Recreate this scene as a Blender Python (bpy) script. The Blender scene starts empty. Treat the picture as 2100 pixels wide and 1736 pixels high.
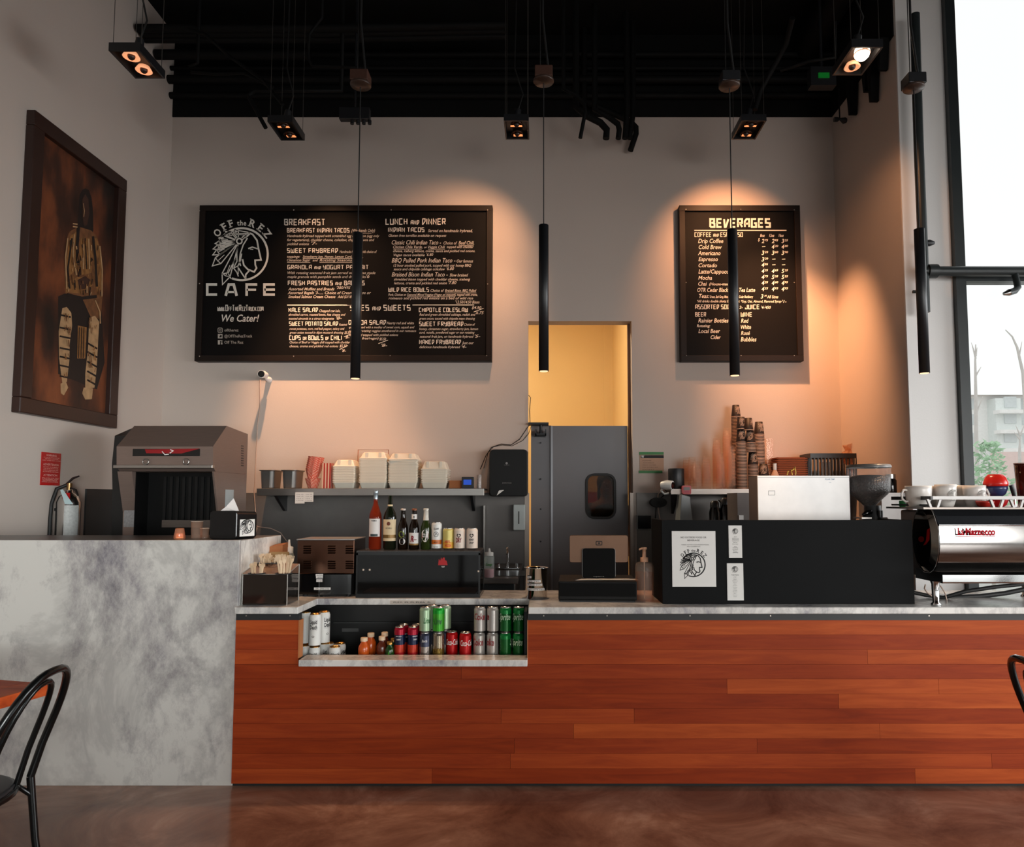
import bpy, math, random
from mathutils import Vector, Matrix
random.seed(7)
PI = math.pi
S = bpy.context.scene
C = S.collection
# ------------------------------------------------------------------ camera
F, CX, CY, HC = 1450.0, 1110.0, 925.0, 1.474
PIT = math.atan(100.0 / F)
cam_d = bpy.data.cameras.new('camera'); cam = bpy.data.objects.new('camera', cam_d); C.objects.link(cam)
cam.location = (0, 0, HC); cam.rotation_euler = (PI / 2 + PIT, 0, 0)
cam_d.sensor_width = 36; cam_d.sensor_fit = 'HORIZONTAL'; cam_d.lens = F * 36 / 2100
cam_d.shift_x = -(CX - 1050) / 2100; cam_d.shift_y = (CY - 868) / 2100
cam_d.clip_start = .05; cam_d.clip_end = 400
S.camera = cam
# ------------------------------------------------------------------ sky, daylight, exposure
W = bpy.data.worlds.new('overcast sky'); S.world = W; W.use_nodes = True
wn = W.node_tree.nodes; wl = W.node_tree.links
bg = wn['Background']
tc = wn.new('ShaderNodeTexCoord'); sp = wn.new('ShaderNodeSeparateXYZ'); rp = wn.new('ShaderNodeValToRGB')
wl.new(tc.outputs['Generated'], sp.inputs[0]); wl.new(sp.outputs['Z'], rp.inputs[0])
rp.color_ramp.elements[0].position = 0.0; rp.color_ramp.elements[0].color = (.98, .99, .99, 1)
rp.color_ramp.elements[1].position = 0.7; rp.color_ramp.elements[1].color = (1, 1, 1, 1)
wl.new(rp.outputs[0], bg.inputs[0]); bg.inputs[1].default_value = 1.3
S.view_settings.view_transform = 'Standard'; S.view_settings.look = 'None'
S.view_settings.gamma = 1; S.view_settings.use_curve_mapping = False
S.view_settings.exposure = -0.26
S.cycles.transparent_max_bounces = 40
S.cycles.max_bounces = 8
S.cycles.sample_clamp_indirect = 4.0
S.cycles.caustics_reflective = False; S.cycles.caustics_refractive = False

def area(name, loc, target, sx, sy, power, col, portal=False, spread=180):
    l = bpy.data.lights.new(name, 'AREA'); l.shape = 'RECTANGLE'; l.size = sx; l.size_y = sy
    l.energy = power; l.color = col; l.spread = math.radians(spread); l.cycles.is_portal = portal
    o = bpy.data.objects.new(name, l); C.objects.link(o); o.location = loc
    o.rotation_euler = (Vector(target) - Vector(loc)).to_track_quat('-Z', 'Y').to_euler()
    return o
# daylight through the storefront glazing behind the camera, and the big window beside the counter; plus one added fill lamp
area('daylight_storefront', (5.2, -3.6, 1.7), (3.2, 4, .5), 3.6, 2.6, 76, (1.0, .97, .94), spread=66)
area('left_wall_fill', (.7, -3.6, 1.45), (-3.7, 5.2, 1.5), 2.4, 1.3, 24, (.96, 1.0, .98), spread=36)  # added fill beam that brightens the low left wall
area('daylight_side', (7.1, 2.2, 1.8), (-3.5, 4.0, .9), 4.0, 2.4, 84, (.96, .99, 1.0), spread=76)
area('daylight_window', (5.4, 5.15, 2.6), (3.0, 3.0, .6), 3.2, 4.0, 44, (.95, .98, 1.0))

# ------------------------------------------------------------------ pixel <-> place (positions measured in the photograph)
def ray(px, py):
    a, b = (px - CX) / F, (CY - py) / F
    c, s = math.cos(PIT), math.sin(PIT)
    return Vector((a, c - b * s, s + b * c))
def at(px, py, Y):
    d = ray(px, py); t = Y / d.y
    return Vector((d.x * t, Y, HC + d.z * t))
def atz(px, py, Z):
    d = ray(px, py); t = (Z - HC) / d.z
    return Vector((d.x * t, d.y * t, Z))
def atx(px, py, X):
    d = ray(px, py); t = X / d.x
    return Vector((X, d.y * t, HC + d.z * t))
def ppm(Y): return F / Y

# ------------------------------------------------------------------ materials
MATS = {}
def lin(c): return tuple((v / 255 / 12.92) if v / 255 <= .04045 else ((v / 255 + .055) / 1.055) ** 2.4 for v in c)
def hexc(h): return lin((int(h[0:2], 16), int(h[2:4], 16), int(h[4:6], 16)))
def mat(name, col='808080', rough=.5, metal=0.0, var=.12, scale=9.0, emit=None, es=0.0, spec=.5, alpha=None, bump=0.0, coat=0.0):
    if name in MATS: return MATS[name]
    m = bpy.data.materials.new(name); m.use_nodes = True; MATS[name] = m
    n = m.node_tree.nodes; l = m.node_tree.links; b = n['Principled BSDF']
    c = hexc(col) if isinstance(col, str) else col
    tx = n.new('ShaderNodeTexCoord'); nz = n.new('ShaderNodeTexNoise'); nz.inputs['Scale'].default_value = scale
    nz.inputs['Detail'].default_value = 3
    l.new(tx.outputs['Object'], nz.inputs['Vector'])
    mx = n.new('ShaderNodeMix'); mx.data_type = 'RGBA'
    mx.inputs[6].default_value = (*[v * (1 - var) for v in c], 1); mx.inputs[7].default_value = (*[min(1, v * (1 + var)) for v in c], 1)
    l.new(nz.outputs['Fac'], mx.inputs[0]); l.new(mx.outputs[2], b.inputs['Base Color'])
    b.inputs['Roughness'].default_value = rough; b.inputs['Metallic'].default_value = metal
    b.inputs['Specular IOR Level'].default_value = spec
    if coat: b.inputs['Coat Weight'].default_value = coat; b.inputs['Coat Roughness'].default_value = .08
    if emit:
        b.inputs['Emission Color'].default_value = (*hexc(emit), 1); b.inputs['Emission Strength'].default_value = es
    if bump:
        bp = n.new('ShaderNodeBump'); bp.inputs['Strength'].default_value = bump; bp.inputs['Distance'].default_value = .004
        n2 = n.new('ShaderNodeTexNoise'); n2.inputs['Scale'].default_value = scale * 14
        l.new(tx.outputs['Object'], n2.inputs['Vector']); l.new(n2.outputs['Fac'], bp.inputs['Height']); l.new(bp.outputs[0], b.inputs['Normal'])
    if alpha is not None:                      # thin clear sheet: part see-through, part body, glossy surface
        out = n['Material Output']; t = n.new('ShaderNodeBsdfTransparent'); ms = n.new('ShaderNodeMixShader')
        t.inputs[0].default_value = (*[min(1, .35 + .65 * v / max(max(c), .01)) for v in c], 1)
        ms.inputs[0].default_value = alpha
        l.new(t.outputs[0], ms.inputs[1]); l.new(b.outputs[0], ms.inputs[2]); l.new(ms.outputs[0], out.inputs[0])
    return m
def ramp_nodes(m, stops, fac_socket, target):
    n = m.node_tree.nodes; l = m.node_tree.links
    r = n.new('ShaderNodeValToRGB'); e = r.color_ramp.elements
    while len(e) < len(stops): e.new(.5)
    for k, (p, c) in enumerate(stops): e[k].position = p; e[k].color = (*hexc(c), 1)
    l.new(fac_socket, r.inputs[0])
    if target is not None: l.new(r.outputs[0], target)
    return r
def newmat(name, rough=.5, spec=.5):
    m = bpy.data.materials.new(name); m.use_nodes = True; MATS[name] = m
    n = m.node_tree.nodes; b = n['Principled BSDF']; b.inputs['Roughness'].default_value = rough; b.inputs['Specular IOR Level'].default_value = spec
    return m, n, m.node_tree.links, b
def marble(name, base, mid, vein, sc, rough=.3, vs=.5):
    m, n, l, b = newmat(name, rough)
    g = n.new('ShaderNodeNewGeometry')
    mp = n.new('ShaderNodeMapping'); mp.inputs['Rotation'].default_value = (.3, .75, .2); mp.inputs['Scale'].default_value = (1, 1, .62)
    l.new(g.outputs['Position'], mp.inputs[0])
    a = n.new('ShaderNodeTexNoise'); a.inputs['Scale'].default_value = sc; a.inputs['Detail'].default_value = 9; a.inputs['Roughness'].default_value = .8; a.inputs['Distortion'].default_value = .12
    l.new(mp.outputs[0], a.inputs[0])
    c = n.new('ShaderNodeTexNoise'); c.inputs['Scale'].default_value = sc * .55; c.inputs['Detail'].default_value = 3
    l.new(mp.outputs[0], c.inputs[0])
    ad = n.new('ShaderNodeMath'); ad.operation = 'MULTIPLY_ADD'; ad.inputs[1].default_value = .55; l.new(c.outputs['Fac'], ad.inputs[0]); 
    sc2 = n.new('ShaderNodeMath'); sc2.operation = 'MULTIPLY'; sc2.inputs[1].default_value = .6; l.new(a.outputs['Fac'], sc2.inputs[0]); l.new(sc2.outputs[0], ad.inputs[2])
    r1 = ramp_nodes(m, [(.44, vein), (.53, mid), (.60, base), (.75, base)], ad.outputs[0], None)
    v = n.new('ShaderNodeTexNoise'); v.inputs['Scale'].default_value = sc * .8; v.inputs['Detail'].default_value = 6; v.inputs['Distortion'].default_value = .6; v.inputs['Roughness'].default_value = .62
    l.new(mp.outputs[0], v.inputs[0])
    r2 = ramp_nodes(m, [(.44, 'FFFFFF'), (.495, 'A6A4A8'), (.505, 'A6A4A8'), (.56, 'FFFFFF')], v.outputs['Fac'], None)
    mx = n.new('ShaderNodeMix'); mx.data_type = 'RGBA'; mx.blend_type = 'MULTIPLY'; mx.inputs[0].default_value = vs
    l.new(r1.outputs[0], mx.inputs[6]); l.new(r2.outputs[0], mx.inputs[7]); l.new(mx.outputs[2], b.inputs['Base Color'])
    return m
def wood(name, c1, c2, c3, rough=.5):
    m, n, l, b = newmat(name, rough, .13)
    g = n.new('ShaderNodeNewGeometry'); mp = n.new('ShaderNodeMapping'); mp.inputs['Scale'].default_value = (1.4, 6, 17)
    mp.inputs['Location'].default_value = (random.random() * 9, random.random() * 9, random.random() * 9)
    l.new(g.outputs['Position'], mp.inputs[0])
    a = n.new('ShaderNodeTexNoise'); a.inputs['Scale'].default_value = 1.6; a.inputs['Detail'].default_value = 7; a.inputs['Roughness'].default_value = .62; a.inputs['Distortion'].default_value = .8
    l.new(mp.outputs[0], a.inputs[0])
    ramp_nodes(m, [(.28, c1), (.5, c2), (.74, c3)], a.outputs['Fac'], b.inputs['Base Color'])
    return m
def plaster(name, col, bump=.12):
    m, n, l, b = newmat(name, .85, .2)
    g = n.new('ShaderNodeNewGeometry'); a = n.new('ShaderNodeTexNoise'); a.inputs['Scale'].default_value = 1.3; a.inputs['Detail'].default_value = 4
    l.new(g.outputs['Position'], a.inputs[0]); c = hexc(col)
    mx = n.new('ShaderNodeMix'); mx.data_type = 'RGBA'; mx.inputs[6].default_value = (*[v * .95 for v in c], 1); mx.inputs[7].default_value = (*[v * 1.05 for v in c], 1)
    l.new(a.outputs['Fac'], mx.inputs[0]); l.new(mx.outputs[2], b.inputs['Base Color'])
    f = n.new('ShaderNodeTexNoise'); f.inputs['Scale'].default_value = 90; bp = n.new('ShaderNodeBump'); bp.inputs['Strength'].default_value = bump; bp.inputs['Distance'].default_value = .004
    l.new(g.outputs['Position'], f.inputs[0]); l.new(f.outputs['Fac'], bp.inputs['Height']); l.new(bp.outputs[0], b.inputs['Normal'])
    return m
def concrete():
    m, n, l, b = newmat('stained concrete', .42, .45)
    g = n.new('ShaderNodeNewGeometry')
    a = n.new('ShaderNodeTexNoise'); a.inputs['Scale'].default_value = 1.7; a.inputs['Detail'].default_value = 10; a.inputs['Roughness'].default_value = .66; a.inputs['Distortion'].default_value = .7
    l.new(g.outputs['Position'], a.inputs[0])
    r = ramp_nodes(m, [(.3, '553A2F'), (.46, '765444'), (.58, '906C59'), (.74, 'B69480')], a.outputs['Fac'], b.inputs['Base Color'])
    rr = ramp_nodes(m, [(.3, '484848'), (.7, '8A8A8A')], a.outputs['Fac'], b.inputs['Roughness'])
    return m
def rug_brush(name, col, rough=.32):
    m, n, l, b = newmat(name, rough); b.inputs['Metallic'].default_value = 1.0
    tx = n.new('ShaderNodeTexCoord'); mp = n.new('ShaderNodeMapping'); mp.inputs['Scale'].default_value = (3, 3, 160)
    a = n.new('ShaderNodeTexNoise'); a.inputs['Scale'].default_value = 3; l.new(tx.outputs['Object'], mp.inputs[0]); l.new(mp.outputs[0], a.inputs[0])
    c = hexc(col); mx = n.new('ShaderNodeMix'); mx.data_type = 'RGBA'; mx.inputs[6].default_value = (*[v * .82 for v in c], 1); mx.inputs[7].default_value = (*[min(1, v * 1.15) for v in c], 1)
    l.new(a.outputs['Fac'], mx.inputs[0]); l.new(mx.outputs[2], b.inputs['Base Color'])
    return m
WALL = plaster('beige painted plaster', 'C0B3AA')
WALLBLK = plaster('black painted wall', '0A0A0A')
YELLOW = plaster('cream corridor plaster', 'E0C590')
COUNT = marble('white veined marble', 'DDDAD5', 'C6C3BF', '97949A', 6.0, .25, .35)
ENDM = marble('grey clouded marble', 'C4C1BC', 'A8A4A2', '6C6870', 3.0, .42, .35)
FLOORM = concrete()
STEEL = rug_brush('brushed steel', 'A8A4A0', .34)
STEELD = rug_brush('dark brushed steel', '77706B', .38)
CHROME = mat('polished chrome', 'D8D8D8', .07, 1, .03)
BLK = mat('black powder coat', '16171A', .42)
BLKM = mat('matte black', '141414', .75)
BLKG = mat('glossy black', '0B0B0C', .12)
BLKR = mat('black rubber', '101010', .6)
CEILB = mat('black painted metalwork', '070707', .7, spec=.2)
WHITE = mat('white enamel', 'E9E8E6', .35)
PAPER = mat('white paper', 'DEDCD8', .8, 0, .03)
INK = mat('black ink', '141214', .7)
CHALK = mat('chalk white lettering', 'D9D2C8', .8, 0, .04)
CHALKD = mat('faint chalk lettering', 'A79F96', .8, 0, .1)
GLASS = mat('clear sheet', 'E8F0F0', .04, 0, 0, alpha=.08, spec=.6)
PANE = mat('window glass', 'F4F6F5', .02, 0, 0, alpha=.04, spec=.5)
DUSKY = mat('shade tinted acrylic', '0C0A09', .05, 0, 0, alpha=.42, spec=.5)  # clear acrylic tinted dark to stand for the dim, reflecting case
FOAM = mat('bagasse board', 'DCD3C2', .75, 0, .05, bump=.1)
KRAFT = mat('kraft paper', 'A4683F', .8, 0, .1)
RED = mat('red enamel', 'B01518', .35)
GREEN = mat('green tape', '0C6B1F', .5)
BRONZE = mat('copper tinted metal', '6C5242', .38, .85)
ALU = mat('can aluminium', 'C9C7C4', .22, .95, .04)

# ------------------------------------------------------------------ mesh building
OFF = {}
class G:
    def __init__(s): s.v = []; s.f = []; s.m = []; s.sm = []; s.mi = 0; s.xf = None
    def add(s, vs, fs, smooth=False):
        b = len(s.v)
        for p in vs:
            p = Vector(p)
            if s.xf is not None: p = s.xf @ p
            s.v.append(p)
        for f in fs: s.f.append([b + i for i in f]); s.m.append(s.mi); s.sm.append(smooth)
        return s
    def box(s, x0, x1, y0, y1, z0, z1):
        return s.add([(x0, y0, z0), (x1, y0, z0), (x1, y1, z0), (x0, y1, z0), (x0, y0, z1), (x1, y0, z1), (x1, y1, z1), (x0, y1, z1)],
                     [(3, 2, 1, 0), (4, 5, 6, 7), (0, 1, 5, 4), (1, 2, 6, 5), (2, 3, 7, 6), (3, 0, 4, 7)])
    def hexa(s, lo, hi):   # two matching rings of points joined into a solid
        n = len(lo); vs = list(lo) + list(hi)
        fs = [tuple(reversed(range(n))), tuple(range(n, 2 * n))] + [(i, (i + 1) % n, n + (i + 1) % n, n + i) for i in range(n)]
        return s.add(vs, fs)
    def prism_x(s, prof, x0, x1, smooth=False):   # (y,z) outline pushed along x
        n = len(prof); vs = [(x0, y, z) for y, z in prof] + [(x1, y, z) for y, z in prof]
        s.add(vs, [tuple(range(n)), tuple(reversed(range(n, 2 * n)))])
        return s.add(vs, [(i, n + i, n + (i + 1) % n, (i + 1) % n) for i in range(n)], smooth)
    def prism_y(s, prof, y0, y1):
        return s.hexa([(x, y1, z) for x, z in prof], [(x, y0, z) for x, z in prof])
    def prism_z(s, prof, z0, z1): return s.hexa([(x, y, z0) for x, y in prof], [(x, y, z1) for x, y in prof])
    def lathe(s, prof, cx=0, cy=0, cz=0, seg=20, cap=True, a0=0, a1=None, smooth=True):
        full = a1 is None; n = seg if full else seg + 1; a1 = 2 * PI if full else a1
        vs = []
        for r, z in prof:
            for k in range(n):
                a = a0 + (a1 - a0) * k / seg; vs.append((cx + r * math.cos(a), cy + r * math.sin(a), cz + z))
        fs = []
        for j in range(len(prof) - 1):
            for k in range(seg):
                k2 = (k + 1) % n
                fs.append((j * n + k, j * n + k2, (j + 1) * n + k2, (j + 1) * n + k))
        s.add(vs, fs, smooth)
        if cap and full:
            for j, rev in ((0, True), (len(prof) - 1, False)):
                if prof[j][0] > 1e-5:
                    ring = vs[j * n:(j + 1) * n]
                    s.add(ring, [tuple(reversed(range(n))) if rev else tuple(range(n))])
        return s
    def tube(s, pts, r, seg=8, closed=False):
        pts = [Vector(p) for p in pts]; n = len(pts); rs = r if isinstance(r, (list, tuple)) else [r] * n
        vs = []; up = None
        for i, p in enumerate(pts):
            if closed: t = pts[(i + 1) % n] - pts[i - 1]
            else: t = pts[min(i + 1, n - 1)] - pts[max(i - 1, 0)]
            t.normalize()
            if up is None: up = Vector((0, 0, 1)) if abs(t.z) < .9 else Vector((1, 0, 0))
            a = t.cross(up)
            if a.length < 1e-6: a = t.orthogonal()
            a.normalize(); b = a.cross(t); up = b
            for k in range(seg):
                q = 2 * PI * k / seg; vs.append(p + (a * math.cos(q) + b * math.sin(q)) * rs[i])
        fs = []
        for i in range(n if closed else n - 1):
            j = (i + 1) % n
            for k in range(seg):
                fs.append((i * seg + k, j * seg + k, j * seg + (k + 1) % seg, i * seg + (k + 1) % seg))
        s.add(vs, [f[::-1] for f in fs], True)
        if not closed:
            s.add(vs[:seg], [tuple(range(seg))]); s.add(vs[-seg:], [tuple(reversed(range(seg)))])
        return s
    def cyl(s, p0, p1, r, seg=14): return s.tube([p0, p1], r, seg)
    def ball(s, c, r, seg=14, rings=8, sz=1.0):
        return s.lathe([(max(1e-6, r * math.sin(PI * i / rings)), -r * sz * math.cos(PI * i / rings)) for i in range(rings + 1)], c[0], c[1], c[2], seg, False)
    # flat marks: 2-D outlines carried on to a surface by a mapping
    def poly(s, pts, mp): return s.add([mp(*p) for p in pts], [tuple(range(len(pts)))])
    def stroke(s, pts, w, mp, closed=False):
        pts = [Vector((p[0], p[1], 0)) for p in pts]
        n = len(pts); L = []; R = []
        for i in range(n):
            a = pts[i - 1] if (i or closed) else None; b = pts[(i + 1) % n] if (i < n - 1 or closed) else None
            d1 = (pts[i] - a).normalized() if a is not None else None; d2 = (b - pts[i]).normalized() if b is not None else None
            if d1 is None: d1 = d2
            if d2 is None: d2 = d1
            n1 = Vector((-d1.y, d1.x, 0)); n2 = Vector((-d2.y, d2.x, 0)); nn = n1 + n2
            nn = n1 if nn.length < .3 else nn.normalized()
            k = min(1 / max(nn.dot(n1), .4), 2.0)
            L.append(pts[i] + nn * w / 2 * k); R.append(pts[i] - nn * w / 2 * k)
        for i in range(n if closed else n - 1):
            j = (i + 1) % n
            s.add([mp(q.x, q.y) for q in (L[i], R[i], R[j], L[j])], [(0, 1, 2, 3)])
        return s
    def obj(s, name, mats, parent=None, bevel=0, extra=None):
        me = bpy.data.meshes.new(name); off = OFF.get(parent.name, Vector()) if parent is not None else Vector()
        me.from_pydata([p - off for p in s.v], [], s.f)
        for m in (mats if isinstance(mats, (list, tuple)) else [mats]): me.materials.append(m)
        me.polygons.foreach_set('material_index', s.m); me.polygons.foreach_set('use_smooth', s.sm); me.update()
        o = bpy.data.objects.new(name, me); C.objects.link(o)
        if parent is not None: o.parent = parent; OFF[o.name] = off
        if bevel:
            b = o.modifiers.new('edge', 'BEVEL'); b.width = bevel; b.segments = 2; b.limit_method = 'ANGLE'; b.angle_limit = math.radians(50)
        return o
    def thing(s, name, mats, label, cat, group=None, bevel=0, kind=None):
        o = s.obj(name, mats, None, bevel); tag(o, label, cat, group, kind)
        c = sum(s.v, Vector()) / max(1, len(s.v)); c = Vector((c.x, c.y, min(p.z for p in s.v)))
        for v in o.data.vertices: v.co -= c
        o.location = c; OFF[o.name] = c
        return o
    def struct(s, name, mats, parent=None, bevel=0):
        o = s.obj(name, mats, parent, bevel); o['kind'] = 'structure'; return o
def tag(o, label, cat, group=None, kind=None):
    o['label'] = label; o['category'] = cat
    if group: o['group'] = group
    if kind: o['kind'] = kind
    return o
def thing(name, label, cat, loc=(0, 0, 0), group=None):
    o = bpy.data.objects.new(name, None); o.empty_display_size = .05; C.objects.link(o); o.location = loc; OFF[o.name] = Vector(loc)
    return tag(o, label, cat, group)
def dup(root, loc, label=None, group=None, rotz=0, scale=None):
    r = root.copy(); C.objects.link(r); r.location = loc; r.rotation_euler = (0, 0, rotz)
    if scale: r.scale = scale
    if label: r['label'] = label
    if group: r['group'] = group
    for ch in list(root.children):
        c = ch.copy(); C.objects.link(c); c.parent = r
        for g in list(ch.children):
            d = g.copy(); C.objects.link(d); d.parent = c
    return r
class Kind:            # the first placed is the original, later ones are copies of it and of its parts
    def __init__(s, root): s.root = root; s.used = False
    def put(s, loc, label, group=None, rotz=0, scale=None):
        if not s.used:
            s.used = True; r = s.root; r.location = loc; r.rotation_euler = (0, 0, rotz); r['label'] = label
            if scale: r.scale = scale
            if group: r['group'] = group
            return r
        return dup(s.root, loc, label, group, rotz, scale)
def arc(cx, cy, r, a0, a1, n): return [(cx + r * math.cos(math.radians(a0 + (a1 - a0) * i / n)), cy + r * math.sin(math.radians(a0 + (a1 - a0) * i / n))) for i in range(n + 1)]
def rrect(x0, x1, y0, y1, r, n=4):
    return arc(x1 - r, y1 - r, r, 0, 90, n) + arc(x0 + r, y1 - r, r, 90, 180, n) + arc(x0 + r, y0 + r, r, 180, 270, n) + arc(x1 - r, y0 + r, r, 270, 360, n)

# ------------------------------------------------------------------ lettering
TX = {}
def text2d(t, shear=0.0, bold=0.0):
    k = (t, shear, bold)
    if k in TX: return TX[k]
    cu = bpy.data.curves.new('lettering', 'FONT'); cu.body = t; cu.shear = shear; cu.offset = bold; cu.resolution_u = 2; cu.fill_mode = 'FRONT'; cu.extrude = 0
    o = bpy.data.objects.new('lettering', cu); C.objects.link(o)
    dg = bpy.context.evaluated_depsgraph_get(); me = bpy.data.meshes.new_from_object(o.evaluated_get(dg))
    vs = [(v.co.x, v.co.y) for v in me.vertices]; fs = [tuple(p.vertices) for p in me.polygons]
    bpy.data.objects.remove(o); bpy.data.curves.remove(cu); bpy.data.meshes.remove(me)
    if vs:
        x0 = min(v[0] for v in vs); x1 = max(v[0] for v in vs)
        vs = [((v[0] - x0) / max(x1 - x0, 1e-4), v[1] / .7) for v in vs]      # width 1, capital height 1
    TX[k] = (vs, fs, (x1 - x0) / .7 if vs else 1); return TX[k]
def put_text(g, t, x0, yb, x1, cap, mp, shear=0.0, bold=0.0):
    """text between x0 and x1, baseline yb, capital height cap; mp carries (x,y-down) to the surface"""
    vs, fs, asp = text2d(t, shear, bold)
    if x1 is None: x1 = x0 + cap * asp
    b = [(x0 + v[0] * (x1 - x0), yb - v[1] * cap) for v in vs]
    g.add([mp(*p) for p in b], fs)
STK = {'A': [[(0, 0), (0, 3), (.7, 4), (2, 4), (2, 0)], [(0, 1.7), (2, 1.7)]], 'B': [[(.0, 0), (.0, 4), (1.8, 4), (1.8, 2.5), (.9, 2.1), (2, 1.7), (2, 0), (0, 0)]],
 'C': [[(2, 4), (0, 4), (0, 0), (2, 0)]], 'D': [[(0, 4), (2, 4), (2, 2.2), (.5, 0), (.2, 0), (.3, 4)]], 'E': [[(2, 4), (0, 4), (0, 0), (2, 0)], [(0, 2), (1.8, 2)]],
 'F': [[(2, 4), (0, 4), (0, 0)], [(0, 2), (1.8, 2)]], 'G': [[(2, 4), (0, 4), (0, 0), (2, 0), (2, 1.9), (1, 1.9)]], 'H': [[(0, 0), (0, 4)], [(2, 0), (2, 4)], [(0, 2), (2, 2)]],
 'I': [[(0, 0), (0, 4)]], 'J': [[(0, 1.2), (0, 0), (1.8, 0), (1.8, 4)]], 'K': [[(0, 0), (0, 4)], [(2, 4), (1.9, 2.8), (0, 2), (1.9, 1.2), (2, 0)]], 'L': [[(0, 4), (0, 0), (2, 0)]],
 'M': [[(0, 0), (0, 4), (2.8, 4), (2.8, 0)], [(1.4, 4), (1.4, 1)]], 'N': [[(0, 0), (0, 4), (2, 0), (2, 4)]], 'O': [[(0, 0), (0, 4), (2, 4), (2, 0), (0, 0), (0, .4)]],
 'P': [[(0, 0), (0, 4), (2, 4), (2, 1.8), (0, 1.8)]], 'Q': [[(0, 0), (0, 4), (2, 4), (2, 0), (0, 0)], [(1.2, .9), (2.2, -.3)]], 'R': [[(0, 0), (0, 4), (1.9, 4), (1.9, 2), (0, 1.9)], [(.9, 1.9), (2, 0)]],
 'S': [[(2, 4), (0, 4), (0, 2.1), (2, 1.9), (2, 0), (0, 0)]], 'T': [[(0, 4), (2, 4)], [(1, 4), (1, 0)]], 'U': [[(0, 4), (0, 0), (2, 0), (2, 4)]], 'V': [[(0, 4), (.3, 0), (.8, 0), (2, 4)]],
 'W': [[(0, 4), (0, 0), (2.6, 0), (2.6, 4)], [(1.3, 0), (1.3, 3)]], 'X': [[(0, 0), (2, 4)], [(0, 4), (2, 0)]], 'Y': [[(0, 4), (0, 2), (2, 2), (2, 4)], [(2, 2), (2, 0), (.2, 0)]], 'Z': [[(0, 4), (2, 4), (0, 0), (2, 0)]],
 '-': [[(0, 2), (1.4, 2)]], '.': [[(0, 0), (0, .3)]]}
def block(g, t, x0, yb, x1, cap, mp, wgt=.66):
    """square poster capitals; lower-case letters are drawn as small capitals"""
    xs = []; x = 0
    for ch in t:
        if ch == ' ': x += 1.6; continue
        k = .66 if ch.islower() else 1.0; gl = STK[ch.upper()]; w = max(p[0] for l in gl for p in l)
        xs.append((x, k, gl)); x += (w + 1.25 + (.1 if w < 1 else 0)) * k
    sx = (x1 - x0) / max(x - 1.25 + wgt, .1); sy = cap / (4 + wgt)
    for ox, k, gl in xs:
        for l in gl:
            g.stroke([(x0 + (wgt / 2 + ox + p[0] * k) * sx, yb - (wgt / 2 + p[1] * k) * sy) for p in l], wgt * k ** .5 * (.7 * min(sx, sy) + .3 * max(sx, sy)), mp)
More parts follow.
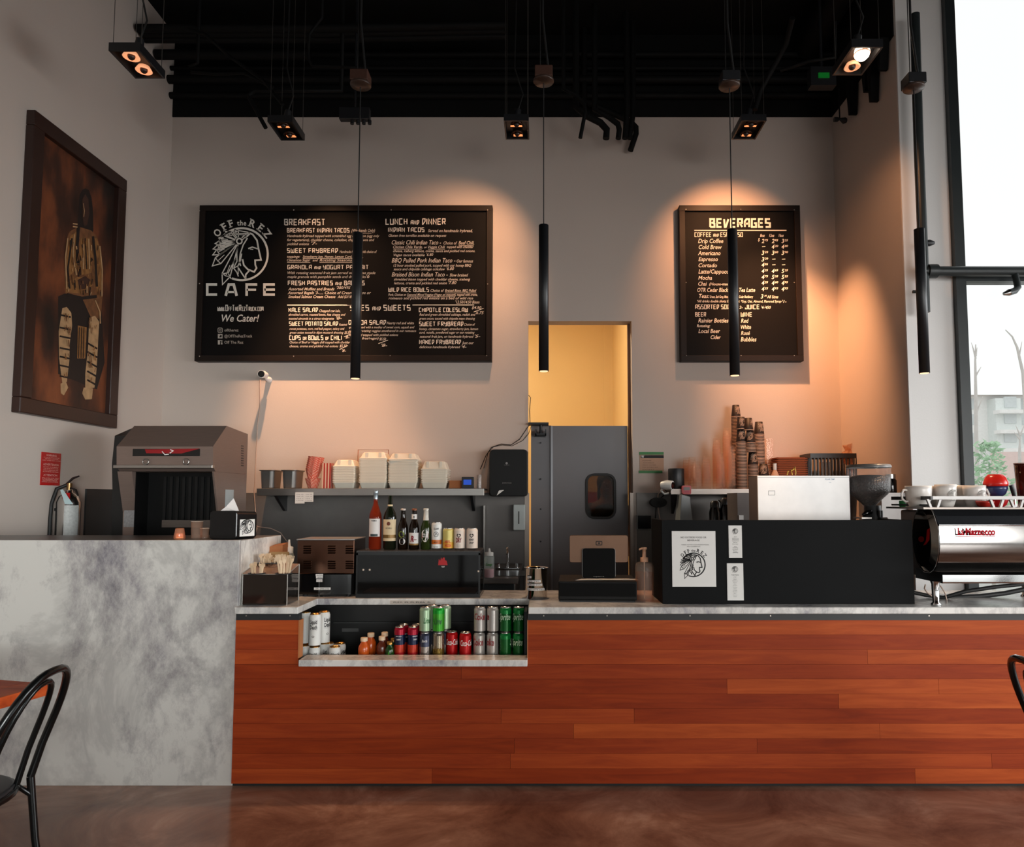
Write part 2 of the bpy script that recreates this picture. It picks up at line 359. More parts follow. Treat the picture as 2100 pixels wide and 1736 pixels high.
def logo(g, mp, s=1.0, ox=540.0, oy=567.0, fine=True, wt=1.0, words=True):
    """profile with a feather headdress in a ring, words on an arc; drawn on a 600 wide field around (540,567)"""
    def T(pts): return [(ox + (p[0] - 540) * s, oy + (p[1] - 567) * s) for p in pts]
    def st(pts, w=15): g.stroke(T(pts), w * s * wt, mp)
    st([(540 + 272 * math.cos(math.radians(a)), 567 + 272 * math.sin(math.radians(a))) for a in range(-152, 118, 6)], 21)
    st([(575, 395), (630, 348), (655, 360), (700, 422), (716, 512), (742, 626), (680, 630), (682, 680), (695, 712), (670, 752), (604, 726), (562, 682), (548, 618)], 17)
    st([(622, 735), (582, 780), (580, 826)], 16); st([(505, 712), (545, 772), (578, 822)], 14)
    st([(608, 508), (650, 492), (690, 505), (712, 512)], 13)
    st([(625, 512), (660, 518)], 8)
    st([(600, 398), (555, 470), (525, 560), (515, 640), (528, 690)], 13)
    st([(500, 465), (488, 560), (490, 640), (455, 712), (500, 690), (524, 640), (540, 560)], 12)
    st(arc(515, 430, 28, 0, 360, 14), 15)
    st([(548, 415), (590, 375)], 10); st([(540, 395), (580, 358), (625, 340)], 12)
    tips = [((470, 308), 22), ((370, 330), 24), ((300, 398), 26), ((262, 455), 24), ((240, 512), 24), ((236, 575), 26), ((232, 690), 34), ((340, 782), 26), ((338, 885), 36)]
    hub = Vector((512, 432, 0))
    for k, (tp, w) in enumerate(tips):
        t = Vector((tp[0], tp[1], 0)); d = t - hub
        if k == 7: continue
        dn = d.normalized(); pn = Vector((-dn.y, dn.x, 0)); sh = hub + d * .78; w *= 1.25
        b = hub + dn * 42
        st([(b + pn * 6)[:2], (sh + pn * w)[:2], t[:2], (sh - pn * w)[:2], (b - pn * 6)[:2]], 11)
        if fine:
            st([(sh + pn * w * .9)[:2], (hub + d * .80)[:2], (sh - pn * w * .9)[:2]], 8); st([(hub + d * .55)[:2], (hub + d * .78)[:2]], 7)
    st([(318, 388), (400, 338), (500, 318), (600, 336), (630, 348)], 10); st([(372, 345), (450, 352), (590, 350)], 8); st([(400, 372), (500, 362), (580, 366)], 8)
    st([(470, 620), (400, 760), (330, 775)], 11); st([(455, 712), (490, 760), (505, 800)], 11); st([(500, 690), (505, 770), (480, 740)], 9)
    st([(430, 826), (400, 770)], 10)
    if words:
        for ch, a, cap in (('O', 138.5, 76), ('F', 122.5, 76), ('F', 109.5, 74), ('t', 96.5, 52), ('h', 90.5, 52), ('e', 84, 52), ('R', 70.5, 76), ('E', 54, 76), ('Z', 38.5, 78)):
            vs, fs, asp = text2d(ch, 0, .022); w = cap * min(asp, .95) * (1.0 if ch in 'OFREZ' else .9)
            R = 303; ca, sa = math.cos(math.radians(a)), math.sin(math.radians(a))
            def M2(u, v): return (540 + R * ca + u * sa + v * ca, 567 - R * sa + u * ca - v * sa)
            g.add([mp(*T([M2((q[0] - .5) * w, q[1] * cap)])[0]) for q in vs], fs)
            if ch in 'FREZ':           # slab serifs
                for u0, v in ((-.5, 0), (-.5, 1)):
                    g.stroke(T([M2(w * u0 - 10, v * cap * .94 + 4), M2(w * u0 + 26, v * cap * .94 + 4)]), 9 * s, mp)
# ================================================================== the room
YB, XL, XR, YS, XRR, YF, ZC, ZK = 6.5, -3.51, 2.77, 5.3, 7.4, -4.0, 5.92, 5.11
ox0, ox1 = at(1083, 760, YB).x, at(1296, 760, YB).x; oz = at(1190, 658, YB).z
G().box(XL - .3, XRR + .3, YF - .3, YB + 3, -.12, 0).struct('floor', FLOORM)
g = G(); g.box(XL - .3, XRR + .3, YF - .3, YS + .15, ZC, ZC + .2); g.box(XL - .3, XR + .2, YS + .15, YB + .15, ZC, ZC + .2); g.struct('ceiling', WALLBLK)
g = G()
for mi, za, zb in ((0, 0, ZK), (1, ZK, ZC)):
    g.mi = mi
    if mi == 0:
        g.box(XL, ox0, YB, YB + .15, za, zb); g.box(ox1, XR + .2, YB, YB + .15, za, zb); g.box(ox0, ox1, YB, YB + .15, oz, zb)
    else: g.box(XL, XR + .2, YB - .012, YB + .15, za, zb)
g.struct('wall_back', [WALL, WALLBLK])
G().box(XL - .2, XL, YF - .2, YB + .15, 0, ZC).struct('wall_left', WALL)
g = G(); g.box(XR, XR + .2, YS, YB, 0, ZK); g.mi = 1; g.box(XR - .012, XR + .2, YS + .02, YB, ZK, ZC); g.struct('wall_right', [WALL, WALLBLK])
wx0 = at(1962, 800, YS).x
WALLLIT = plaster('daylit plaster', 'E0DEDC')  # wall plaster made lighter on the pier for the daylight it catches
G().box(XR + .002, wx0, YS - .012, YS + .15, 0, ZC).struct('wall_pier', WALLLIT)
# corridor behind the opening
g = G(); yc = 9.5; xcr = .97
g.box(-2.2, xcr + .1, yc, yc + .1, 0, 4.3); g.struct('wall_corridor_back', YELLOW)
G().box(xcr, xcr + .1, YB + .15, yc, 0, 4.3).struct('wall_corridor_right', YELLOW); G().box(-2.3, -2.2, YB + .15, yc, 0, 4.3).struct('wall_corridor_left', YELLOW); G().box(-2.3, xcr + .1, YB + .15, yc + .1, 4.3, 4.4).struct('ceiling_corridor', YELLOW)
g = G(); g.box(.85, xcr, yc - .02, yc, 0, 4.3); g.struct('trim_3', YELLOW)
for nm, x in (('corridor_lamp', -.9),):
    t = thing(nm, 'flat corridor ceiling lamp beyond the doorway', 'ceiling light', (x, 7.4, 4.24))
    G().box(x - .3, x + .3, 7.2, 7.6, 4.24, 4.299).obj('housing', WHITE, t)
    G().box(x - .27, x + .27, 7.23, 7.57, 4.235, 4.242).obj('diffuser', mat('warm lamp diffuser', 'FFE8C0', .5, emit='FFD9A0', es=6), t)
    l = bpy.data.lights.new('corridor_glow', 'AREA'); l.shape = 'RECTANGLE'; l.size = .5; l.size_y = .3; l.energy = 108; l.color = (1, .81, .58)
    o = bpy.data.objects.new('corridor_glow', l); C.objects.link(o); o.location = (x, 7.4, 4.2)
# dado cladding behind the work tables
DADO = mat('grey wall cladding', '6E6A67', .45, .25)
zd = at(800, 1010, YB).z
g = G(); g.box(XL, ox0 - .03, YB - .014, YB, 0, zd); g.box(ox1 + .03, XR, YB - .014, YB, 0, zd); g.struct('trim_1', DADO)
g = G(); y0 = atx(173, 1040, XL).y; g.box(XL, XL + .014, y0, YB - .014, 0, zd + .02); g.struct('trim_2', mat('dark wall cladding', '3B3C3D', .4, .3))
JAMB = mat('tan door jamb', '8F6C55', .6)
g = G()
for x in (ox0, ox1): g.box(x - .03, x + (.012 if x == ox0 else .0), YB - .02, YB + .0, 0, zd if x == ox0 else zd)
g.struct('trim_4', mat('steel corner guard', 'A0958C', .4, .6))
# swing door
dz = at(1190, 873, 6.62).z; dx0, dx1 = at(1089, 900, 6.62).x, at(1287, 900, 6.62).x; sx = at(1131, 900, 6.62).x
DOORM = mat('grey laminate', '6C6A6C', .45, .1, .06, 4)
cw = at(1232, 1017, 6.62); hw, hh = 26.5 / ppm(6.62), 42 / ppm(6.62)
D = thing('door_1', 'grey swing door with a rounded black window', 'door', ((sx + dx1) / 2, 6.64, 0)); D['kind'] = 'structure'
g = G(); ring = rrect(cw.x - hw, cw.x + hw, cw.z - hh, cw.z + hh, .06, 5)
x0, x1 = sx + .01, dx1
g.box(x0, x1, 6.62, 6.66, .01, cw.z - hh); g.box(x0, x1, 6.62, 6.66, cw.z + hh, dz); g.box(x0, cw.x - hw, 6.62, 6.66, cw.z - hh, cw.z + hh); g.box(cw.x + hw, x1, 6.62, 6.66, cw.z - hh, cw.z + hh)
g.obj('leaf', DOORM, D)
g = G(); outer = rrect(cw.x - hw - .022, cw.x + hw + .022, cw.z - hh - .022, cw.z + hh + .022, .085, 5); n = len(ring)
for yy in (6.605, 6.675): g.add([(x, yy, z) for x, z in ring] + [(x, yy, z) for x, z in outer], [(i, (i + 1) % n, n + (i + 1) % n, n + i) for i in range(n)])
g.add([(x, 6.605, z) for x, z in ring] + [(x, 6.675, z) for x, z in ring], [(i, (i + 1) % n, n + (i + 1) % n, n + i) for i in range(n)])
g.add([(x, 6.605, z) for x, z in outer] + [(x, 6.675, z) for x, z in outer], [(i, (i + 1) % n, n + (i + 1) % n, n + i) for i in range(n)])
g.obj('window_gasket', BLKR, D)
G().box(cw.x - hw, cw.x + hw, 6.636, 6.644, cw.z - hh, cw.z + hh).obj('pane', mat('tinted door pane', '0A0705', .05, 0, 0, alpha=.45, spec=.3), D)
g = G(); g.box(dx0, sx - .006, 6.63, 6.68, 0.01, dz + .005); g.obj('side_panel', DOORM, D)
g = G(); g.box(sx - .008, sx + .012, 6.606, 6.63, 0.01, dz); g.obj('astragal', mat('pale steel strip', '8F8F92', .3, .7), D)
g = G()
for zz in (cw.z + .16, cw.z - .12, cw.z - .42, cw.z + .5): g.cyl((dx0 + .09, 6.615, zz), (dx0 + .09, 6.632, zz), .008)
g.obj('bolt', BLK, D)
G().box(dx1 + .006, ox1 - .001, 6.602, 6.648, 0.0, oz - .002).struct('trim_5', JAMB)
# door hinge bracket at the top corner
p = at(1104, 878, 6.5); t = thing('door_closer', 'black pivot bracket over the grey swing door', 'door closer', (p.x, 6.5, p.z))
a, b = at(1088, 868, 6.48), at(1125, 868, 6.48)
G().box(a.x - .02, b.x, 6.44, 6.6, a.z - .012, a.z + .006).obj('arm', BLK, t)
g = G(); q = at(1109, 885, 6.5); g.box(q.x - .05, q.x + .05, 6.47, 6.6, q.z - .03, q.z - .018); g.box(q.x - .05, q.x - .04, 6.47, 6.6, q.z - .03, q.z + .02); g.box(q.x + .04, q.x + .05, 6.47, 6.6, q.z - .03, q.z + .02); g.obj('bracket', BLK, t)
G().cyl((q.x, 6.52, q.z - .018), (q.x, 6.52, a.z), .014).obj('pivot_pin', BLK, t)
g = G(); q = at(1108, 893, 6.605); g.box(q.x - .05, q.x + .05, 6.6, 6.63, q.z - .012, q.z + .012); g.obj('plate', BLK, t)

# big window beside the counter and the storefront behind
FRAME = mat('dark green grey frame', '23292A', .4)
def window(name, x0, x1, y, zs, xs):
    f = G(); zt = ZC
    for x in xs: f.box(x, x + .075, y - .06, y + .06, 0, zt)
    for z in zs: f.box(x0, x1, y - .05, y + .05, z - .035, z + .035)
    r = f.struct(name, FRAME)
    gl = G().box(x0, x1, y - .004, y + .004, .05, zt - .05).obj('window_pane', PANE, r); gl['kind'] = 'structure'
    return r
zm = at(2040, 571, YS).z
window('window_1', wx0, XRR, YS, [.05, zm, ZC - .03], [wx0 - .005, 4.9, XRR - .075])
f = G()
for x in (XL, -1.4, .8, 3.0, 5.2, XRR - .075): f.box(x, x + .075, YF - .06, YF + .06, 0, 3.1)
for z in (.05, 2.4, 3.1): f.box(XL, XRR, YF - .05, YF + .05, z - .035, z + .035)
r = f.struct('window_2', FRAME)
gl = G().box(XL, XRR, YF - .004, YF + .004, .05, 3.1).obj('window_pane', PANE, r); gl['kind'] = 'structure'
G().box(XL, XRR, YF - .1, YF + .1, 3.14, ZC).struct('wall_front', WALL)  # unseen wall over the glazing, added to dim the upper room
G().box(XRR - .1, XRR + .1, YF, YS - .06, 3.14, ZC).struct('wall_window_side', WALL)  # unseen side wall, likewise added to keep daylight low
f = G()
for y in (YF + .1, -1.8, .6, 3.0, YS - .08): f.box(XRR - .06, XRR + .06, y, y + .075, 0, 3.1)
for z in (.05, 2.4, 3.1): f.box(XRR - .05, XRR + .05, YF, YS, z - .035, z + .035)
r = f.struct('window_3', FRAME)
gl = G().box(XRR - .004, XRR + .004, YF, YS, .05, 3.1).obj('window_pane', PANE, r); gl['kind'] = 'structure'

# ------------------------------------------------------------------ outdoors
G().box(-60, 120, YS + .2, 140, -.6, -.5).struct('ground', mat('pale asphalt', 'B9BAB6', .9))
BW = mat('glare washed stucco', 'F4F3F1', .8); BG = mat('glare washed cladding', 'E2E8E6', .8); BR = mat('glare washed roof', 'E0D6D2', .8); BP = mat('glare washed pink brick', 'E2C8C2', .8); GLZ = mat('glare washed glazing', 'CBD2D3', .4)  # outdoor colours bleached to stand in for window glare and haze
def bz(py, Y): return at(2040, py, Y).z
Yb = 42.0
t = thing('apartment_building', 'pale apartment block seen through the window', 'building', (30, Yb, -.5))
xa = at(1976, 900, Yb).x; xb = at(2260, 900, Yb).x
g = G(); g.box(xa - 6, xb, Yb, Yb + 12, -.5, bz(812, Yb)); g.obj('wall', BW, t)
g = G(); g.prism_x([(Yb - .6, bz(812, Yb)), (Yb + 6, bz(788, Yb)), (Yb + 12.6, bz(812, Yb))], xa - 6, xb + .5); g.obj('roof', BR, t)
g = G(); x1, x2 = at(2027, 900, Yb).x, at(2078, 900, Yb).x; g.box(x1, x2, Yb - .8, Yb, -.5, bz(820, Yb)); g.obj('balcony_bay', BG, t)
for k, py in enumerate((848, 888, 925)):
    g = G(); g.box(x1 - .1, x2 + .1, Yb - 1.3, Yb - .7, bz(py + 4, Yb), bz(py - 3, Yb)); g.obj('balcony', BW, t)
for px in (1987, 2053, 2094):
    for py in (828, 860, 898):
        p = at(px, py, Yb); g = G(); yy = Yb - .86 if px == 2053 else Yb - .05
        g.box(p.x - .35, p.x + .35, yy, yy + .1, p.z - .32, p.z + .32); g.obj('window', GLZ, t)
g = G(); x1, x2 = at(2055, 900, 36).x, at(2240, 900, 36).x; g.box(x1, x2, 36, 37, -.5, bz(926, 36)); g.thing('garden_wall', BP, 'pinkish low wall before the pale apartment block', 'wall')
BARK = mat('glare washed bark', 'CCC6C2', .9)  # bark colour bleached like the rest of the overexposed outdoors
def bare(name, px, Y, tops, label, r0=.07):
    base = at(px, 1000, Y); base.z = -.5; t = thing(name, label, 'tree', base)
    for k, pts in enumerate(tops):
        P3 = [base] + [at(x, y, Y) for x, y in pts] if k == 0 else [at(x, y, Y) for x, y in pts]
        n = len(P3); G().tube(P3, [r0 * (1 - .8 * i / (n - 1)) * (1 if k == 0 else .4) for i in range(n)], 7).obj('trunk' if k == 0 else 'branch', BARK, t)
bare('bare_tree', 2003, 20, [[(2002, 900), (2001, 800), (2000, 740), (2001, 706)], [(2001, 735), (1996, 715), (1992, 702)], [(2001, 770), (2012, 752)], [(2001, 730), (2004, 712)], [(2001, 850), (2016, 812)]], 'slim leafless tree before the pale apartment block')
bare('bare_tree.001', 2110, 22, [[(2104, 850), (2098, 765), (2086, 712), (2076, 690), (2062, 676)], [(2090, 730), (2096, 700)], [(2100, 790), (2120, 720)]], 'leafless tree with a long leaning limb at the window edge')
bare('bare_tree.002', 2092, 26, [[(2091, 930), (2092, 890)], [(2092, 892), (2083, 872)], [(2092, 892), (2102, 868)], [(2091, 900), (2080, 886)]], 'small leafless street tree near the pink wall', .09)
random.seed(3)
LEAF = mat('glare washed leaves', 'A6CBA6', .7, 0, .25, 3)  # leaf green lightened for the glare outside
Ysh = 15.0; cs = at(2027, 960, Ysh)
t = thing('green_shrub', 'soft green shrub growing outside the window', 'shrub', (cs.x, Ysh, -.5))
G().tube([(cs.x, Ysh, -.5), (cs.x + .05, Ysh, .6), (cs.x, Ysh, 1.6)], .04, 6).obj('stem', BARK, t)
g = G()
for i in range(900):
    a = random.random() * 2 * PI; h = random.random(); rr = (random.random() ** .6) * (.62 + .15 * math.sin(a * 3 + 1)) * (1 - .55 * max(0, h - .5) * 2) * (1.0 if h > .12 else .7)
    c = Vector((cs.x + rr * math.cos(a), Ysh + rr * math.sin(a), -.2 + h * (at(2020, 905, Ysh).z + .2)))
    d = Vector((random.uniform(-1, 1), random.uniform(-1, 1), random.uniform(-.4, 1))).normalized(); e = d.orthogonal().normalized(); L = random.uniform(.05, .1)
    g.add([c - d * L, c + e * L * .45, c + d * L, c - e * L * .45], [(0, 1, 2, 3)])
o = g.obj('foliage', LEAF, t); o['kind'] = 'stuff'

# ------------------------------------------------------------------ menu boards
BOARDB = mat('black chalkboard', '0A0808', .6, 0, .1, 5, spec=.12); BFR = mat('dark stained frame', '1A120E', .5, 0, .2, 7, spec=.2)
def board(px0, py0, px1, py1, name, label):
    a, b = at(px0, py1, 6.42), at(px1, py0, 6.42); fw = 12 / ppm(6.42)
    t = thing(name, label, 'menu board', ((a.x + b.x) / 2, 6.46, a.z))
    G().box(a.x + fw * .6, b.x - fw * .6, 6.435, 6.49, a.z + fw * .6, b.z - fw * .6).obj('panel', BOARDB, t)
    for k, (x0, x1, z0, z1) in enumerate(((a.x, b.x, b.z - fw, b.z), (a.x, b.x, a.z, a.z + fw), (a.x, a.x + fw, a.z + fw, b.z - fw), (b.x - fw, b.x, a.z + fw, b.z - fw))):
        G().box(x0, x1, 6.415, 6.499, z0, z1).obj('frame_rail', BFR, t, .002)
    return t
MB1 = board(399, 421, 1010, 740, 'menu_board', 'wide black food menu board with a feather headdress logo')
MB2 = board(1397, 421, 1640, 740, 'menu_board.001', 'narrow black beverages menu board on the wall')
SCREW = mat('pale screw head', 'B8AFA6', .3, .8)
for T_, pts in ((MB1, [(409, 432), (602, 430), (802, 430), (1000, 430), (409, 581), (1000, 582), (409, 730), (602, 730), (800, 729), (998, 729)]), (MB2, [(1407, 429), (1519, 429), (1629, 430), (1407, 579), (1629, 579), (1408, 729), (1520, 729), (1629, 729)])):
    for px, py in pts:
        g = G()
        p = at(px, py, 6.414); ring = [(p.x + .0055 * math.cos(a * PI / 4), 6.4145, p.z + .0055 * math.sin(a * PI / 4)) for a in range(8)]; top = [(p.x + .003 * math.cos(a * PI / 4), 6.412, p.z + .003 * math.sin(a * PI / 4)) for a in range(8)]
        g.hexa(ring, top); g.obj('screw', SCREW, T_)
YT = 6.4335
def m4(x, y): return at(390 + x / 5.106, 410 + y / 5.106, YT)
def m5(x, y): return at(700 + x / 5.106, 410 + y / 5.106, YT)
def m6(x, y): return at(1380 + x / 4.961, 410 + y / 4.961, YT)
g = G(); logo(g, m4); g.obj('logo', CHALK, MB1)
g = G()
for ch, x0, x1 in (('C', 165, 282), ('A', 357, 502), ('F', 578, 702), ('E', 764, 887)):
    if ch == 'A':
        g.stroke([(372, 1003), (405, 884), (456, 884), (487, 1003)], 28, m4); g.stroke([(388, 962), (470, 962)], 22, m4)
    else:
        w = 27; l = x0 + w / 2
        if ch == 'C': g.stroke([(x1, 884), (l, 884), (l, 989), (x1, 989)], w, m4)
        if ch == 'F': g.stroke([(x1, 884), (l, 884), (l, 1003)], w, m4); g.stroke([(l, 938), (x1 - 12, 938)], 22, m4)
        if ch == 'E': g.stroke([(x1, 884), (l, 884), (l, 989), (x1, 989)], w, m4); g.stroke([(l, 937), (x1, 937)], 24, m4)
g.obj('cafe_lettering', CHALK, MB1); g = G()
block(g, 'www.OffTheRezTruck.com', 285, 1163, 765, 68, m4, .7)
g.obj('web_address', CHALK, MB1); g = G()
put_text(g, 'We Cater!', 330, 1272, 722, 74, m4, .25, .012)
g.obj('slogan_lettering', CHALK, MB1)
g = G()
for y in (1362, 1425, 1489):
    if y == 1362:
        g.stroke(rrect(291, 337, y - 23, y + 23, 10), 6, m4, True); g.stroke(arc(314, y, 10, 0, 360, 12), 5, m4); g.poly(arc(327, y - 13, 3, 0, 360, 6)[:-1], m4)
    elif y == 1425:     # light tile with a bird shape left dark
        for a in ((290, 1402, 338, 1412), (290, 1438, 338, 1448), (290, 1412, 300, 1438), (330, 1412, 338, 1438)): g.poly([(a[0], a[1]), (a[2], a[1]), (a[2], a[3]), (a[0], a[3])], m4)
        g.poly([(300, 1412), (308, 1412), (316, 1420), (306, 1426)], m4); g.poly([(300, 1428), (310, 1430), (304, 1438), (300, 1438)], m4)
    else:
        for a in ((290, 1466, 338, 1474), (290, 1474, 312, 1512), (322, 1480, 338, 1488), (324, 1494, 338, 1512)): g.poly([(a[0], a[1]), (a[2], a[1]), (a[2], a[3]), (a[0], a[3])], m4)
for t_, y, x1 in (('offtherez', 1376, 506), ('@OffTheRezTruck', 1438, 650), ('Off The Rez', 1503, 556)): put_text(g, t_, 358, y, x1, 30, m4, 0, .004)
g.obj('social_icons', CHALKD, MB1)
g = G()
for t_, x0, y, x1, c in (('BREAKFAST', 985, 265, 1413, 68), ('BREAKFAST INDIAN TACOS', 1013, 340, 1668, 46), ('SWEET FRYBREAD', 1013, 553, 1548, 48), ('GRANOLA and YOGURT PARFAIT', 1018, 725, 1868, 46), ('FRESH PASTRIES and BAGELS', 1022, 892, 1827, 48), ('KALE SALAD', 1030, 1172, 1338, 46), ('SWEET POTATO SALAD', 1035, 1317, 1548, 46), ('CUPS or BOWLS of CHILI', 1037, 1465, 1588, 48)):
    block(g, t_, x0, y, x1, c, m4)
for t_, x0, y, x1, c in (('LUNCH and DINNER', 462, 258, 1093, 66), ('INDIAN TACOS', 490, 335, 870, 48), ('WILD RICE BOWLS', 492, 962, 918, 48), ('SIDES and SWEETS', 90, 1158, 725, 62), ('QUINOA SALAD', 75, 1305, 468, 48), ('CHIPOTLE COLESLAW', 812, 1172, 1325, 46), ('SWEET FRYBREAD', 814, 1320, 1278, 48), ('NAKED FRYBREAD', 814, 1508, 1252, 46)):
    block(g, t_, x0, y, x1, c, m5)
g.poly([(1015, 1094), (1690, 1094), (1690, 1104), (1015, 1104)], m4); g.poly([(745, 1094), (1390, 1094), (1390, 1102), (745, 1102)], m5); g.poly([(60, 1094), (98, 1094), (98, 1102), (60, 1102)], m5)
for a, b in (((1612, 1432), (1682, 1402)), ((1562, 1565), (1650, 1522))): g.stroke([a, b], 5, m4)
for a, b in (((388, 1502), (488, 1466)), ((1385, 1172), (1490, 1132))): g.stroke([a, b], 5, m5)
g.obj('heading_lettering', CHALK, MB1)
g = G()
for t_, x0, y, x1, c in (('(Weekends Only)', 1690, 335, 1935, 34), ('Handmade frybread topped with scrambled egg and bacon (egg only', 1015, 388, 1980, 27), ('for vegetarians), cheddar cheese, coleslaw, chipotle sauce and', 1015, 430, 1928, 27), ('pickled onions', 1013, 472, 1245, 27), ("'7-", 1270, 470, 1328, 34),
    ('Handmade frybread with choice of', 1565, 553, 1955, 26), ('toppings:', 1015, 605, 1150, 27), ('Strawberry Jam, Honey, Lemon Curd, Nutella,', 1178, 605, 1810, 27), ('Cinnamon Sugar', 1013, 642, 1258, 27), ('and', 1282, 642, 1338, 24), ('Rotating Seasonal Jam', 1355, 642, 1790, 27),
    ('With rotating seasonal fruit jam served with house made', 1020, 774, 1940, 27), ('maple granola with pumpkin seeds and dried fruits', 1018, 815, 1840, 27), ("'6", 1845, 815, 1880, 36), ('Assorted Muffins and Breads', 1027, 945, 1510, 30), ("'380/495", 1535, 930, 1680, 28), ("Assorted Bagels '3-..... Choice of Cream Cheese or", 1022, 985, 1892, 30), ('Smoked Salmon Cream Cheese', 1027, 1026, 1520, 30), ("Add $3/18", 1545, 1026, 1690, 28),
    ('Chopped raw kale,', 1352, 1172, 1572, 27), ('shredded carrot, roasted beets, feta cheese and', 1030, 1210, 1625, 24), ('toasted almonds in a citrus vinaigrette', 1032, 1252, 1505, 24), ("'8-", 1530, 1250, 1588, 32), ('Roasted', 1560, 1315, 1645, 24), ('sweet potatoes, corn, red bell pepper, celery and', 1038, 1358, 1615, 23), ('green onion tossed in dijon mustard dressing', 1040, 1398, 1605, 23), ('$5.50', 1615, 1400, 1680, 28), ("'8-", 1625, 1450, 1668, 28),
    ('Choice of Beef or Veggie chili topped with cheddar', 1040, 1500, 1675, 24), ('cheese, crema and pickled red onions', 1040, 1540, 1550, 24), ('$5.50', 1565, 1540, 1640, 28), ("'8-", 1590, 1590, 1632, 28)):
    put_text(g, t_, x0, y, x1, c, m4, .3, .004)
for t_, x0, y, x1, c in (('Served on handmade frybread,', 908, 335, 1372, 30), ('Gluten free tortillas available on request', 495, 385, 1100, 28), ('Classic Chili Indian Taco -', 528, 465, 1045, 46), ('Choice of', 1070, 465, 1212, 32), ('Beef Chili,', 1228, 465, 1390, 36), ('Chicken Chile Verde,', 542, 505, 850, 29), ('or', 866, 505, 898, 24), ('Veggie Chili', 908, 505, 1085, 29), ('topped with cheddar', 1105, 503, 1385, 27),
    ('cheese, iceberg lettuce, crema, sauce and pickled red onions.', 542, 546, 1400, 27), ('Vegan tacos available', 548, 588, 872, 27), ("'6.80", 893, 586, 962, 30), ('BBQ Pulled Pork Indian Taco -', 528, 653, 1195, 46), ('Our famous', 1208, 653, 1380, 31), ('12 hour smoked pulled pork, topped with our honey BBQ', 545, 697, 1360, 28), ('sauce and chipotle cabbage coleslaw', 548, 735, 1085, 27), ("'6.80", 1103, 733, 1180, 30),
    ('Braised Bison Indian Taco -', 528, 800, 1115, 46), ('Slow braised', 1133, 800, 1328, 31), ('shredded bison topped with cheddar cheese, iceberg', 550, 842, 1348, 27), ('lettuce, crema and pickled red onion', 552, 882, 1105, 27), ("'7.80", 1122, 880, 1205, 32), ('Choice of', 935, 962, 1075, 31), ('Braised Bison, BBQ Pulled', 1085, 962, 1413, 30), ('Pork, Chicken or', 492, 1003, 680, 26), ('Seasonal Mixed Veggies (Vegan on request),', 688, 1003, 1200, 26), ('topped with crema,', 1212, 1003, 1425, 26), ('romesco and pickled red onions on a bed of wild rice', 495, 1040, 1380, 27), ("'12.50/14.50 Bison", 1195, 1083, 1446, 32),
    ('$4.50', 1365, 1140, 1466, 30), ("'6.75", 1408, 1194, 1492, 30), ('Red and green shredded cabbage, radish and', 818, 1210, 1405, 25), ('green onions tossed with chipotle mayo dressing', 815, 1252, 1400, 25), ('Hearty red and white', 475, 1300, 760, 27), ('quinoa mixed with a medley of sweet corn, squash and', 80, 1342, 765, 24), ('seasonal rotating veggies smothered in our romesco', 80, 1380, 783, 24), ('sauce, and topped with pickled onions', 80, 1422, 595, 24), ('(gluten free/vegan)', 100, 1458, 390, 24), ('$5.50', 398, 1468, 468, 28), ("'8-", 420, 1535, 480, 32),
    ('Choice of', 1285, 1315, 1400, 26), ('honey, cinnamon sugar, strawberry jam, lemon', 815, 1360, 1432, 25), ('curd, nutella, powdered sugar or our rotating', 817, 1398, 1395, 25), ('seasonal fruit jam, on handmade frybread', 820, 1440, 1385, 25), ("'5-", 1398, 1440, 1455, 32), ('Just our', 1262, 1508, 1388, 29), ('delicious handmade frybread', 818, 1550, 1245, 26), ("'4-", 1260, 1550, 1310, 32)):
    put_text(g, t_, x0, y, x1, c, m5, .3, .005)
for a in ((1180, 610, 1805), (1015, 650, 1258), (1355, 650, 1790)): g.poly([(a[0], a[1]), (a[2], a[1]), (a[2], a[1] + 4), (a[0], a[1] + 4)], m4)
for a in ((1228, 474, 1385), (545, 512, 840), (908, 512, 1085), (1085, 970, 1413), (688, 1010, 1190), (215, 345, 315)): g.poly([(a[0], a[1]), (a[2], a[1]), (a[2], a[1] + 4), (a[0], a[1] + 4)], m5)
g.obj('dish_lettering', mat('soft chalk script', 'C3B9AE', .8, 0, .06), MB1)
g = G()
for t_, x0, y, x1, c in (('BEVERAGES', 370, 283, 997, 98), ('COFFEE and ESPRESSO', 220, 376, 712, 48), ('ASSORTED SODAS', 225, 1110, 640, 48), ('JUICE', 733, 1110, 882, 48), ('BEER', 225, 1186, 338, 46), ('WINE', 690, 1186, 806, 46)):
    block(g, t_, x0, y, x1, c, m6, .9 if t_ == 'BEVERAGES' else .7)
g.poly([(218, 304), (1155, 304), (1155, 313), (218, 313)], m6)
g.obj('heading_lettering', CHALK, MB2)
g = G()
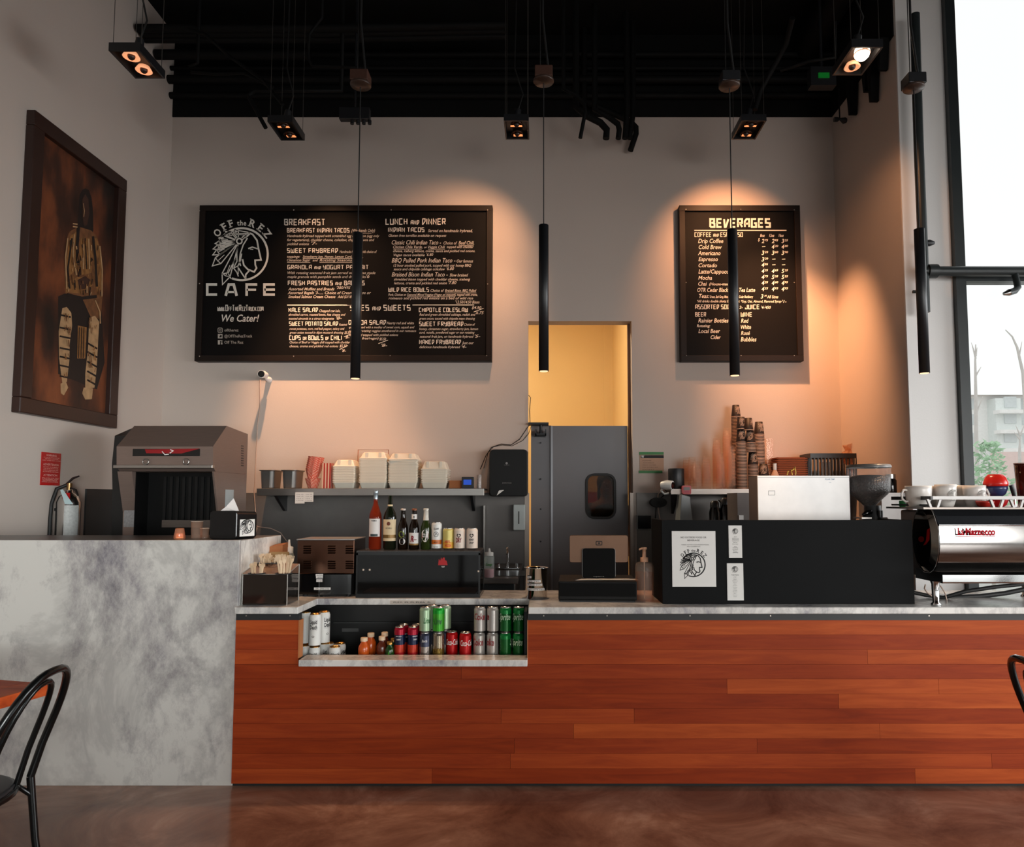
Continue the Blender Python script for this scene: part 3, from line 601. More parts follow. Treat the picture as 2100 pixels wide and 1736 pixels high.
for t_, x0, y, x1, c in (('Drip Coffee', 257, 437, 512, 44), ('Cold Brew', 262, 498, 498, 42), ('Americano', 255, 560, 484, 42), ('Espresso', 260, 620, 458, 40), ('Cortado', 260, 683, 448, 40), ('Latte/Cappuccino', 260, 747, 632, 42), ('Mocha', 258, 810, 398, 40), ('Chai', 258, 870, 345, 40), ('(House-made)', 370, 867, 600, 28), ('OTR Cedar Blackberry Tea Latte', 248, 934, 836, 42), ('Teas:', 265, 996, 370, 42), ('Green, Earl Gray, Mint, Chamomile, Cedar Blackberry', 376, 996, 815, 26), ('*All drinks double shots; Extra shot', 245, 1040, 680, 25), ('*Soy, Oat, Almond, Flavored Syrup-', 693, 1042, 1110, 25), ("'1-", 1112, 1045, 1155, 28), ('2-', 675, 1105, 710, 30), ("'4-'450", 900, 1106, 995, 30),
    ('8oz', 887, 375, 935, 30), ('12oz', 980, 375, 1032, 30), ('16oz', 1076, 375, 1128, 30), ('Rainier Bottles', 258, 1245, 565, 42), ('Rotating:', 243, 1292, 380, 28), ('Local Beer', 260, 1352, 480, 42), ('Cider', 384, 1414, 487, 40), ('Red', 693, 1247, 770, 42), ('White', 690, 1311, 795, 42), ('Ros\u00e9', 693, 1372, 783, 40), ('Bubbles', 690, 1437, 850, 44), ('3', 893, 1000, 920, 42), ('.00', 928, 980, 955, 16), ('All Sizes', 958, 998, 1072, 30), ('$', 866, 418, 884, 32)):
    put_text(g, t_, x0, y, x1, c, m6, .22, .008)
g.obj('item_lettering', CHALK, MB2); g = G()
for y, row in ((437, ('2.75', '2.95', '3.25')), (495, ('-', '4.20', '4.80')), (557, ('3.20', '3.60', '3.90')), (623, ('3.20', '-', '-')), (680, ('4.05', '-', '-')), (742, ('4.25', '4.65', '5.25')), (803, ('4.75', '5.05', '5.55')), (863, ('4.25', '4.60', '4.95')), (925, ('4.25', '4.95', '4.95'))):
    for x, v in zip((902, 1005, 1105), row):
        if v == '-': g.poly([(x + 5, y - 24), (x + 38, y - 26), (x + 38, y - 20), (x + 5, y - 18)], m6)
        else: put_text(g, v[0], x, y, x + 28, 42, m6, .2, .012); put_text(g, v[2:], x + 32, y - 18, x + 66, 20, m6, .2, .01)
g.obj('price_lettering', CHALK, MB2)

# ------------------------------------------------------------------ framed painting on the side wall
FB = [atx(70, 225, XL + .06), atx(260, 367, XL + .06), atx(242, 877, XL + .06), atx(43, 847, XL + .06)]
Pt = thing('framed_painting', 'dark framed painting of a seated figure in regalia', 'painting', (XL + .03, (FB[0].y + FB[1].y) / 2, FB[3].z))
ya, yb2 = (FB[0].y + FB[3].y) / 2, (FB[1].y + FB[2].y) / 2; zt, zb = (FB[0].z + FB[1].z) / 2, (FB[2].z + FB[3].z) / 2
fw = .105; FRM = mat('dark walnut frame', '2C1812', .4, 0, .25, 6)
for (a, b, c, d) in ((ya, yb2, zt - fw, zt), (ya, yb2, zb, zb + fw), (ya, ya + fw, zb + fw, zt - fw), (yb2 - fw, yb2, zb + fw, zt - fw)):
    G().box(XL, XL + .06, a, b, c, d).obj('frame_rail', FRM, Pt, .006)
m, n, l, b = newmat('painted backdrop', .55)
gg = n.new('ShaderNodeNewGeometry'); mp = n.new('ShaderNodeMapping'); mp.inputs['Scale'].default_value = (1, 2.2, 1.0); l.new(gg.outputs['Position'], mp.inputs[0])
a = n.new('ShaderNodeTexNoise'); a.inputs['Scale'].default_value = 1.9; a.inputs['Detail'].default_value = 6; l.new(mp.outputs[0], a.inputs[0])
ramp_nodes(m, [(.32, '1A0E08'), (.46, '3E1F11'), (.57, '6C381D'), (.72, '874A28')], a.outputs['Fac'], b.inputs['Base Color'])
G().box(XL, XL + .02, ya + fw * .8, yb2 - fw * .8, zb + fw * .8, zt - fw * .8).obj('canvas', m, Pt)
LAY = [0.0]
def mw(x, y): return atx(x / 2.516, 210 + y / 2.516, XL + .0205 + LAY[0])
mw2 = mw3 = mw
class GP_(G):            # every brush patch lies a hair above the one before
    def poly(s, pts, mp): LAY[0] += .00012; return G.poly(s, pts, mp)
    def stroke(s, pts, w, mp, closed=False): LAY[0] += .00012; return G.stroke(s, pts, w, mp, closed)
P_ = [mat('paint umber', '1A0F0A', .6), mat('paint tan', '84592F', .6, 0, .6, 26), mat('paint pale hide', 'AA8660', .6, 0, .5, 20), mat('paint russet', '6A4326', .6, 0, .7, 24), mat('paint skin', '3A2116', .6, 0, .4, 24)]
g = GP_()
g.mi = 0; g.poly([(300, 1000), (335, 985), (520, 1000), (540, 1340), (500, 1480), (300, 1400)], mw); g.poly([(410, 480), (425, 450), (442, 443), (458, 452), (472, 490), (480, 560), (482, 660), (470, 700), (415, 700), (402, 620), (406, 540)], mw)
g.mi = 3; g.poly([(345, 700), (360, 665), (405, 640), (470, 660), (500, 690), (525, 780), (530, 980), (520, 1120), (465, 1100), (420, 1000), (335, 985), (332, 860)], mw)
g.mi = 2; g.poly([(322, 1060), (345, 1055), (368, 1085), (372, 1150), (360, 1240), (358, 1330), (345, 1440), (322, 1450), (305, 1320), (303, 1180)], mw2); g.poly([(460, 1110), (490, 1100), (512, 1130), (505, 1260), (498, 1380), (488, 1470), (440, 1480), (440, 1400), (455, 1260)], mw2)
g.poly([(312, 1450), (340, 1440), (352, 1470), (330, 1510), (314, 1500)], mw2); g.poly([(432, 1470), (480, 1475), (474, 1530), (440, 1532), (424, 1500)], mw2)
g.mi = 1; g.poly([(362, 690), (395, 665), (405, 760), (398, 860), (352, 900), (340, 820)], mw2); g.poly([(415, 700), (462, 700), (480, 790), (470, 880), (420, 890), (408, 800)], mw2); g.poly([(402, 1150), (448, 1160), (440, 1320), (398, 1320)], mw2); g.poly([(340, 930), (400, 900), (452, 905), (480, 940), (430, 985), (340, 980)], mw2); g.poly([(478, 700), (500, 700), (526, 800), (528, 960), (500, 980), (486, 860)], mw2)
g.mi = 4; g.poly([(424, 500), (440, 470), (456, 500), (462, 570), (450, 630), (436, 640), (424, 590)], mw2); g.poly([(400, 915), (440, 895), (465, 915), (450, 960), (410, 965)], mw3)
g.mi = 0
for y in (1095, 1160, 1205, 1265, 1310, 1355, 1410): g.stroke([(308, y), (366, y + 12)], 9, mw3)
for y in (1240, 1285, 1335, 1385, 1430): g.stroke([(450, y), (502, y + 30)], 9, mw3)
g.stroke([(405, 640), (398, 740), (402, 830)], 16, mw3); g.stroke([(372, 700), (350, 860), (360, 960)], 8, mw3); g.stroke([(480, 690), (492, 800), (500, 950)], 12, mw3); g.stroke([(440, 700), (448, 860)], 6, mw3); g.stroke([(345, 990), (420, 1010), (500, 1000)], 16, mw3)
for x in (410, 422, 434): g.stroke([(x, 1160), (x - 4, 1318)], 4, mw3)
g.mi = 2
for pts in ([(350, 700), (338, 800), (345, 960)], [(384, 680), (378, 780), (386, 850)], [(432, 710), (430, 860)], [(458, 705), (462, 860)], [(515, 740), (528, 860), (526, 1000)], [(492, 1020), (516, 1080), (518, 1140)], [(376, 625), (400, 628)], [(376, 640), (400, 643)]): g.stroke(pts, 6, mw3)
random.seed(21)
for k in range(90):          # loose brush marks: fringe and quillwork
    if k < 60: x_, y_ = random.uniform(345, 522), random.uniform(690, 980)
    else: x_, y_ = random.choice((random.uniform(312, 362), random.uniform(458, 500))), random.uniform(1080, 1440)
    g.mi = random.choice((0, 0, 1, 2, 3, 3)) if k < 60 else random.choice((1, 3, 3)); dx_ = random.uniform(-7, 7); L_ = random.uniform(14, 46)
    g.stroke([(x_, y_), (x_ + dx_, y_ + L_)], random.uniform(2.5, 6), mw3)
g.mi = 2; g.stroke([(430, 520), (436, 560), (432, 590)], 3, mw3)
g.obj('painted_figure', P_, Pt)

# ------------------------------------------------------------------ pendants
def pendant(px_top, py_top, px_b, py_b, py_can, Y, label, boxed=True):
    a, b = at(px_top, py_top, Y), at(px_b, py_b, Y); r = 10.3 / ppm(Y); cn = at(px_top, py_can, Y).z
    x, z0, z1 = b.x, b.z, a.z
    t = thing('pendant_light', label, 'pendant light', (x, Y, z0), 'black tube pendants over the counter')
    G().lathe([(r * .86, 0.004), (r, 0), (r, z1 - z0), (r * .3, z1 - z0 + .004)], x, Y, z0, 22, True).obj('tube_shade', BLK, t)
    G().lathe([(r * .84, 0), (r * .84, .003)], x, Y, z0 - .001, 18).obj('lens', mat('pendant lens', 'FFE0C0', .4, emit='FFD0A0', es=1.6), t)
    G().cyl((x, Y, z1), (x, Y, cn), .0035, 6).obj('cord', BLKR, t)
    q = .062
    G().lathe([(.012, -.008), (q * .96, -.002), (q, .002), (q, .012)], x, Y, cn, 20).obj('canopy', mat('canopy disc', '3A2A22', .35, .3), t)
    if boxed: G().box(x - .053, x + .053, Y - .05, Y + .05, cn + .012, cn + .078).obj('junction_box', mat('brown junction box', '4A3026', .5, .2) if px_top < 1300 else BLK, t, .004)
    G().tube([(x + .03, Y, cn + .07), (x + .02, Y, cn + .16), (x - .005, Y, cn + .4), (x, Y, ZC)], .007, 6).obj('conduit', BLKR, t)
    G().cyl((x - .02, Y, cn + .07), (x - .02, Y, ZC), .003, 5).obj('hanger_wire', BLKR, t)
    l = bpy.data.lights.new('pendant_bulb', 'SPOT'); l.energy = 26; l.color = (1, .62, .36); l.spot_size = math.radians(80); l.spot_blend = .7; l.shadow_soft_size = .025
    o = bpy.data.objects.new('pendant_bulb', l); C.objects.link(o); o.parent = t; o.location = (0, 0, -.012)
pendant(738, 478, 728.5, 776, 176, 4.1, 'black tube pendant hanging before the food menu board')
pendant(1115, 462, 1115, 761, 168, 4.1, 'black tube pendant hanging before the yellow doorway opening')
pendant(1500, 471, 1507, 770, 178, 4.1, 'black tube pendant hanging before the beverages board')
pendant(1879, 470, 1896, 765, 182, 4.1, 'black tube pendant hanging before the pale wall pier')

# ------------------------------------------------------------------ hung spotlights
LAMP = mat('lit reflector', 'E8A47C', .35, emit='FFB080', es=.9); BULBHOT = mat('hot bulb', 'FFFFFF', .3, emit='FFE6C8', es=14)
def spots(px, py, Y, label, lamps, w=.2, d=.3, near=False, hot=False, col=(1, .53, .28)):
    c = at(px, py, Y); t = thing('hanging_spotlight', label, 'spotlight', (c.x, Y, c.z), 'double spotlights hung on wires')
    x, z = c.x, c.z; hgt = .055; th = .012
    g = G(); g.box(x - w / 2, x - w / 2 + th, Y - d / 2, Y + d / 2, z - hgt, z); g.box(x + w / 2 - th, x + w / 2, Y - d / 2, Y + d / 2, z - hgt, z); g.box(x - w / 2 + th, x + w / 2 - th, Y - d / 2, Y - d / 2 + th, z - hgt, z); g.box(x - w / 2 + th, x + w / 2 - th, Y + d / 2 - th, Y + d / 2, z - hgt, z); g.box(x - w / 2 + th, x + w / 2 - th, Y - d / 2 + th, Y + d / 2 - th, z - .008, z)
    g.obj('housing', BLK, t)
    for k, s in enumerate((-1, 1)):
        yy = Y + s * d * .24
        if not near:
            G().box(x - .05 + .02 * k, x + .045, yy + .005, yy + .022 + .008 * k, z - .052, z - .047).obj('glow_bar', mat('lamp glow bar', 'E89A70', .4, emit='FF9A5C', es=1.3), t)  # glowing bar stands in for the visible sliver of the lit lamp
        rt = G().lathe([(.044, -.052), (.052, -.048), (.036, -.02), (.016, -.012)], x, yy, z, 20, False).obj('reflector', LAMP if near else mat('shaded reflector', '3A2418', .3, .6), t)  # far reflectors coloured dark as if shaded, near ones glow
        G().ball((x, yy, z - .042), .024 if not (hot and k == 0) else .05, 12, 6).obj('bulb', BULBHOT if (hot and k == 0) else mat('bulb cap', '2A1A10', .4), t)
    for sx, sy in ((-1, -1), (1, -1), (-1, 1), (1, 1)): G().cyl((x + sx * (w / 2 - .01), Y + sy * d * .4, z), (x + sx * (w / 2 - .01), Y + sy * d * .4, ZC), .0022, 5).obj('hanger_wire', mat('steel wire', '5A5652', .4, .6), t)
    G().tube([(x, Y, z), (x, Y, z + .05), (x + .01, Y, z + .12)], [.02, .03, .026], 10).obj('socket', BLK, t)
    G().tube([(x + .01, Y, z + .12), (x + .05, Y, z + .25), (x - .02, Y + .03, z + .5), (x, Y, ZC)], .006, 6).obj('cable', BLKR, t)
    for k, (tx, ty, tz, e, ang, bl) in enumerate(lamps):
        l = bpy.data.lights.new('spot_beam', 'SPOT'); l.energy = e; l.color = col; l.spot_size = math.radians(ang); l.spot_blend = bl; l.shadow_soft_size = .03
        o = bpy.data.objects.new('spot_beam', l); C.objects.link(o); o.parent = t; o.location = (0, (-1) ** (k + 1) * d * .24, -.075)
        o.rotation_euler = (Vector((tx, ty, tz)) - (Vector((x, Y, z)) + Vector(o.location))).to_track_quat('-Z', 'Y').to_euler()
def wp(px, py): return tuple(at(px, py, YB))
spots(283, 117, 4.45, 'double spotlight hung near the framed painting', [(-1.4, 3.95, .95, 150, 36, .9)], d=.30, near=True)
spots(588, 256, 5.62, 'double spotlight hung above the logo end of the food board', [(*wp(655, 915), 560, 48, .9), (*wp(690, 640), 60, 80, .8)], d=.3)
spots(1060, 254, 5.62, 'double spotlight hung above the middle of the back wall', [(*wp(920, 560), 125, 84, .95), (*wp(940, 860), 90, 60, 1)], d=.3)
spots(1535, 254, 5.62, 'double spotlight hung above the beverages board', [(*wp(1490, 520), 200, 80, .95), (*wp(1670, 860), 760, 58, 1)], d=.3, col=(1, .45, .20))
spots(1757, 110, 4.45, 'double spotlight with a glaring bulb near the window', [(1.3, 3.6, .6, 210, 44, .9), (*wp(1800, 700), 50, 64, 1)], d=.30, hot=True, near=True, col=(1, .46, .20))

# ------------------------------------------------------------------ black services under the ceiling
def pipe(name, pts, r, label, cat='pipe', group=None, m=CEILB):
    return G().tube(pts, r, 10).thing(name, m, label, cat, group)
for k, (py, Y, r) in enumerate(((112, 6.42, .03), (140, 6.43, .022), (163, 6.40, .04), (196, 6.44, .03))):
    a, b = at(345, py, Y), at(1765, py, Y)
    pipe('ceiling_pipe' + (f'.{k:03d}' if k else ''), [(XL, Y, a.z), (XR, Y, a.z)], r, ('thin', 'slim', 'thick', 'lowest')[k] + ' black pipe running the width of the black ceiling', group=None)
for k, (py, dyy) in enumerate(((58, 0), (68, .1), (80, .2))):
    p = atx(300 + 8 * k, py, XL + .1); pipe('ceiling_duct' + (f'.{k:03d}' if k else ''), [(XL + .02, p.y, p.z), (XL + 1.6, p.y, p.z), (XL + 3.2, p.y + .1, p.z + .1)], .035, ('highest', 'middle', 'lowest')[k] + ' of three black conduits entering the painting wall', 'conduit')
p = atx(340, 112, XL + .1); pipe('ceiling_duct.003', [(XL + .01, p.y, p.z), (XL + 1.4, p.y, p.z)], .045, 'single thick black pipe stub above the corner', 'pipe')
pipe('sprinkler_drop', [Vector((at(700, 186, 5.9).x, 5.9, ZC)), at(700, 186, 5.9), at(560, 186, 5.9), at(522, 186, 5.9), at(510, 195, 5.9), at(512, 202, 5.9), at(545, 262, 5.9)], .018, 'black elbow pipe dropping beside the logo end spotlight', 'pipe')
pipe('cable_run', [at(385, 60, 5.7), at(420, 70, 5.7), at(470, 115, 5.7), at(540, 165, 5.7), at(580, 215, 5.6)], .014, 'black cable sloping down to the logo end spotlight', 'cable')
pipe('emergency_lamp_arm', [Vector((at(405, 130, 5.8).x, 5.8, ZC)), at(405, 130, 5.8), at(388, 136, 5.8), at(392, 148, 5.8), at(440, 152, 5.8), at(500, 150, 5.8), at(560, 180, 5.8)], .014, 'black curled conduit near the painting corner', 'conduit')
pipe('flexible_conduit', [Vector((at(660, 37, 5.4).x, 5.4, ZC)), at(660, 37, 5.4), at(634, 70, 5.4), at(632, 120, 5.4), at(640, 135, 5.4), at(740, 139, 5.4)], .012, 'black bent conduit left of the food board pendant', 'conduit')
t = thing('junction_strip', 'black terminal strip with round plugs below the ceiling', 'electrical box', at(729, 250, 5.9))
a, b = at(697, 247, 5.9), at(759, 223, 5.9)
G().box(a.x, b.x, 5.87, 5.93, a.z, b.z).obj('box', BLK, t, .004)
for k in range(4):
    p = at(722 + k * 12, 251, 5.9); G().cyl((p.x, 5.9, p.z - .015), (p.x, 5.9, a.z), .016, 10).obj('plug', BLK, t)
G().cyl(((a.x + b.x) / 2, 5.9, b.z), ((a.x + b.x) / 2, 5.9, ZC), .01).obj('drop_rod', BLK, t)
def zz(x, y, Y=6.0): return at(1020 + x / 7, 140 + y / 7, Y)
hooks = [([(950, 300), (1150, 400), (1250, 520), (1260, 640), (1190, 1000)], .017, 'first black pipe tail with an open ring end'), ([(1130, 560), (1300, 690), (1480, 780), (1570, 880), (1560, 1010)], .03, 'second black pipe tail, thick and bent'), ([(1400, 600), (1600, 700), (1730, 800), (1750, 880), (1735, 1010)], .025, 'third black pipe tail beside the thin wires'), ([(1860, 420), (1855, 700), (1830, 1010)], .026, 'fourth black pipe tail, straight and hanging'), ([(1950, 420), (1940, 700), (1895, 1010)], .026, 'fifth black pipe tail, straight and hanging'), ([(1250, 480), (1600, 620), (1900, 760), (1990, 850), (1990, 940), (1910, 1180)], .027, 'longest black pipe tail reaching lowest of the cluster')]
for k, (pts, r, lab) in enumerate(hooks):
    q = [zz(*p, 5.85 + .11 * k) for p in pts]
    q = [Vector((q[0].x, q[0].y, ZC))] + q
    pipe('pipe_tail' + (f'.{k:03d}' if k else ''), q, r, lab + ' over the doorway', 'pipe')
# ducts over the window end
pipe('round_duct', [Vector((2.52, 3.6, 5.75)), Vector((2.52, 5.0, 5.74)), Vector((2.52, 6.4, 5.74))], .13, 'wide black round duct above the beverages pendant', 'duct')
pipe('ceiling_hose', [at(1625, 37, 5.2), at(1612, 90, 5.4), at(1585, 140, 5.5), at(1560, 185, 5.6), at(1548, 225, 5.6)], .022, 'black hose curving to the beverages spotlight', 'hose')
pipe('ceiling_hose.001', [at(1713, 45, 5.3), at(1712, 118, 5.3), at(1660, 125, 5.4), at(1600, 145, 5.5)], .014, 'thin black hose looping behind the glaring spotlight', 'hose')
a, b = at(1680, 157, 5.6), at(1702, 147, 5.6)
t = thing('exit_indicator', 'tiny green lit indicator under the black ceiling', 'indicator light', ((a.x + b.x) / 2, 5.65, a.z))
G().box(a.x - .06, b.x + .06, 5.62, 5.7, a.z - .06, b.z + .06).obj('housing', BLK, t)
G().box(a.x, b.x, 5.61, 5.62, a.z, b.z).obj('lit_face', mat('green lit face', '0B5A20', .4, emit='18C040', es=.12), t)
G().cyl(((a.x + b.x) / 2, 5.66, b.z + .06), ((a.x + b.x) / 2, 5.66, ZC), .012).obj('drop_rod', BLK, t)
# joist ends showing along the top of the return wall
for k, (px, py, hh_) in enumerate(((1752, 208, .12), (1783, 165, .10), (1795, 170, .16), (1814, 120, .10))):
    p = atx(px, py, XR - .03)
    g = G(); g.prism_x([(p.y - .05, ZK + .02), (p.y + .05, ZK + .02), (p.y + .012, p.z - hh_), (p.y - .012, p.z - hh_)], XR - .08, XR - .012)
    g.thing('beam_clip' + (f'.{k:03d}' if k else ''), CEILB, ('first', 'second', 'third', 'last')[k] + ' black beam clip from the corner along the return wall', 'bracket')
p = atx(1722, 245, XR - .1)
t = thing('spare_track_head', 'small black sprinkler head hanging in the back corner', 'sprinkler', p)
G().cyl(p + Vector((0, 0, .01)), Vector((p.x, p.y, ZK + .05)), .006).obj('drop_pipe', BLK, t)
G().tube([p + Vector((-.05, 0, 0)), p + Vector((-.02, 0, 0)), p + Vector((0, 0, .005)), p + Vector((.04, 0, -.01)), p + Vector((.06, 0, -.01))], [.022, .022, .01, .03, .02], 10).obj('head', BLK, t)
# sprinkler riser in front of the pier and its branch across the window
t = thing('sprinkler_riser', 'black vertical sprinkler pipe on the pale wall pier', 'pipe', (at(1890, 700, 5.2).x, 5.2, 0))
G().tube([at(1876, 30, 5.15), at(1884, 300, 5.15), at(1893, 520, 5.15), at(1897, 640, 5.15)], .035, 14).obj('riser_pipe', FRAME, t)
a, b = at(1893, 556, 5.15), at(2140, 556, 5.15)
G().cyl(a, (XRR - .2, 5.15, a.z), .037, 14).obj('branch_pipe', FRAME, t)
G().cyl(a + Vector((.03, 0, 0)), a + Vector((.1, 0, 0)), .052, 14).obj('coupling', FRAME, t)
q = at(2080, 556, 5.15); g = G(); g.tube([q, q + Vector((0, -.02, -.08)), q + Vector((0, -.03, -.13)), q + Vector((-.03, -.04, -.16)), q + Vector((-.08, -.05, -.175))], .024, 10); g.obj('sprinkler_arm', FRAME, t)
g = G(); g.tube([q + Vector((-.08, -.05, -.175)), q + Vector((-.12, -.05, -.185))], [.026, .012], 10); g.obj('sprinkler_head', CHROME, t)
a = at(1906, 498, 5.15); G().tube([a + Vector((-.05, 0, 0)), a, a + Vector((.035, 0, 0))], [.02, .026, .012], 8).obj('valve_knob', BLK, t)
a = at(1872, 598, 5.2); G().tube([a, a + Vector((.1, 0, 0))], .012, 8).obj('clamp', FRAME, t)
# ================================================================== the bar counter
YC, ZT = 3.75, .918
xm = at(480, 1400, YC).x                      # marble end block meets the timber here
nx0, nx1 = at(613, 1300, YC).x, at(1082, 1300, YC).x
zsh = at(800, 1353, 3.70).z                   # chilled-niche sill, top
YN = 4.05                                     # worktop edge behind the niche
XCR = 3.6
zb = at(800, 1271, YC).z; zs0 = min(at(800, 1254, YC).z, ZT - .0345)
WOODS = [wood(f'cherry plank {k}', *c) for k, c in enumerate((('863318', '983E1B', 'A94A20'), ('7C2B13', '8D3617', '9B401B'), ('903B18', 'A3471E', 'B45525'), ('752810', '863113', '943B17')))]
t = thing('bar_counter', 'long counter clad in reddish cherry planks with a chilled niche', 'counter', (0.8, YC, 0))
rows = [[], [], [1781], [946], [1491, 1925], [1719], [1028, 1300], [1176, 1801], [1055, 1550], [1047, 2027], [888, 1870]]
tint = [[2], [1], [0, 2], [3, 1], [3, 2, 2], [3, 2], [1, 0, 3], [1, 2, 2], [3, 1, 3], [1, 0, 1], [0, 3, 2]]
zbot = .018; rh = (zb - zbot) / 11
g = G()
for k, js in enumerate(rows):
    z1 = zb - k * rh; z0 = z1 - rh
    xs = [xm] + [at(j, 1400, YC).x for j in js] + [XCR]
    for q in range(len(xs) - 1):
        g.mi = tint[k][q]
        segs = [(xs[q], xs[q + 1], z0, z1)]
        if z1 > zsh - .03:      # cut round the niche
            cut = []
            for a, b, c, d in segs:
                if a < nx0: cut.append((a, min(b, nx0), c, d))
                if b > nx1: cut.append((max(a, nx1), b, c, d))
                lo = zsh - .034
                if c < lo and b > nx0 and a < nx1: cut.append((max(a, nx0), min(b, nx1), c, lo))
            segs = cut
        for a, b, c, d in segs: g.box(a + .0006, b - .0006, YC, YC + .02, c + .0005, d - .0005)
o = g.obj('plank_cladding', WOODS, t)
g = G(); g.box(xm, nx0 - .004, YC + .02, YC + .05, 0.0, ZT - .0345); g.box(nx1 + .004, XCR, YC + .02, YC + .05, 0, ZT - .0345); g.box(nx0 - .004, nx1 + .004, YC + .02, YC + .05, 0, zsh - .036)
g.box(XCR - .03, XCR, YC + .05, 4.4, 0, ZT - .0345); g.box(xm + .04, XCR - .03, 4.36, 4.4, 0, ZT - .0345)
g.obj('carcass', BLKM, t)
g = G(); g.box(xm + .002, nx0, YC - .004, YC + .02, zb, zs0); g.box(nx1, XCR, YC - .004, YC + .02, zb, zs0); g.obj('black_fascia', mat('black stained fascia', '15181A', .55), t)
g = G()
for px in (505, 595, 1115, 1245, 1415, 1580, 1905): p = at(px, 1262, YC - .004); g.box(p.x - .003, p.x + .003, YC - .006, YC - .003, p.z - .003, p.z + .003); 
g.obj('fascia_pin', SCREW, t)
g = G(); wl_ = mat('cut plank edge', 'A8683A', .5); g.box(nx0 - .002, nx0 + .006, YC - .002, YC + .05, zsh, zb); g.box(nx1 - .002, nx1 + .002, YC - .002, YC + .05, zsh, zb); g.obj('niche_edging', wl_, t)
G().box(xm, XCR, YC + .03, YC + .045, .0, .02).obj('toe_kick', BLKM, t)
# worktop, notched behind the niche
g = G(); yf = YC - .025
prof = [(xm, yf), (nx0 - .002, yf), (nx0 - .002, YN), (nx1 + .004, YN), (nx1 + .004, yf), (XCR, yf), (XCR, 4.42), (xm, 4.42)]
g.add([(x, y, ZT - .0345) for x, y in prof] + [(x, y, ZT) for x, y in prof], [(0, 7, 2, 1), (2, 7, 6, 3), (3, 6, 5, 4), (8, 9, 10, 15), (10, 11, 14, 15), (11, 12, 13, 14)] + [(i, (i + 1) % 8, 8 + (i + 1) % 8, 8 + i) for i in range(8)])
WT = g.thing('marble_worktop', MARB if 'MARB' in globals() else COUNT, 'pale veined marble worktop along the plank counter, notched over the niche', 'worktop', bevel=.004)
# printed strip on the worktop edge
a, b = at(800, 1238.5, YN - .002), at(893, 1230.5, YN - .002)
t = G().box(a.x, b.x, YN - .003, YN - .0005, a.z, b.z).thing('edge_label', mat('label tape', 'C4B8AC', .6), 'thin printed label strip on the worktop edge above the niche', 'label')
g = G()
def me_(x, y): return at(x, y, YN - .0036)
for x0, x1 in ((807, 819), (821, 826), (830, 840), (842, 851), (853, 872), (877, 884)): put_text(g, 'PLEASE'[:max(2, (x1 - x0) // 4)], x0, 1235.8, x1, 2.6, me_, 0, .01)
g.obj('lettering', INK, t)
# niche sill
G().box(at(612, 1360, 3.70).x, nx1 + .0, 3.70, 3.83, zsh - .033, zsh).thing('marble_sill', COUNT, 'pale marble sill along the front of the drinks niche', 'sill', bevel=.003)
# marble clad end block with its dark ledge
zl = at(300, 1107, YC + .02).z
t = thing('marble_end_block', 'tall grey clouded marble end block beside the plank counter', 'counter', ((XL + xm) / 2, YC, 0))
G().box(XL + .002, xm - .002, YC + .02, YC + .045, 0, zl).obj('front_slab', ENDM, t, .002)
G().box(xm - .025, xm - .002, YC + .045, 4.37, 0, zl - .004).obj('side_slab', COUNT, t)
G().box(XL + .002, xm - .025, YC + .045, 4.37, zl - .03, zl - .004).obj('ledge', mat('dark ledge top', '4A4644', .3), t)
G().box(XL + .002, xm - .03, 4.33, 4.37, 0, zl - .03).obj('back_panel', BLKM, t)
ZL = zl - .004
# ------------------------------------------------------------------ chilled niche
t = thing('display_fridge', 'black open-fronted drinks fridge under the notched worktop', 'fridge', ((nx0 + nx1) / 2, 4.0, .5))
FRB = mat('black fridge liner', '0C0D0D', .45)
zf = at(640, 1390, 3.9).z - .004; zr = at(900, 1347.5, 3.88).z
G().box(nx0 - .2, nx1 - .005, 4.28, 4.32, zf - .04, ZT - .04).obj('back_panel', FRB, t)
G().box(nx0 - .2, nx1 - .005, 3.805, 4.28, zf - .04, zf).obj('base', FRB, t)
G().box(at(745, 1347, 3.9).x, nx1 - .03, 3.835, 4.27, zf, zr).obj('riser_shelf', FRB, t)
g = G(); g.box(nx0 - .2, nx0 - .185, 3.82, 4.28, zf, ZT - .04); g.obj('side_panel', FRB, t)
g = G(); g.box(nx1 - .02, nx1 - .005, 3.84, 4.28, zf, ZT - .04); g.obj('side_panel', FRB, t)
g = G(); p = at(800, 1276, 4.27); g.box(nx0 + .03, nx1 - .03, 4.262, 4.28, p.z - .004, p.z + .004); g.obj('air_slot', mat('dark grey slot', '262828', .5), t)
a, b = at(701, 1295, 4.27), at(735, 1288, 4.27); g = G(); g.box(a.x, b.x, 4.272, 4.28, a.z, b.z); g.obj('rating_plate', mat('grey plate', '4C4C4C', .5), t)

# ------------------------------------------------------------------ cans
def can(name, h, r, bands, label='', cat='can', tall=False, top=ALU):
    """bands: list of (z0,z1,material)"""
    t = thing(name, label or 'can', cat)
    ms = [b[2] for b in bands] + [top]
    g = G()
    for k, (z0, z1, m_) in enumerate(bands):
        g.mi = k; g.lathe([(r, z0), (r, z1)], seg=20, cap=False)
    g.mi = len(bands); g.lathe([(r * .72, 0), (r * .8, .004)], seg=20); g.lathe([(r * .8, .004), (r, bands[0][0])], seg=20, cap=False)
    g.mi = len(bands) - 1; g.lathe([(r, bands[-1][1]), (r * .84, h - .004)], seg=20, cap=False)
    g.obj('body', ms, t)
    g = G(); g.lathe([(r * .84, h - .004), (r * .86, h - .001), (r * .8, h), (r * .76, h - .005), (.0001, h - .005)], seg=20, cap=False); g.obj('lid', top, t)
    g = G(); g.box(-.003, .006, -.011, .011, h - .005, h - .002); g.obj('pull_tab', top, t)
    return t
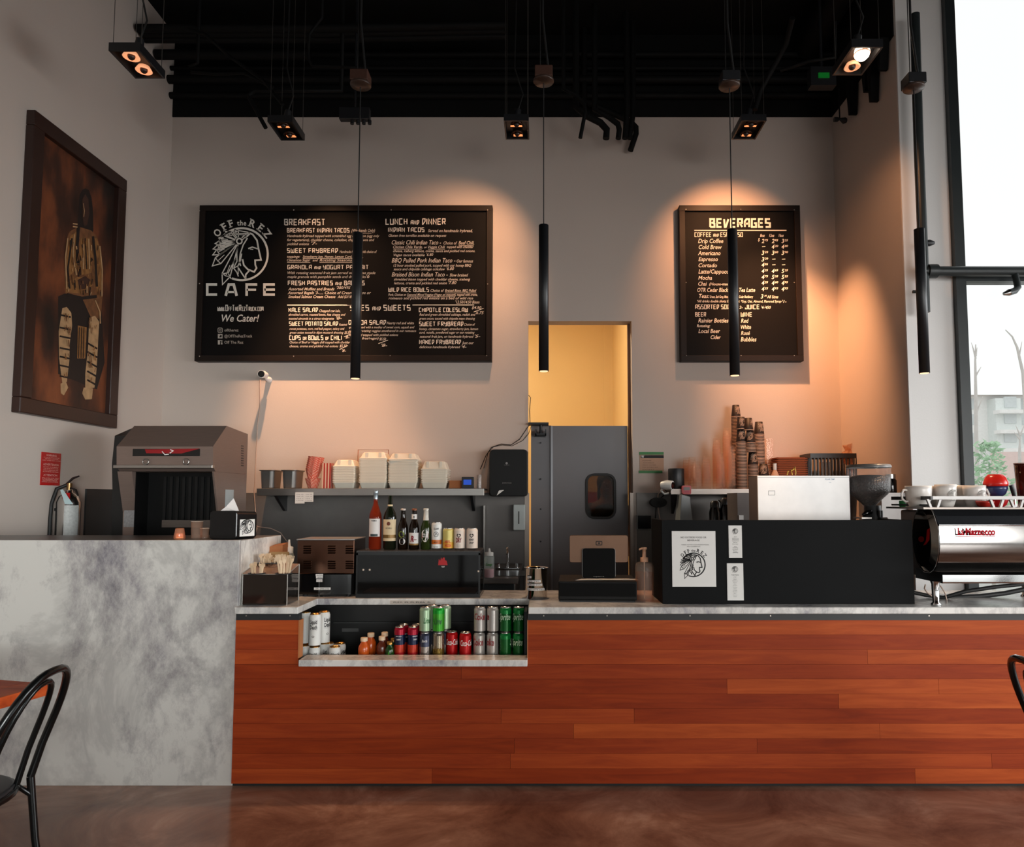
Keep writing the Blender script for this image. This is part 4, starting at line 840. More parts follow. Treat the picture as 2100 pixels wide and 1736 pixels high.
def cylmap(r, a0=-90.0, z0=0.0):
    """(x mm-ish along the skin, y down) to a point on a can of radius r facing the room"""
    return lambda x, y: Vector(((r + .0004) * math.cos(math.radians(a0) + x / r), (r + .0004) * math.sin(math.radians(a0) + x / r), z0 - y))
def can_text(t, name, m_, items, r, turn=0):
    g = G()
    for tx, x0, x1, zb_, cap, sh, bd in items:
        mp = cylmap(r, -90 + turn); put_text(g, tx, x0, -zb_, x1, cap, mp, sh, bd)
    return g.obj(name, m_, t)
def prep(name, h, r, bands, texts, **kw):
    t = can(name, h, r, bands, **kw)
    for k, (nm, m_, items) in enumerate(texts): can_text(t, nm, m_, items, r, kw.get('turn', 0) if False else 0)
    return Kind(t)
def bandm(n, c, metal=.55, rough=.25): return mat(n, c, rough, metal, .05)
hC, rC = .134, .0322; Yd = 3.885
SIL = bandm('silver can skin', 'B9B4AE'); CRED = bandm('red can skin', 'B80D12', .35); CGRN = bandm('green can skin', '0B5C22', .35); LIME = bandm('lime can skin', '3FA02A', .35)
NAVY = bandm('navy can skin', '13203E', .3); PINK = bandm('crimson can skin', 'A8122E', .4); ORNG = bandm('flame can skin', 'B8331C', .3); WHT = mat('white can skin', 'DAD9D5', .35); GREENSIL = bandm('pale green silver skin', 'A8C2A0')
DRED = mat('dark red lettering', '7C0A14', .5); WLET = mat('white lettering', 'E8E4E0', .5); GLET = mat('silver green lettering', 'B6CFB2', .5)
kc = prep('soda_can', hC, rC, [(.008, hC - .016, SIL)], [('lettering', DRED, [('Coke', -.034, .03, .068, .036, .1, .03)])])
kc2 = prep('soda_can.010', hC, rC, [(.008, hC - .016, SIL)], [('lettering', DRED, [('Coke', -.056, .008, .068, .036, .1, .03)])])
kr = prep('cola_can', hC, rC, [(.008, hC - .016, CRED)], [('lettering', WLET, [('Coca-Cola', -.03, .045, .066, .03, .3, .015)])])
ks = prep('lime_soda_can', hC, rC, [(.008, .1, CGRN), (.1, hC - .016, bandm('bright green band', '14803A', .35))], [('lettering', GLET, [('Sprite', -.032, .04, .068, .034, .35, .02)])])
kl = prep('sparkling_can', hC, rC * .98, [(.008, hC - .016, GREENSIL)], [('lettering', CGRN, [('Lime', -.02, .02, .05, .03, .4, .02)])])
kg = prep('sparkling_can.010', hC, rC, [(.008, .1, LIME), (.1, hC - .016, bandm('bright green collar', '18A02C', .4))], [('lettering', mat('dark green lettering', '0A4A1A', .5), [('Lime', -.022, .022, .045, .034, .4, .02)])])
kgold = prep('sparkling_can.020', hC, rC, [(.008, .05, bandm('gold lower skin', '8E7436', .8)), (.05, hC - .016, bandm('champagne skin', 'A09480', .9))], [('lettering', mat('gold lettering', '5C4312', .4, .5), [('Lime', -.018, .02, .035, .03, .4, .02)])])
knv = prep('sparkling_can.030', hC, rC * .98, [(.008, .06, bandm('champagne lower skin', 'A8A09A', .9)), (.06, hC - .016, bandm('grey navy skin', '4B4F62', .7))], [('lettering', WLET, [('Soda', -.014, .016, .085, .014, .3, .01)])])
hE = .164
ke = prep('energy_can', hE, .0285, [(.006, .03, bandm('red foot skin', 'B0161E', .4)), (.03, .07, ORNG), (.07, .122, NAVY), (.122, hE - .014, PINK)], [('lettering', WLET, [('SPICED', -.016, .016, .112, .006, 0, .01), ('CHERRY', -.012, .012, .095, .008, 0, .01)])])
kw = prep('water_can', .174, .0325, [(.008, .174 - .018, WHT)], [('lettering', INK, [('Liquid', -.02, .02, .122, .022, 0, .03), ('Death', -.019, .021, .094, .022, 0, .03)]), ('fine_print', mat('grey print', '8A8680', .6), [('MOUNTAIN WATER', -.019, .02, .086, .004, 0, 0), ('o', -.008, .008, .05, .016, 0, .03)])], top=mat('gold lid', 'B98A4A', .25, .9))
kw.root['label'] = 'x'
GS = 'drink cans stacked in the niche'
def put(k, px, pyb, Y, lab, rot=0, z=None, group=GS, sc=None):
    p = at(px, pyb, Y)
    return k.put((p.x, Y, p.z if z is None else z), lab, group, rot, sc)
zr2 = zr + hC + .001
put(kc, 990.7, 0, Yd, 'silver soda can, lower row, just right of the red cans', -.15, zr); put(kc2, 1016, 0, Yd, 'silver soda can, lower row, beside the lower green can', .1, zr)
put(kc, 991.5, 0, Yd, 'silver soda can on top of the silver one next to the red cans', .1, zr2); put(kc2, 1016.4, 0, Yd, 'silver soda can, upper row, beside the upper green cans', -.8, zr2)
put(ks, 1041, 0, Yd, 'green lime soda can, lower row, next to the silver cans', 1.9, zr); put(ks, 1066, 0, Yd, 'green lime soda can, lower row, at the niche cheek', -.45, zr)
put(ks, 1041.2, 0, Yd, 'green lime soda can, upper row, next to the silver cans', -.3, zr2); put(ks, 1066.5, 0, Yd, 'green lime soda can, upper row, at the niche cheek', -.35, zr2)
put(kr, 938, 0, 3.91, 'red cola can nearest the tall green stack', -.1, zr); put(kr, 964, 0, Yd, 'red cola can nearest the silver soda cans', .15, zr)
put(knv, 886.5, 0, Yd, 'greyish can under the pale green one', 0, zr); put(kgold, 911.8, 0, Yd, 'gold toned can under the bright green one', 0, zr)
put(kl, 886.2, 0, Yd, 'pale green silver can on top of the greyish one', .5, zr2); put(kg, 912, 0, Yd, 'bright lime green can on top of the gold toned one', 0, zr2)
put(kl, 899.5, 0, 3.955, 'pale can top showing behind the pale green silver can', .9, zr2); put(kl, 925, 0, 3.955, 'pale can showing behind the bright lime green can', 2.2, zr2)
put(knv, 899.5, 0, 3.955, 'can in the lower back row behind the greyish can', 2, zr); put(knv, 925, 0, 3.955, 'can in the lower back row behind the gold toned can', 2.5, zr)
put(ke, 837.3, 0, Yd, 'slim crimson and navy can nearest the juice bottles', 0, zr); put(ke, 862.6, 0, Yd, 'slim crimson and navy can nearest the pale green stack', .7, zr)
put(ke, 845, 0, 3.955, 'slim crimson can half hidden behind the one by the juice bottles', 1, zr); put(ke, 869.5, 0, 3.955, 'slim crimson can half hidden beside the pale green stack', 2, zr)
zw0 = zf; zw1 = zf + .175; GW = 'white water cans in the niche'
for px, Y, z, lab, rot in ((645.8, 3.90, zw0, 'tall white water can under the front white can', 0), (625, 3.935, zw0, 'tall white water can in the lower row at the niche cheek', -1), (664.5, 3.99, zw0, 'tall white water can, lower row, behind the front stack', .8),
    (645.8, 3.90, zw1, 'tall white water can on the front stack, lettering facing out', 0), (625, 3.96, zw1, 'tall white water can, upper row, cut off by the niche cheek', -1.0), (664, 3.975, zw1, 'tall white water can, upper row, behind the front can', .95),
    (687.5, 3.90, zw0 - .0, 'single-layer white water can in front with turned lettering', .35), (697.5, 3.99, zw0, 'single-layer white water can behind the turned one', 1.0), (675, 4.0, zw0, 'single-layer white water can hidden between stack and turned can', 1.5)):
    p = at(px, 1300, Y); kw.put((p.x, Y, z), lab, GW, rot)
# juice bottles
def juice(name, h, r, skin, capm, label):
    t = thing(name, label, 'bottle')
    G().lathe([(r * .85, 0), (r, .006), (r, h * .42), (r * .9, h * .58), (r * .5, h * .78), (r * .5, h * .82)], seg=18).obj('body', skin, t)
    G().lathe([(r * .62, h * .82), (r * .62, h * .99), (r * .55, h)], seg=16).obj('cap', capm, t)
    return Kind(t)
CAPW = mat('cream cap', 'D9BFA0', .5)
kj = juice('juice_bottle', .105, .0305, mat('orange juice', 'C4541A', .2, 0, .2), CAPW, 'x'); kj2 = juice('juice_bottle.010', .112, .029, mat('dark cider juice', '5A2412', .15), CAPW, 'x')
kj3 = juice('green_bottle', .09, .024, mat('green glass', '123A12', .1), mat('gold cap', 'A97A3A', .3, .8), 'x')
GJ = 'small juice bottles in the niche'
put(kj, 769, 0, Yd, 'front orange juice bottle in the niche', 0, zr, GJ); put(kj, 782, 0, 3.95, 'orange juice bottle standing behind the front one', 0, zr, GJ, (1, 1, 1.12))
put(kj2, 803.5, 0, Yd, 'dark juice bottle with cream cap in front', 0, zr, GJ); put(kj2, 808.5, 0, 3.955, 'dark juice bottle peeking out behind another', 0, zr, GJ, (1, 1, 1.08))
put(kj3, 818.5, 0, 3.86, 'small green bottle beside the slim crimson can', 0, zr, GJ); put(kj3, 825.5, 0, 3.92, 'second small green bottle mostly behind the slim crimson can', 0, zr, GJ, (1, 1, 1.06))
for k_, lab in ((kj, 0),): 
    pass
g = G(); r_ = .0243
for o_ in [o for o in C.objects if o.name.startswith('green_bottle') and o.parent is None][:1]:
    g.stroke([(-.018, -.012), (.0, -.03), (.018, -.012)], .014, cylmap(r_)); g.obj('leaf_label', LIME, o_)

# ------------------------------------------------------------------ glass display case with the sample drinks
a, b = at(729, 1226, 4.08), at(985, 1130, 4.08); x0, x1 = a.x, b.x; y0, y1 = 4.08, 4.36; zc = at(850, 1129, 4.08).z
t = thing('display_case', 'low clear display case with black edges on the worktop', 'display case', ((x0 + x1) / 2, 4.2, ZT))
e = .010; hb = .022
EDG = mat('black acrylic edge', '0E0D0D', .2)
g = G(); g.box(x0, x1, y0, y1, ZT, ZT + hb); g.obj('base', EDG, t)
g = G()
for xx in (x0, x1 - e):
    for yy in (y0, y1 - e): g.box(xx, xx + e, yy, yy + e, ZT + hb, zc - .012)
g.box(x0, x1, y0, y0 + e, zc - .024, zc - .004); g.box(x0, x1, y1 - e, y1, zc - .024, zc - .004); g.box(x0, x0 + e, y0 + e, y1 - e, zc - .024, zc - .004); g.box(x1 - e, x1, y0 + e, y1 - e, zc - .024, zc - .004)
g.obj('edge_frame', EDG, t)
G().box(x0 + .001, x1 - .001, y0 + .002, y1 - .002, zc - .004, zc).obj('top_pane', mat('clear top sheet', '8A8684', .05, 0, 0, alpha=.25), t)
G().box(x0 + e, x1 - e, y0 + .002, y0 + .005, ZT + hb, zc - .024).obj('front_pane', DUSKY, t)
for xx in (x0 + .002, x1 - .005): G().box(xx, xx + .003, y0 + e, y1 - e, ZT + hb, zc - .024).obj('side_pane', DUSKY, t)
for xa_, xb_ in ((x0 + e, (x0 + x1) / 2 + .01), ((x0 + x1) / 2 - .01, x1 - e)): G().box(xa_, xb_, y1 - .008, y1 - .005, ZT + hb, zc - .024).obj('sliding_door', DUSKY, t)
for px, py, yy in ((745, 1168, y0), (758, 1168, y0), (981, 1171, y0)):
    p = at(px, py, yy); G().ball((p.x, yy, p.z), .006, 10, 6).obj('knob', mat('pale knob', 'C9B8A8', .3), t)
g = G()
def mc(x, y): return at(720 + x / 6.176, 980 + y / 6.176, y0 + .001)
g.poly([(1102, 1102), (1112, 1020), (1128, 1050), (1140, 1000), (1152, 1030), (1165, 1005), (1185, 1005), (1190, 1040), (1210, 1045), (1222, 1102)], mc); g.obj('red_emblem', mat('red sticker', 'B31217', .5), t)
g = G(); g.poly([(1140, 1112), (1190, 1112), (1180, 1132), (1150, 1132)], mc); g.poly([(1112, 955), (1196, 955), (1196, 968), (1112, 968)], mc); g.obj('pale_sticker', mat('pale sticker', '9A9490', .5), t)
# inside: a steel tray and a black warming unit behind
G().box(x0 + .03, x1 - .03, y0 + .03, y1 - .03, ZT + hb, ZT + hb + .006).thing('case_tray', mat('dull brown tray', '6A5A4C', .4), 'thin brownish tray on the display case floor', 'tray')
ZB = zc
def bottle(name, prof, skin, label, seg=22, cat='bottle'):
    t = thing(name, label, cat); G().lathe(prof, seg=seg).obj('body', skin, t); return t
def lab_band(t, r, z0, z1, span, m_, name='label', a0=-90):
    g = G(); n = 10
    for i in range(n):
        q0, q1 = math.radians(a0 - span / 2 + span * i / n), math.radians(a0 - span / 2 + span * (i + 1) / n)
        g.add([((r + .0006) * math.cos(q), (r + .0006) * math.sin(q), z) for q, z in ((q0, z0), (q1, z0), (q1, z1), (q0, z1))], [(0, 1, 2, 3)], True)
    return g.obj(name, m_, t)
ROSE = mat('rose wine glass', '8A2E12', .05, 0, .1, alpha=.5); DKGL = mat('dark green wine glass', '10160C', .06); BRGL = mat('brown beer glass', '140B06', .07); GRGL = mat('green beer glass', '243010', .08)
CREAM = mat('cream label', 'D8C09A', .7); WLAB = mat('white label', 'DDD8D4', .6); GOLDF = mat('gold label band', '7A5A2A', .4, .4)
def stand(t, px, Y=4.2):
    p = at(px, 1127, Y); t.location = (p.x, Y, ZB); return t
w = 12.6 / ppm(4.2); H1 = 122 / ppm(4.13)
t = bottle('wine_bottle', [(w * .8, 0), (w, .008), (w, H1 * .52), (w * .93, H1 * .60), (w * .62, H1 * .69), (w * .36, H1 * .77), (w * .32, H1 * .85)], ROSE, 'rose wine bottle with silver neck and white label on the case')
G().lathe([(w * .37, H1 * .85), (w * .37, H1 * .94), (w * .40, H1 * .945), (w * .40, H1 * .99), (w * .36, H1)], seg=16).obj('capsule', mat('silver blue foil', 'A9B6BE', .25, .7), t)
lab_band(t, w, H1 * .22, H1 * .52, 118, WLAB); lab_band(t, w + .0004, H1 * .225, H1 * .265, 70, mat('dark teal stripe', '26383A', .5), 'label_stripe'); can_text(t, 'lettering', INK, [('PRIMRA', -.016, .016, H1 * .475, .008, 0, .02)], w + .0006); stand(t, 769)
w = 13.2 / ppm(4.2); H1 = 111 / ppm(4.13)
t = bottle('wine_bottle.001', [(w * .8, 0), (w, .008), (w, H1 * .60), (w * .85, H1 * .68), (w * .45, H1 * .77), (w * .36, H1 * .81), (w * .35, H1 * .99), (w * .30, H1)], DKGL, 'red wine bottle with cream label and gold band on the case')
lab_band(t, w * .37, H1 * .79, H1 * .835, 360, CREAM, 'neck_label'); lab_band(t, w, H1 * .16, H1 * .56, 150, CREAM); lab_band(t, w + .0004, H1 * .215, H1 * .275, 150, GOLDF, 'label_band')
g = G(); mp = cylmap(w + .001); g.poly([(p[0], -p[1]) for p in arc(0, H1 * .48, .011, 0, 360, 14)[:-1]], mp); g.obj('crest', mat('russet crest', '6A2E14', .5), t)
can_text(t, 'lettering', INK, [('NOVELLI', -.018, .018, H1 * .385, .008, 0, .01)], w + .001); stand(t, 799)
def beer(name, label, skin, px):
    w = 10.6 / ppm(4.2); H1 = 84 / ppm(4.15)
    t = bottle(name, [(w * .85, 0), (w, .006), (w, H1 * .50), (w * .86, H1 * .60), (w * .55, H1 * .71), (w * .46, H1 * .78), (w * .40, H1 * .95), (w * .44, H1 * .96)], skin, label)
    G().lathe([(w * .52, H1 * .955), (w * .52, H1 * .985), (w * .40, H1)], seg=18).obj('crown_cap', mat('pale crown cap', 'C4B8B0', .35, .5) if px != 849 else mat('copper crown cap', '8E5A42', .35, .6), t)
    stand(t, px); return t, w, H1
t, w, H1 = beer('beer_bottle', 'brown beer bottle with green hop label on the case', BRGL, 826)
g = G(); mp = cylmap(w); g.poly([(p[0], -p[1]) for p in arc(.001, H1 * .2, .0185, 0, 360, 18)[:-1]], mp); g.obj('label', WLAB, t)
g = G(); mp = cylmap(w + .0006); g.poly([(p[0], -p[1]) for p in arc(-.004, H1 * .37, .018, 0, 360, 16)[:-1]], mp); g.obj('hop_emblem', mat('hop green', '7E8A2A', .6, 0, .3, 60), t)
can_text(t, 'lettering', INK, [('CIDER', -.012, .014, H1 * .17, .01, .1, .02)], w + .0006)
t, w, H1 = beer('beer_bottle.001', 'brown beer bottle with white label and red letter on the case', BRGL, 849)
lab_band(t, w, H1 * .14, H1 * .41, 130, WLAB); lab_band(t, w + .0004, H1 * .11, H1 * .15, 130, GOLDF, 'label_band'); lab_band(t, w * .50, H1 * .74, H1 * .86, 200, WLAB, 'neck_label')
can_text(t, 'lettering', DRED, [('R', -.018, .004, H1 * .2, .032, .25, .06), ('Rainier', -.002, .02, H1 * .23, .008, .1, .02)], w + .0007); can_text(t, 'neck_letter', INK, [('R', -.005, .005, H1 * .765, .012, .2, .03)], w * .5 + .0008)
t, w, H1 = beer('beer_bottle.002', 'green beer bottle with white foil neck and red label on the case', GRGL, 873)
G().lathe([(w * .56, H1 * .70), (w * .49, H1 * .80), (w * .46, H1 * .96), (w * .53, H1 * .965), (w * .53, H1 * .995), (w * .3, H1 + .001)], seg=18).obj('foil', mat('white foil', 'D2CABE', .45), t)
g = G(); mp = cylmap(w + .0006); g.poly([(p[0], -p[1]) for p in [(-.021, H1 * .42), (-.012, H1 * .47), (0, H1 * .485), (.012, H1 * .47), (.021, H1 * .42), (.021, H1 * .28), (.008, H1 * .2), (0, H1 * .185), (-.008, H1 * .2), (-.021, H1 * .28)]], mp); g.obj('label', WLAB, t)
g = G(); mp = cylmap(w + .0012); g.poly([(p[0], -p[1]) for p in [(-.020, H1 * .4), (.020, H1 * .4), (.021, H1 * .285), (-.021, H1 * .285)]], mp); g.obj('label_band', RED, t)
can_text(t, 'lettering', WLET, [('STELLA', -.016, .016, H1 * .352, .009, 0, .02), ('ARTOIS', -.016, .016, H1 * .30, .009, 0, .02)], w + .0016)
def scan(name, h, r, bands, label, px, texts=()):
    t = can(name, h, r, bands, label)
    for nm, m_, items in texts: can_text(t, nm, m_, items, r + .0003)
    stand(t, px); return t
hh = 56 / ppm(4.15); r = 10.6 / ppm(4.2)
t = scan('seltzer_can', hh, r, [(.008, hh * .2, WHT), (hh * .2, hh * .36, mat('orange can band', 'C4661C', .4)), (hh * .36, hh - .014, WHT)], 'tall white seltzer can with orange band on the case', 895, [('lettering', INK, [('CLAW', -.014, .018, hh * .72, .012, .15, .02), ('MANGO', -.012, .012, hh * .25, .007, 0, .01), ('SELTZER', -.014, .014, hh * .08, .006, 0, .01)])])
g = G(); mp = cylmap(r + .0006); g.stroke([(p[0], -p[1]) for p in arc(.001, hh * .56, .014, 0, 360, 16)], .003, mp); g.stroke([(-.006, -hh * .52), (.002, -hh * .6), (.01, -hh * .53)], .003, mp); g.obj('emblem', mat('grey emblem', '5A5A5E', .5), t)
hh = 44 / ppm(4.15); r = 11.6 / ppm(4.2)
YEL = mat('straw yellow can', 'C7B768', .4, .2); WARM = mat('warm white can', 'D9CBBE', .45)
t = scan('beer_can', hh, r, [(.008, hh * .35, mat('amber can skin', 'D09A2C', .4, .2)), (.35 * hh, hh - .014, YEL)], 'yellow beer can with orange lettering on the case', 919, [('lettering', mat('orange red lettering', 'C23A12', .5), [('HEFE-', -.018, .02, hh * .31, .015, 0, .04), ('WEIZEN', -.018, .022, hh * .13, .015, 0, .04)])])
for nm, px, lab, col, tx in (('beer_can.001', 942, 'white cider can with red lettering on the case', DRED, (('DRY', -.016, .016, hh * .34, .026, 0, .04),)), ('beer_can.002', 968, 'white cider can with dark lettering at the case end', INK, (('HONEY', -.015, .015, hh * .42, .011, 0, .03), ('CRISP', -.015, .013, hh * .28, .011, 0, .03)))):
    t = scan(nm, hh, r, [(.008, hh - .014, WARM)], lab, px, [('lettering', col, list(tx)), ('fine_print', mat('grey print', '8A8680', .6), [('HARD CIDER', -.012, .012, hh * .2, .004, 0, 0), ('WASHINGTON', -.012, .012, hh * .12, .004, 0, 0)])])
    g = G(); mp = cylmap(r + .0006); q = [(p[0], -p[1] - hh * .66) for p in ((0, -.014), (.012, -.002), (.011, .008), (.005, .010), (0, .006), (-.005, .010), (-.011, .008), (-.012, -.002))]; g.poly(q, mp); g.obj('heart_emblem', INK, t)

# ------------------------------------------------------------------ cutlery caddy and neighbours
fy = 3.80; BKY = 3.98; x0, x1 = max(at(485, 1200, fy).x, xm + .008), at(589, 1200, fy).x; z1 = at(540, 1177, fy).z; bkx = at(612, 1156, BKY); dz_ = bkx.z
t = thing('cutlery_caddy', 'dark mirrored cutlery box with a sloping top at the counter corner', 'cutlery caddy', ((x0 + x1) / 2, 3.89, ZT))
MIR = mat('smoked mirror acrylic', '4A423C', .06, .85)
g = G(); g.hexa([(x0, fy, ZT + .004), (x1, fy, ZT + .004), (x1, BKY, ZT + .004), (x0, BKY, ZT + .004)], [(x0, fy, z1), (x1, fy, z1), (x1, BKY, dz_), (x0, BKY, dz_)]); g.obj('box', MIR, t)
g = G(); L_ = mat('copper toned top', 'A07C66', .25, .7); g.hexa([(x0, fy, z1), (x1, fy, z1), (x1, BKY, dz_), (x0, BKY, dz_)], [(x0, fy, z1 + .003), (x1, fy, z1 + .003), (x1, BKY, dz_ + .003), (x0, BKY, dz_ + .003)]); g.obj('top', L_, t)
g = G(); EDC = mat('clear edge', '9A9690', .2, .3)
for p_, q_ in (((x0, fy, ZT), (x0, fy, z1)), ((x1, fy, ZT), (x1, fy, z1)), ((x1, BKY, ZT), (x1, BKY, dz_)), ((x0, fy, z1), (x1, fy, z1)), ((x1, fy, z1), (x1, BKY, dz_))): g.cyl(p_, q_, .003, 6)
g.obj('edge_strip', EDC, t)
def top_at(px, py):      # a point on the sloping top seen at this pixel
    lo, hi = fy, BKY
    for _ in range(30):
        m_ = (lo + hi) / 2; p = at(px, py, m_); zz_ = z1 + (dz_ - z1) * (m_ - fy) / (BKY - fy)
        if p.z < zz_: lo = m_
        else: hi = m_
    p = at(px, py, lo); p.z = z1 + (dz_ - z1) * (lo - fy) / (BKY - fy); return p
WOODF = mat('pale birch cutlery', 'D8BD9C', .6, 0, .1)
kf = thing('wooden_fork', 'x', 'cutlery'); g = G()
g.box(-.004, .004, -.001, .001, 0, .07); g.add([(-.004, 0, .07), (.004, 0, .07), (.010, 0, .085), (.010, 0, .1), (-.010, 0, .1), (-.010, 0, .085)], [(0, 1, 2, 3, 4, 5)]); 
for xx in (-.008, -.001, .006): g.box(xx, xx + .003, -.001, .001, .098, .118)
g.obj('handle', WOODF, kf); KF = Kind(kf)
holes = [((512, 1172), 16, .052, 'in the front bundle by the marble block', .55), ((562, 1174), 13, .034, 'in the low bundle at the front edge', .5), ((527, 1157), 9, .056, 'in the rear bundle by the marble block', .45), ((583, 1162), 14, .098, 'in the tallest bundle at the rear', 1.0)]
random.seed(5)
for (hx, hy), n_, hgt, lab, hs in holes:
    c = top_at(hx, hy); c.x = max(c.x, x0 + .05)
    g = G(); g.lathe([(.042, .0), (.046, .004), (.042, .006), (.036, .004)], c.x, c.y, c.z + .002, 18, False); g.obj('socket_ring', BLK, t)
    for i in range(n_):
        a = random.random() * 2 * PI; rr = random.random() ** .5 * .03; tl = rr * 5
        o = KF.put((c.x + rr * math.cos(a), c.y + rr * math.sin(a) * .8, c.z + .003), 'pale wooden fork standing ' + lab, 'wooden forks in the caddy', 0)
        o.rotation_euler = (tl * 1.0 * math.sin(a) * -1, tl * 1.2 * math.cos(a), random.uniform(-1, 1)); o.scale = (1, 1, hgt / .118 * random.uniform(.85, 1.1))
# brown menu pocket behind
Y_ = 4.2; a, b = at(546, 1158, Y_), at(581, 1116, Y_)
t = thing('paper_pocket', 'brown kraft pocket box behind the cutlery caddy', 'box', ((a.x + b.x) / 2, Y_, ZT))
g = G(); g.hexa([(a.x + .0, Y_, ZT), (b.x, Y_, ZT), (b.x, Y_ + .08, ZT), (a.x, Y_ + .08, ZT)], [(a.x - .012, Y_ - .01, at(543, 1122, Y_).z), (b.x + .0, Y_ - .01, at(580, 1117, Y_).z), (b.x, Y_ + .08, at(580, 1113, Y_).z), (a.x - .012, Y_ + .08, at(543, 1119, Y_).z)]); g.obj('box', KRAFT, t)
g = G(); a2, b2 = at(554, 1152, Y_ - .02), at(592, 1131, Y_ - .02); g.box(a2.x, b2.x, Y_ - .03, Y_ - .012, ZT, b2.z); g.obj('front_card', mat('tan card', 'A88255', .8), t)
def squeeze(name, px, pyb, pyt, Y, wpx, liq, label, zbase, lm=None):
    p = at(px, pyb, Y); zt_ = at(px, pyt, Y).z; r = wpx / 2 / ppm(Y); h = zt_ - zbase
    t = thing(name, label, 'squeeze bottle', (p.x, Y, zbase))
    G().lathe([(r * .9, 0), (r, .006), (r, h * .68), (r * .95, h * .74), (r * .6, h * .76)], p.x, Y, zbase, 18).obj('body', mat('milky plastic', 'C9CFC9', .4, 0, .03, alpha=.3), t)
    G().lathe([(r * .9, .004), (r * .95, .008), (r * .95, h * .30)], p.x, Y, zbase, 18).obj('liquid', liq, t)
    G().lathe([(r * .82, h * .75), (r * .82, h * .86), (r * .3, h * .88), (r * .18, h)], p.x, Y, zbase, 18).obj('cap', mat('white cap', 'D6D2CC', .5), t)
    return t, p, r, h
squeeze('squeeze_bottle', 592, 1160, 1106, 4.3, 20, mat('green soap', '13A43A', .3), 'squeeze bottle with green liquid behind the cutlery caddy', ZT)
# dark convection oven seen from behind with louvres
Yo = 4.14; a, b = at(608, 1192, Yo), at(727, 1107, Yo); zo = at(680, 1176, Yo).z
t = thing('countertop_oven', 'dark bronze louvred oven behind the sign stand', 'oven', ((a.x + b.x) / 2, Yo, ZT))
BRZ = rug_brush('dark bronze sheet', '5A4034', .3)
G().box(a.x, b.x, Yo, 4.40, zo, b.z).obj('housing', BRZ, t, .004)
g = G(); g.box(a.x - .004, b.x + .004, Yo - .004, 4.40, b.z, b.z + .006); g.obj('top_edge', STEEL, t)
for px in (630.5, 680.5, 717):
    for py0 in (1120, 1151):
        g = G()
        for k in range(4):
            p = at(px, py0 + k * 4.6, Yo); hwid = 8 / ppm(Yo); g.prism_x([(Yo, p.z - .003), (Yo - .006, p.z - .003), (Yo, p.z + .005)], p.x - hwid, p.x + hwid)
        g.obj('louvre_vent', BRZ, t)
g = G(); n = 14
lo_, hi_ = ZT + .012, zo - .004
prof = [(a.x, 4.38)] + [((a.x + b.x) / 2 + (a.x - b.x) / 2 * math.cos(PI * i / n), Yo + .02 - .03 * math.sin(PI * i / n)) for i in range(n + 1)] + [(b.x, 4.38)]
g.prism_z(prof, lo_, hi_); g.obj('glass_base', BLKG, t)
for xx in (a.x + .04, b.x - .04):
    for yy in (Yo + .04, 4.34): G().cyl((xx, yy, ZT), (xx, yy, lo_), .014, 10).obj('foot', BLKR, t)
g = G(); p, q = at(644, 1209, Yo - .012), at(678, 1204, Yo - .012); g.box(p.x, q.x, Yo - .014, Yo - .011, p.z, q.z); g.obj('printed_strip', WLAB, t)
g = G(); put_text(g, 'TIPS', 647, 1208.2, 653, 3, lambda x, y: at(x, y, Yo - .015)); put_text(g, 'APPRECIATED', 656, 1208.2, 675, 3, lambda x, y: at(x, y, Yo - .015)); g.obj('lettering', INK, t)
# little sign stand
p = atz(654, 1223, ZT); t = thing('sign_stand', 'little black sign stand with white printed tags', 'sign', p)
G().lathe([(.022, 0), (.022, .003), (.004, .005)], p.x, p.y, p.z, 16).obj('base', BLK, t); q = at(655, 1176, p.y); G().cyl(p, (p.x, p.y, q.z), .0025, 6).obj('rod', BLK, t)
for k, (y0_, y1_, xw) in enumerate(((1181, 1176, 7.5), (1185.5, 1181, 7), (1192.5, 1187, 6.2))):
    a_, b_ = at(655.5 - xw, y0_, p.y), at(655.5 + xw, y1_, p.y); o = G().box(a_.x, b_.x, p.y - .006, p.y - .003, a_.z, b_.z).obj('tag', WLAB, t)
    g = G(); put_text(g, ('ALL FOOD', 'ORDERS', 'TO GO')[k], 655.5 - xw + 1.5, y0_ - 1, 655.5 + xw - 1.5, 2.4, lambda x, y: at(x, y, p.y - .0065)); g.obj('lettering', INK, o)
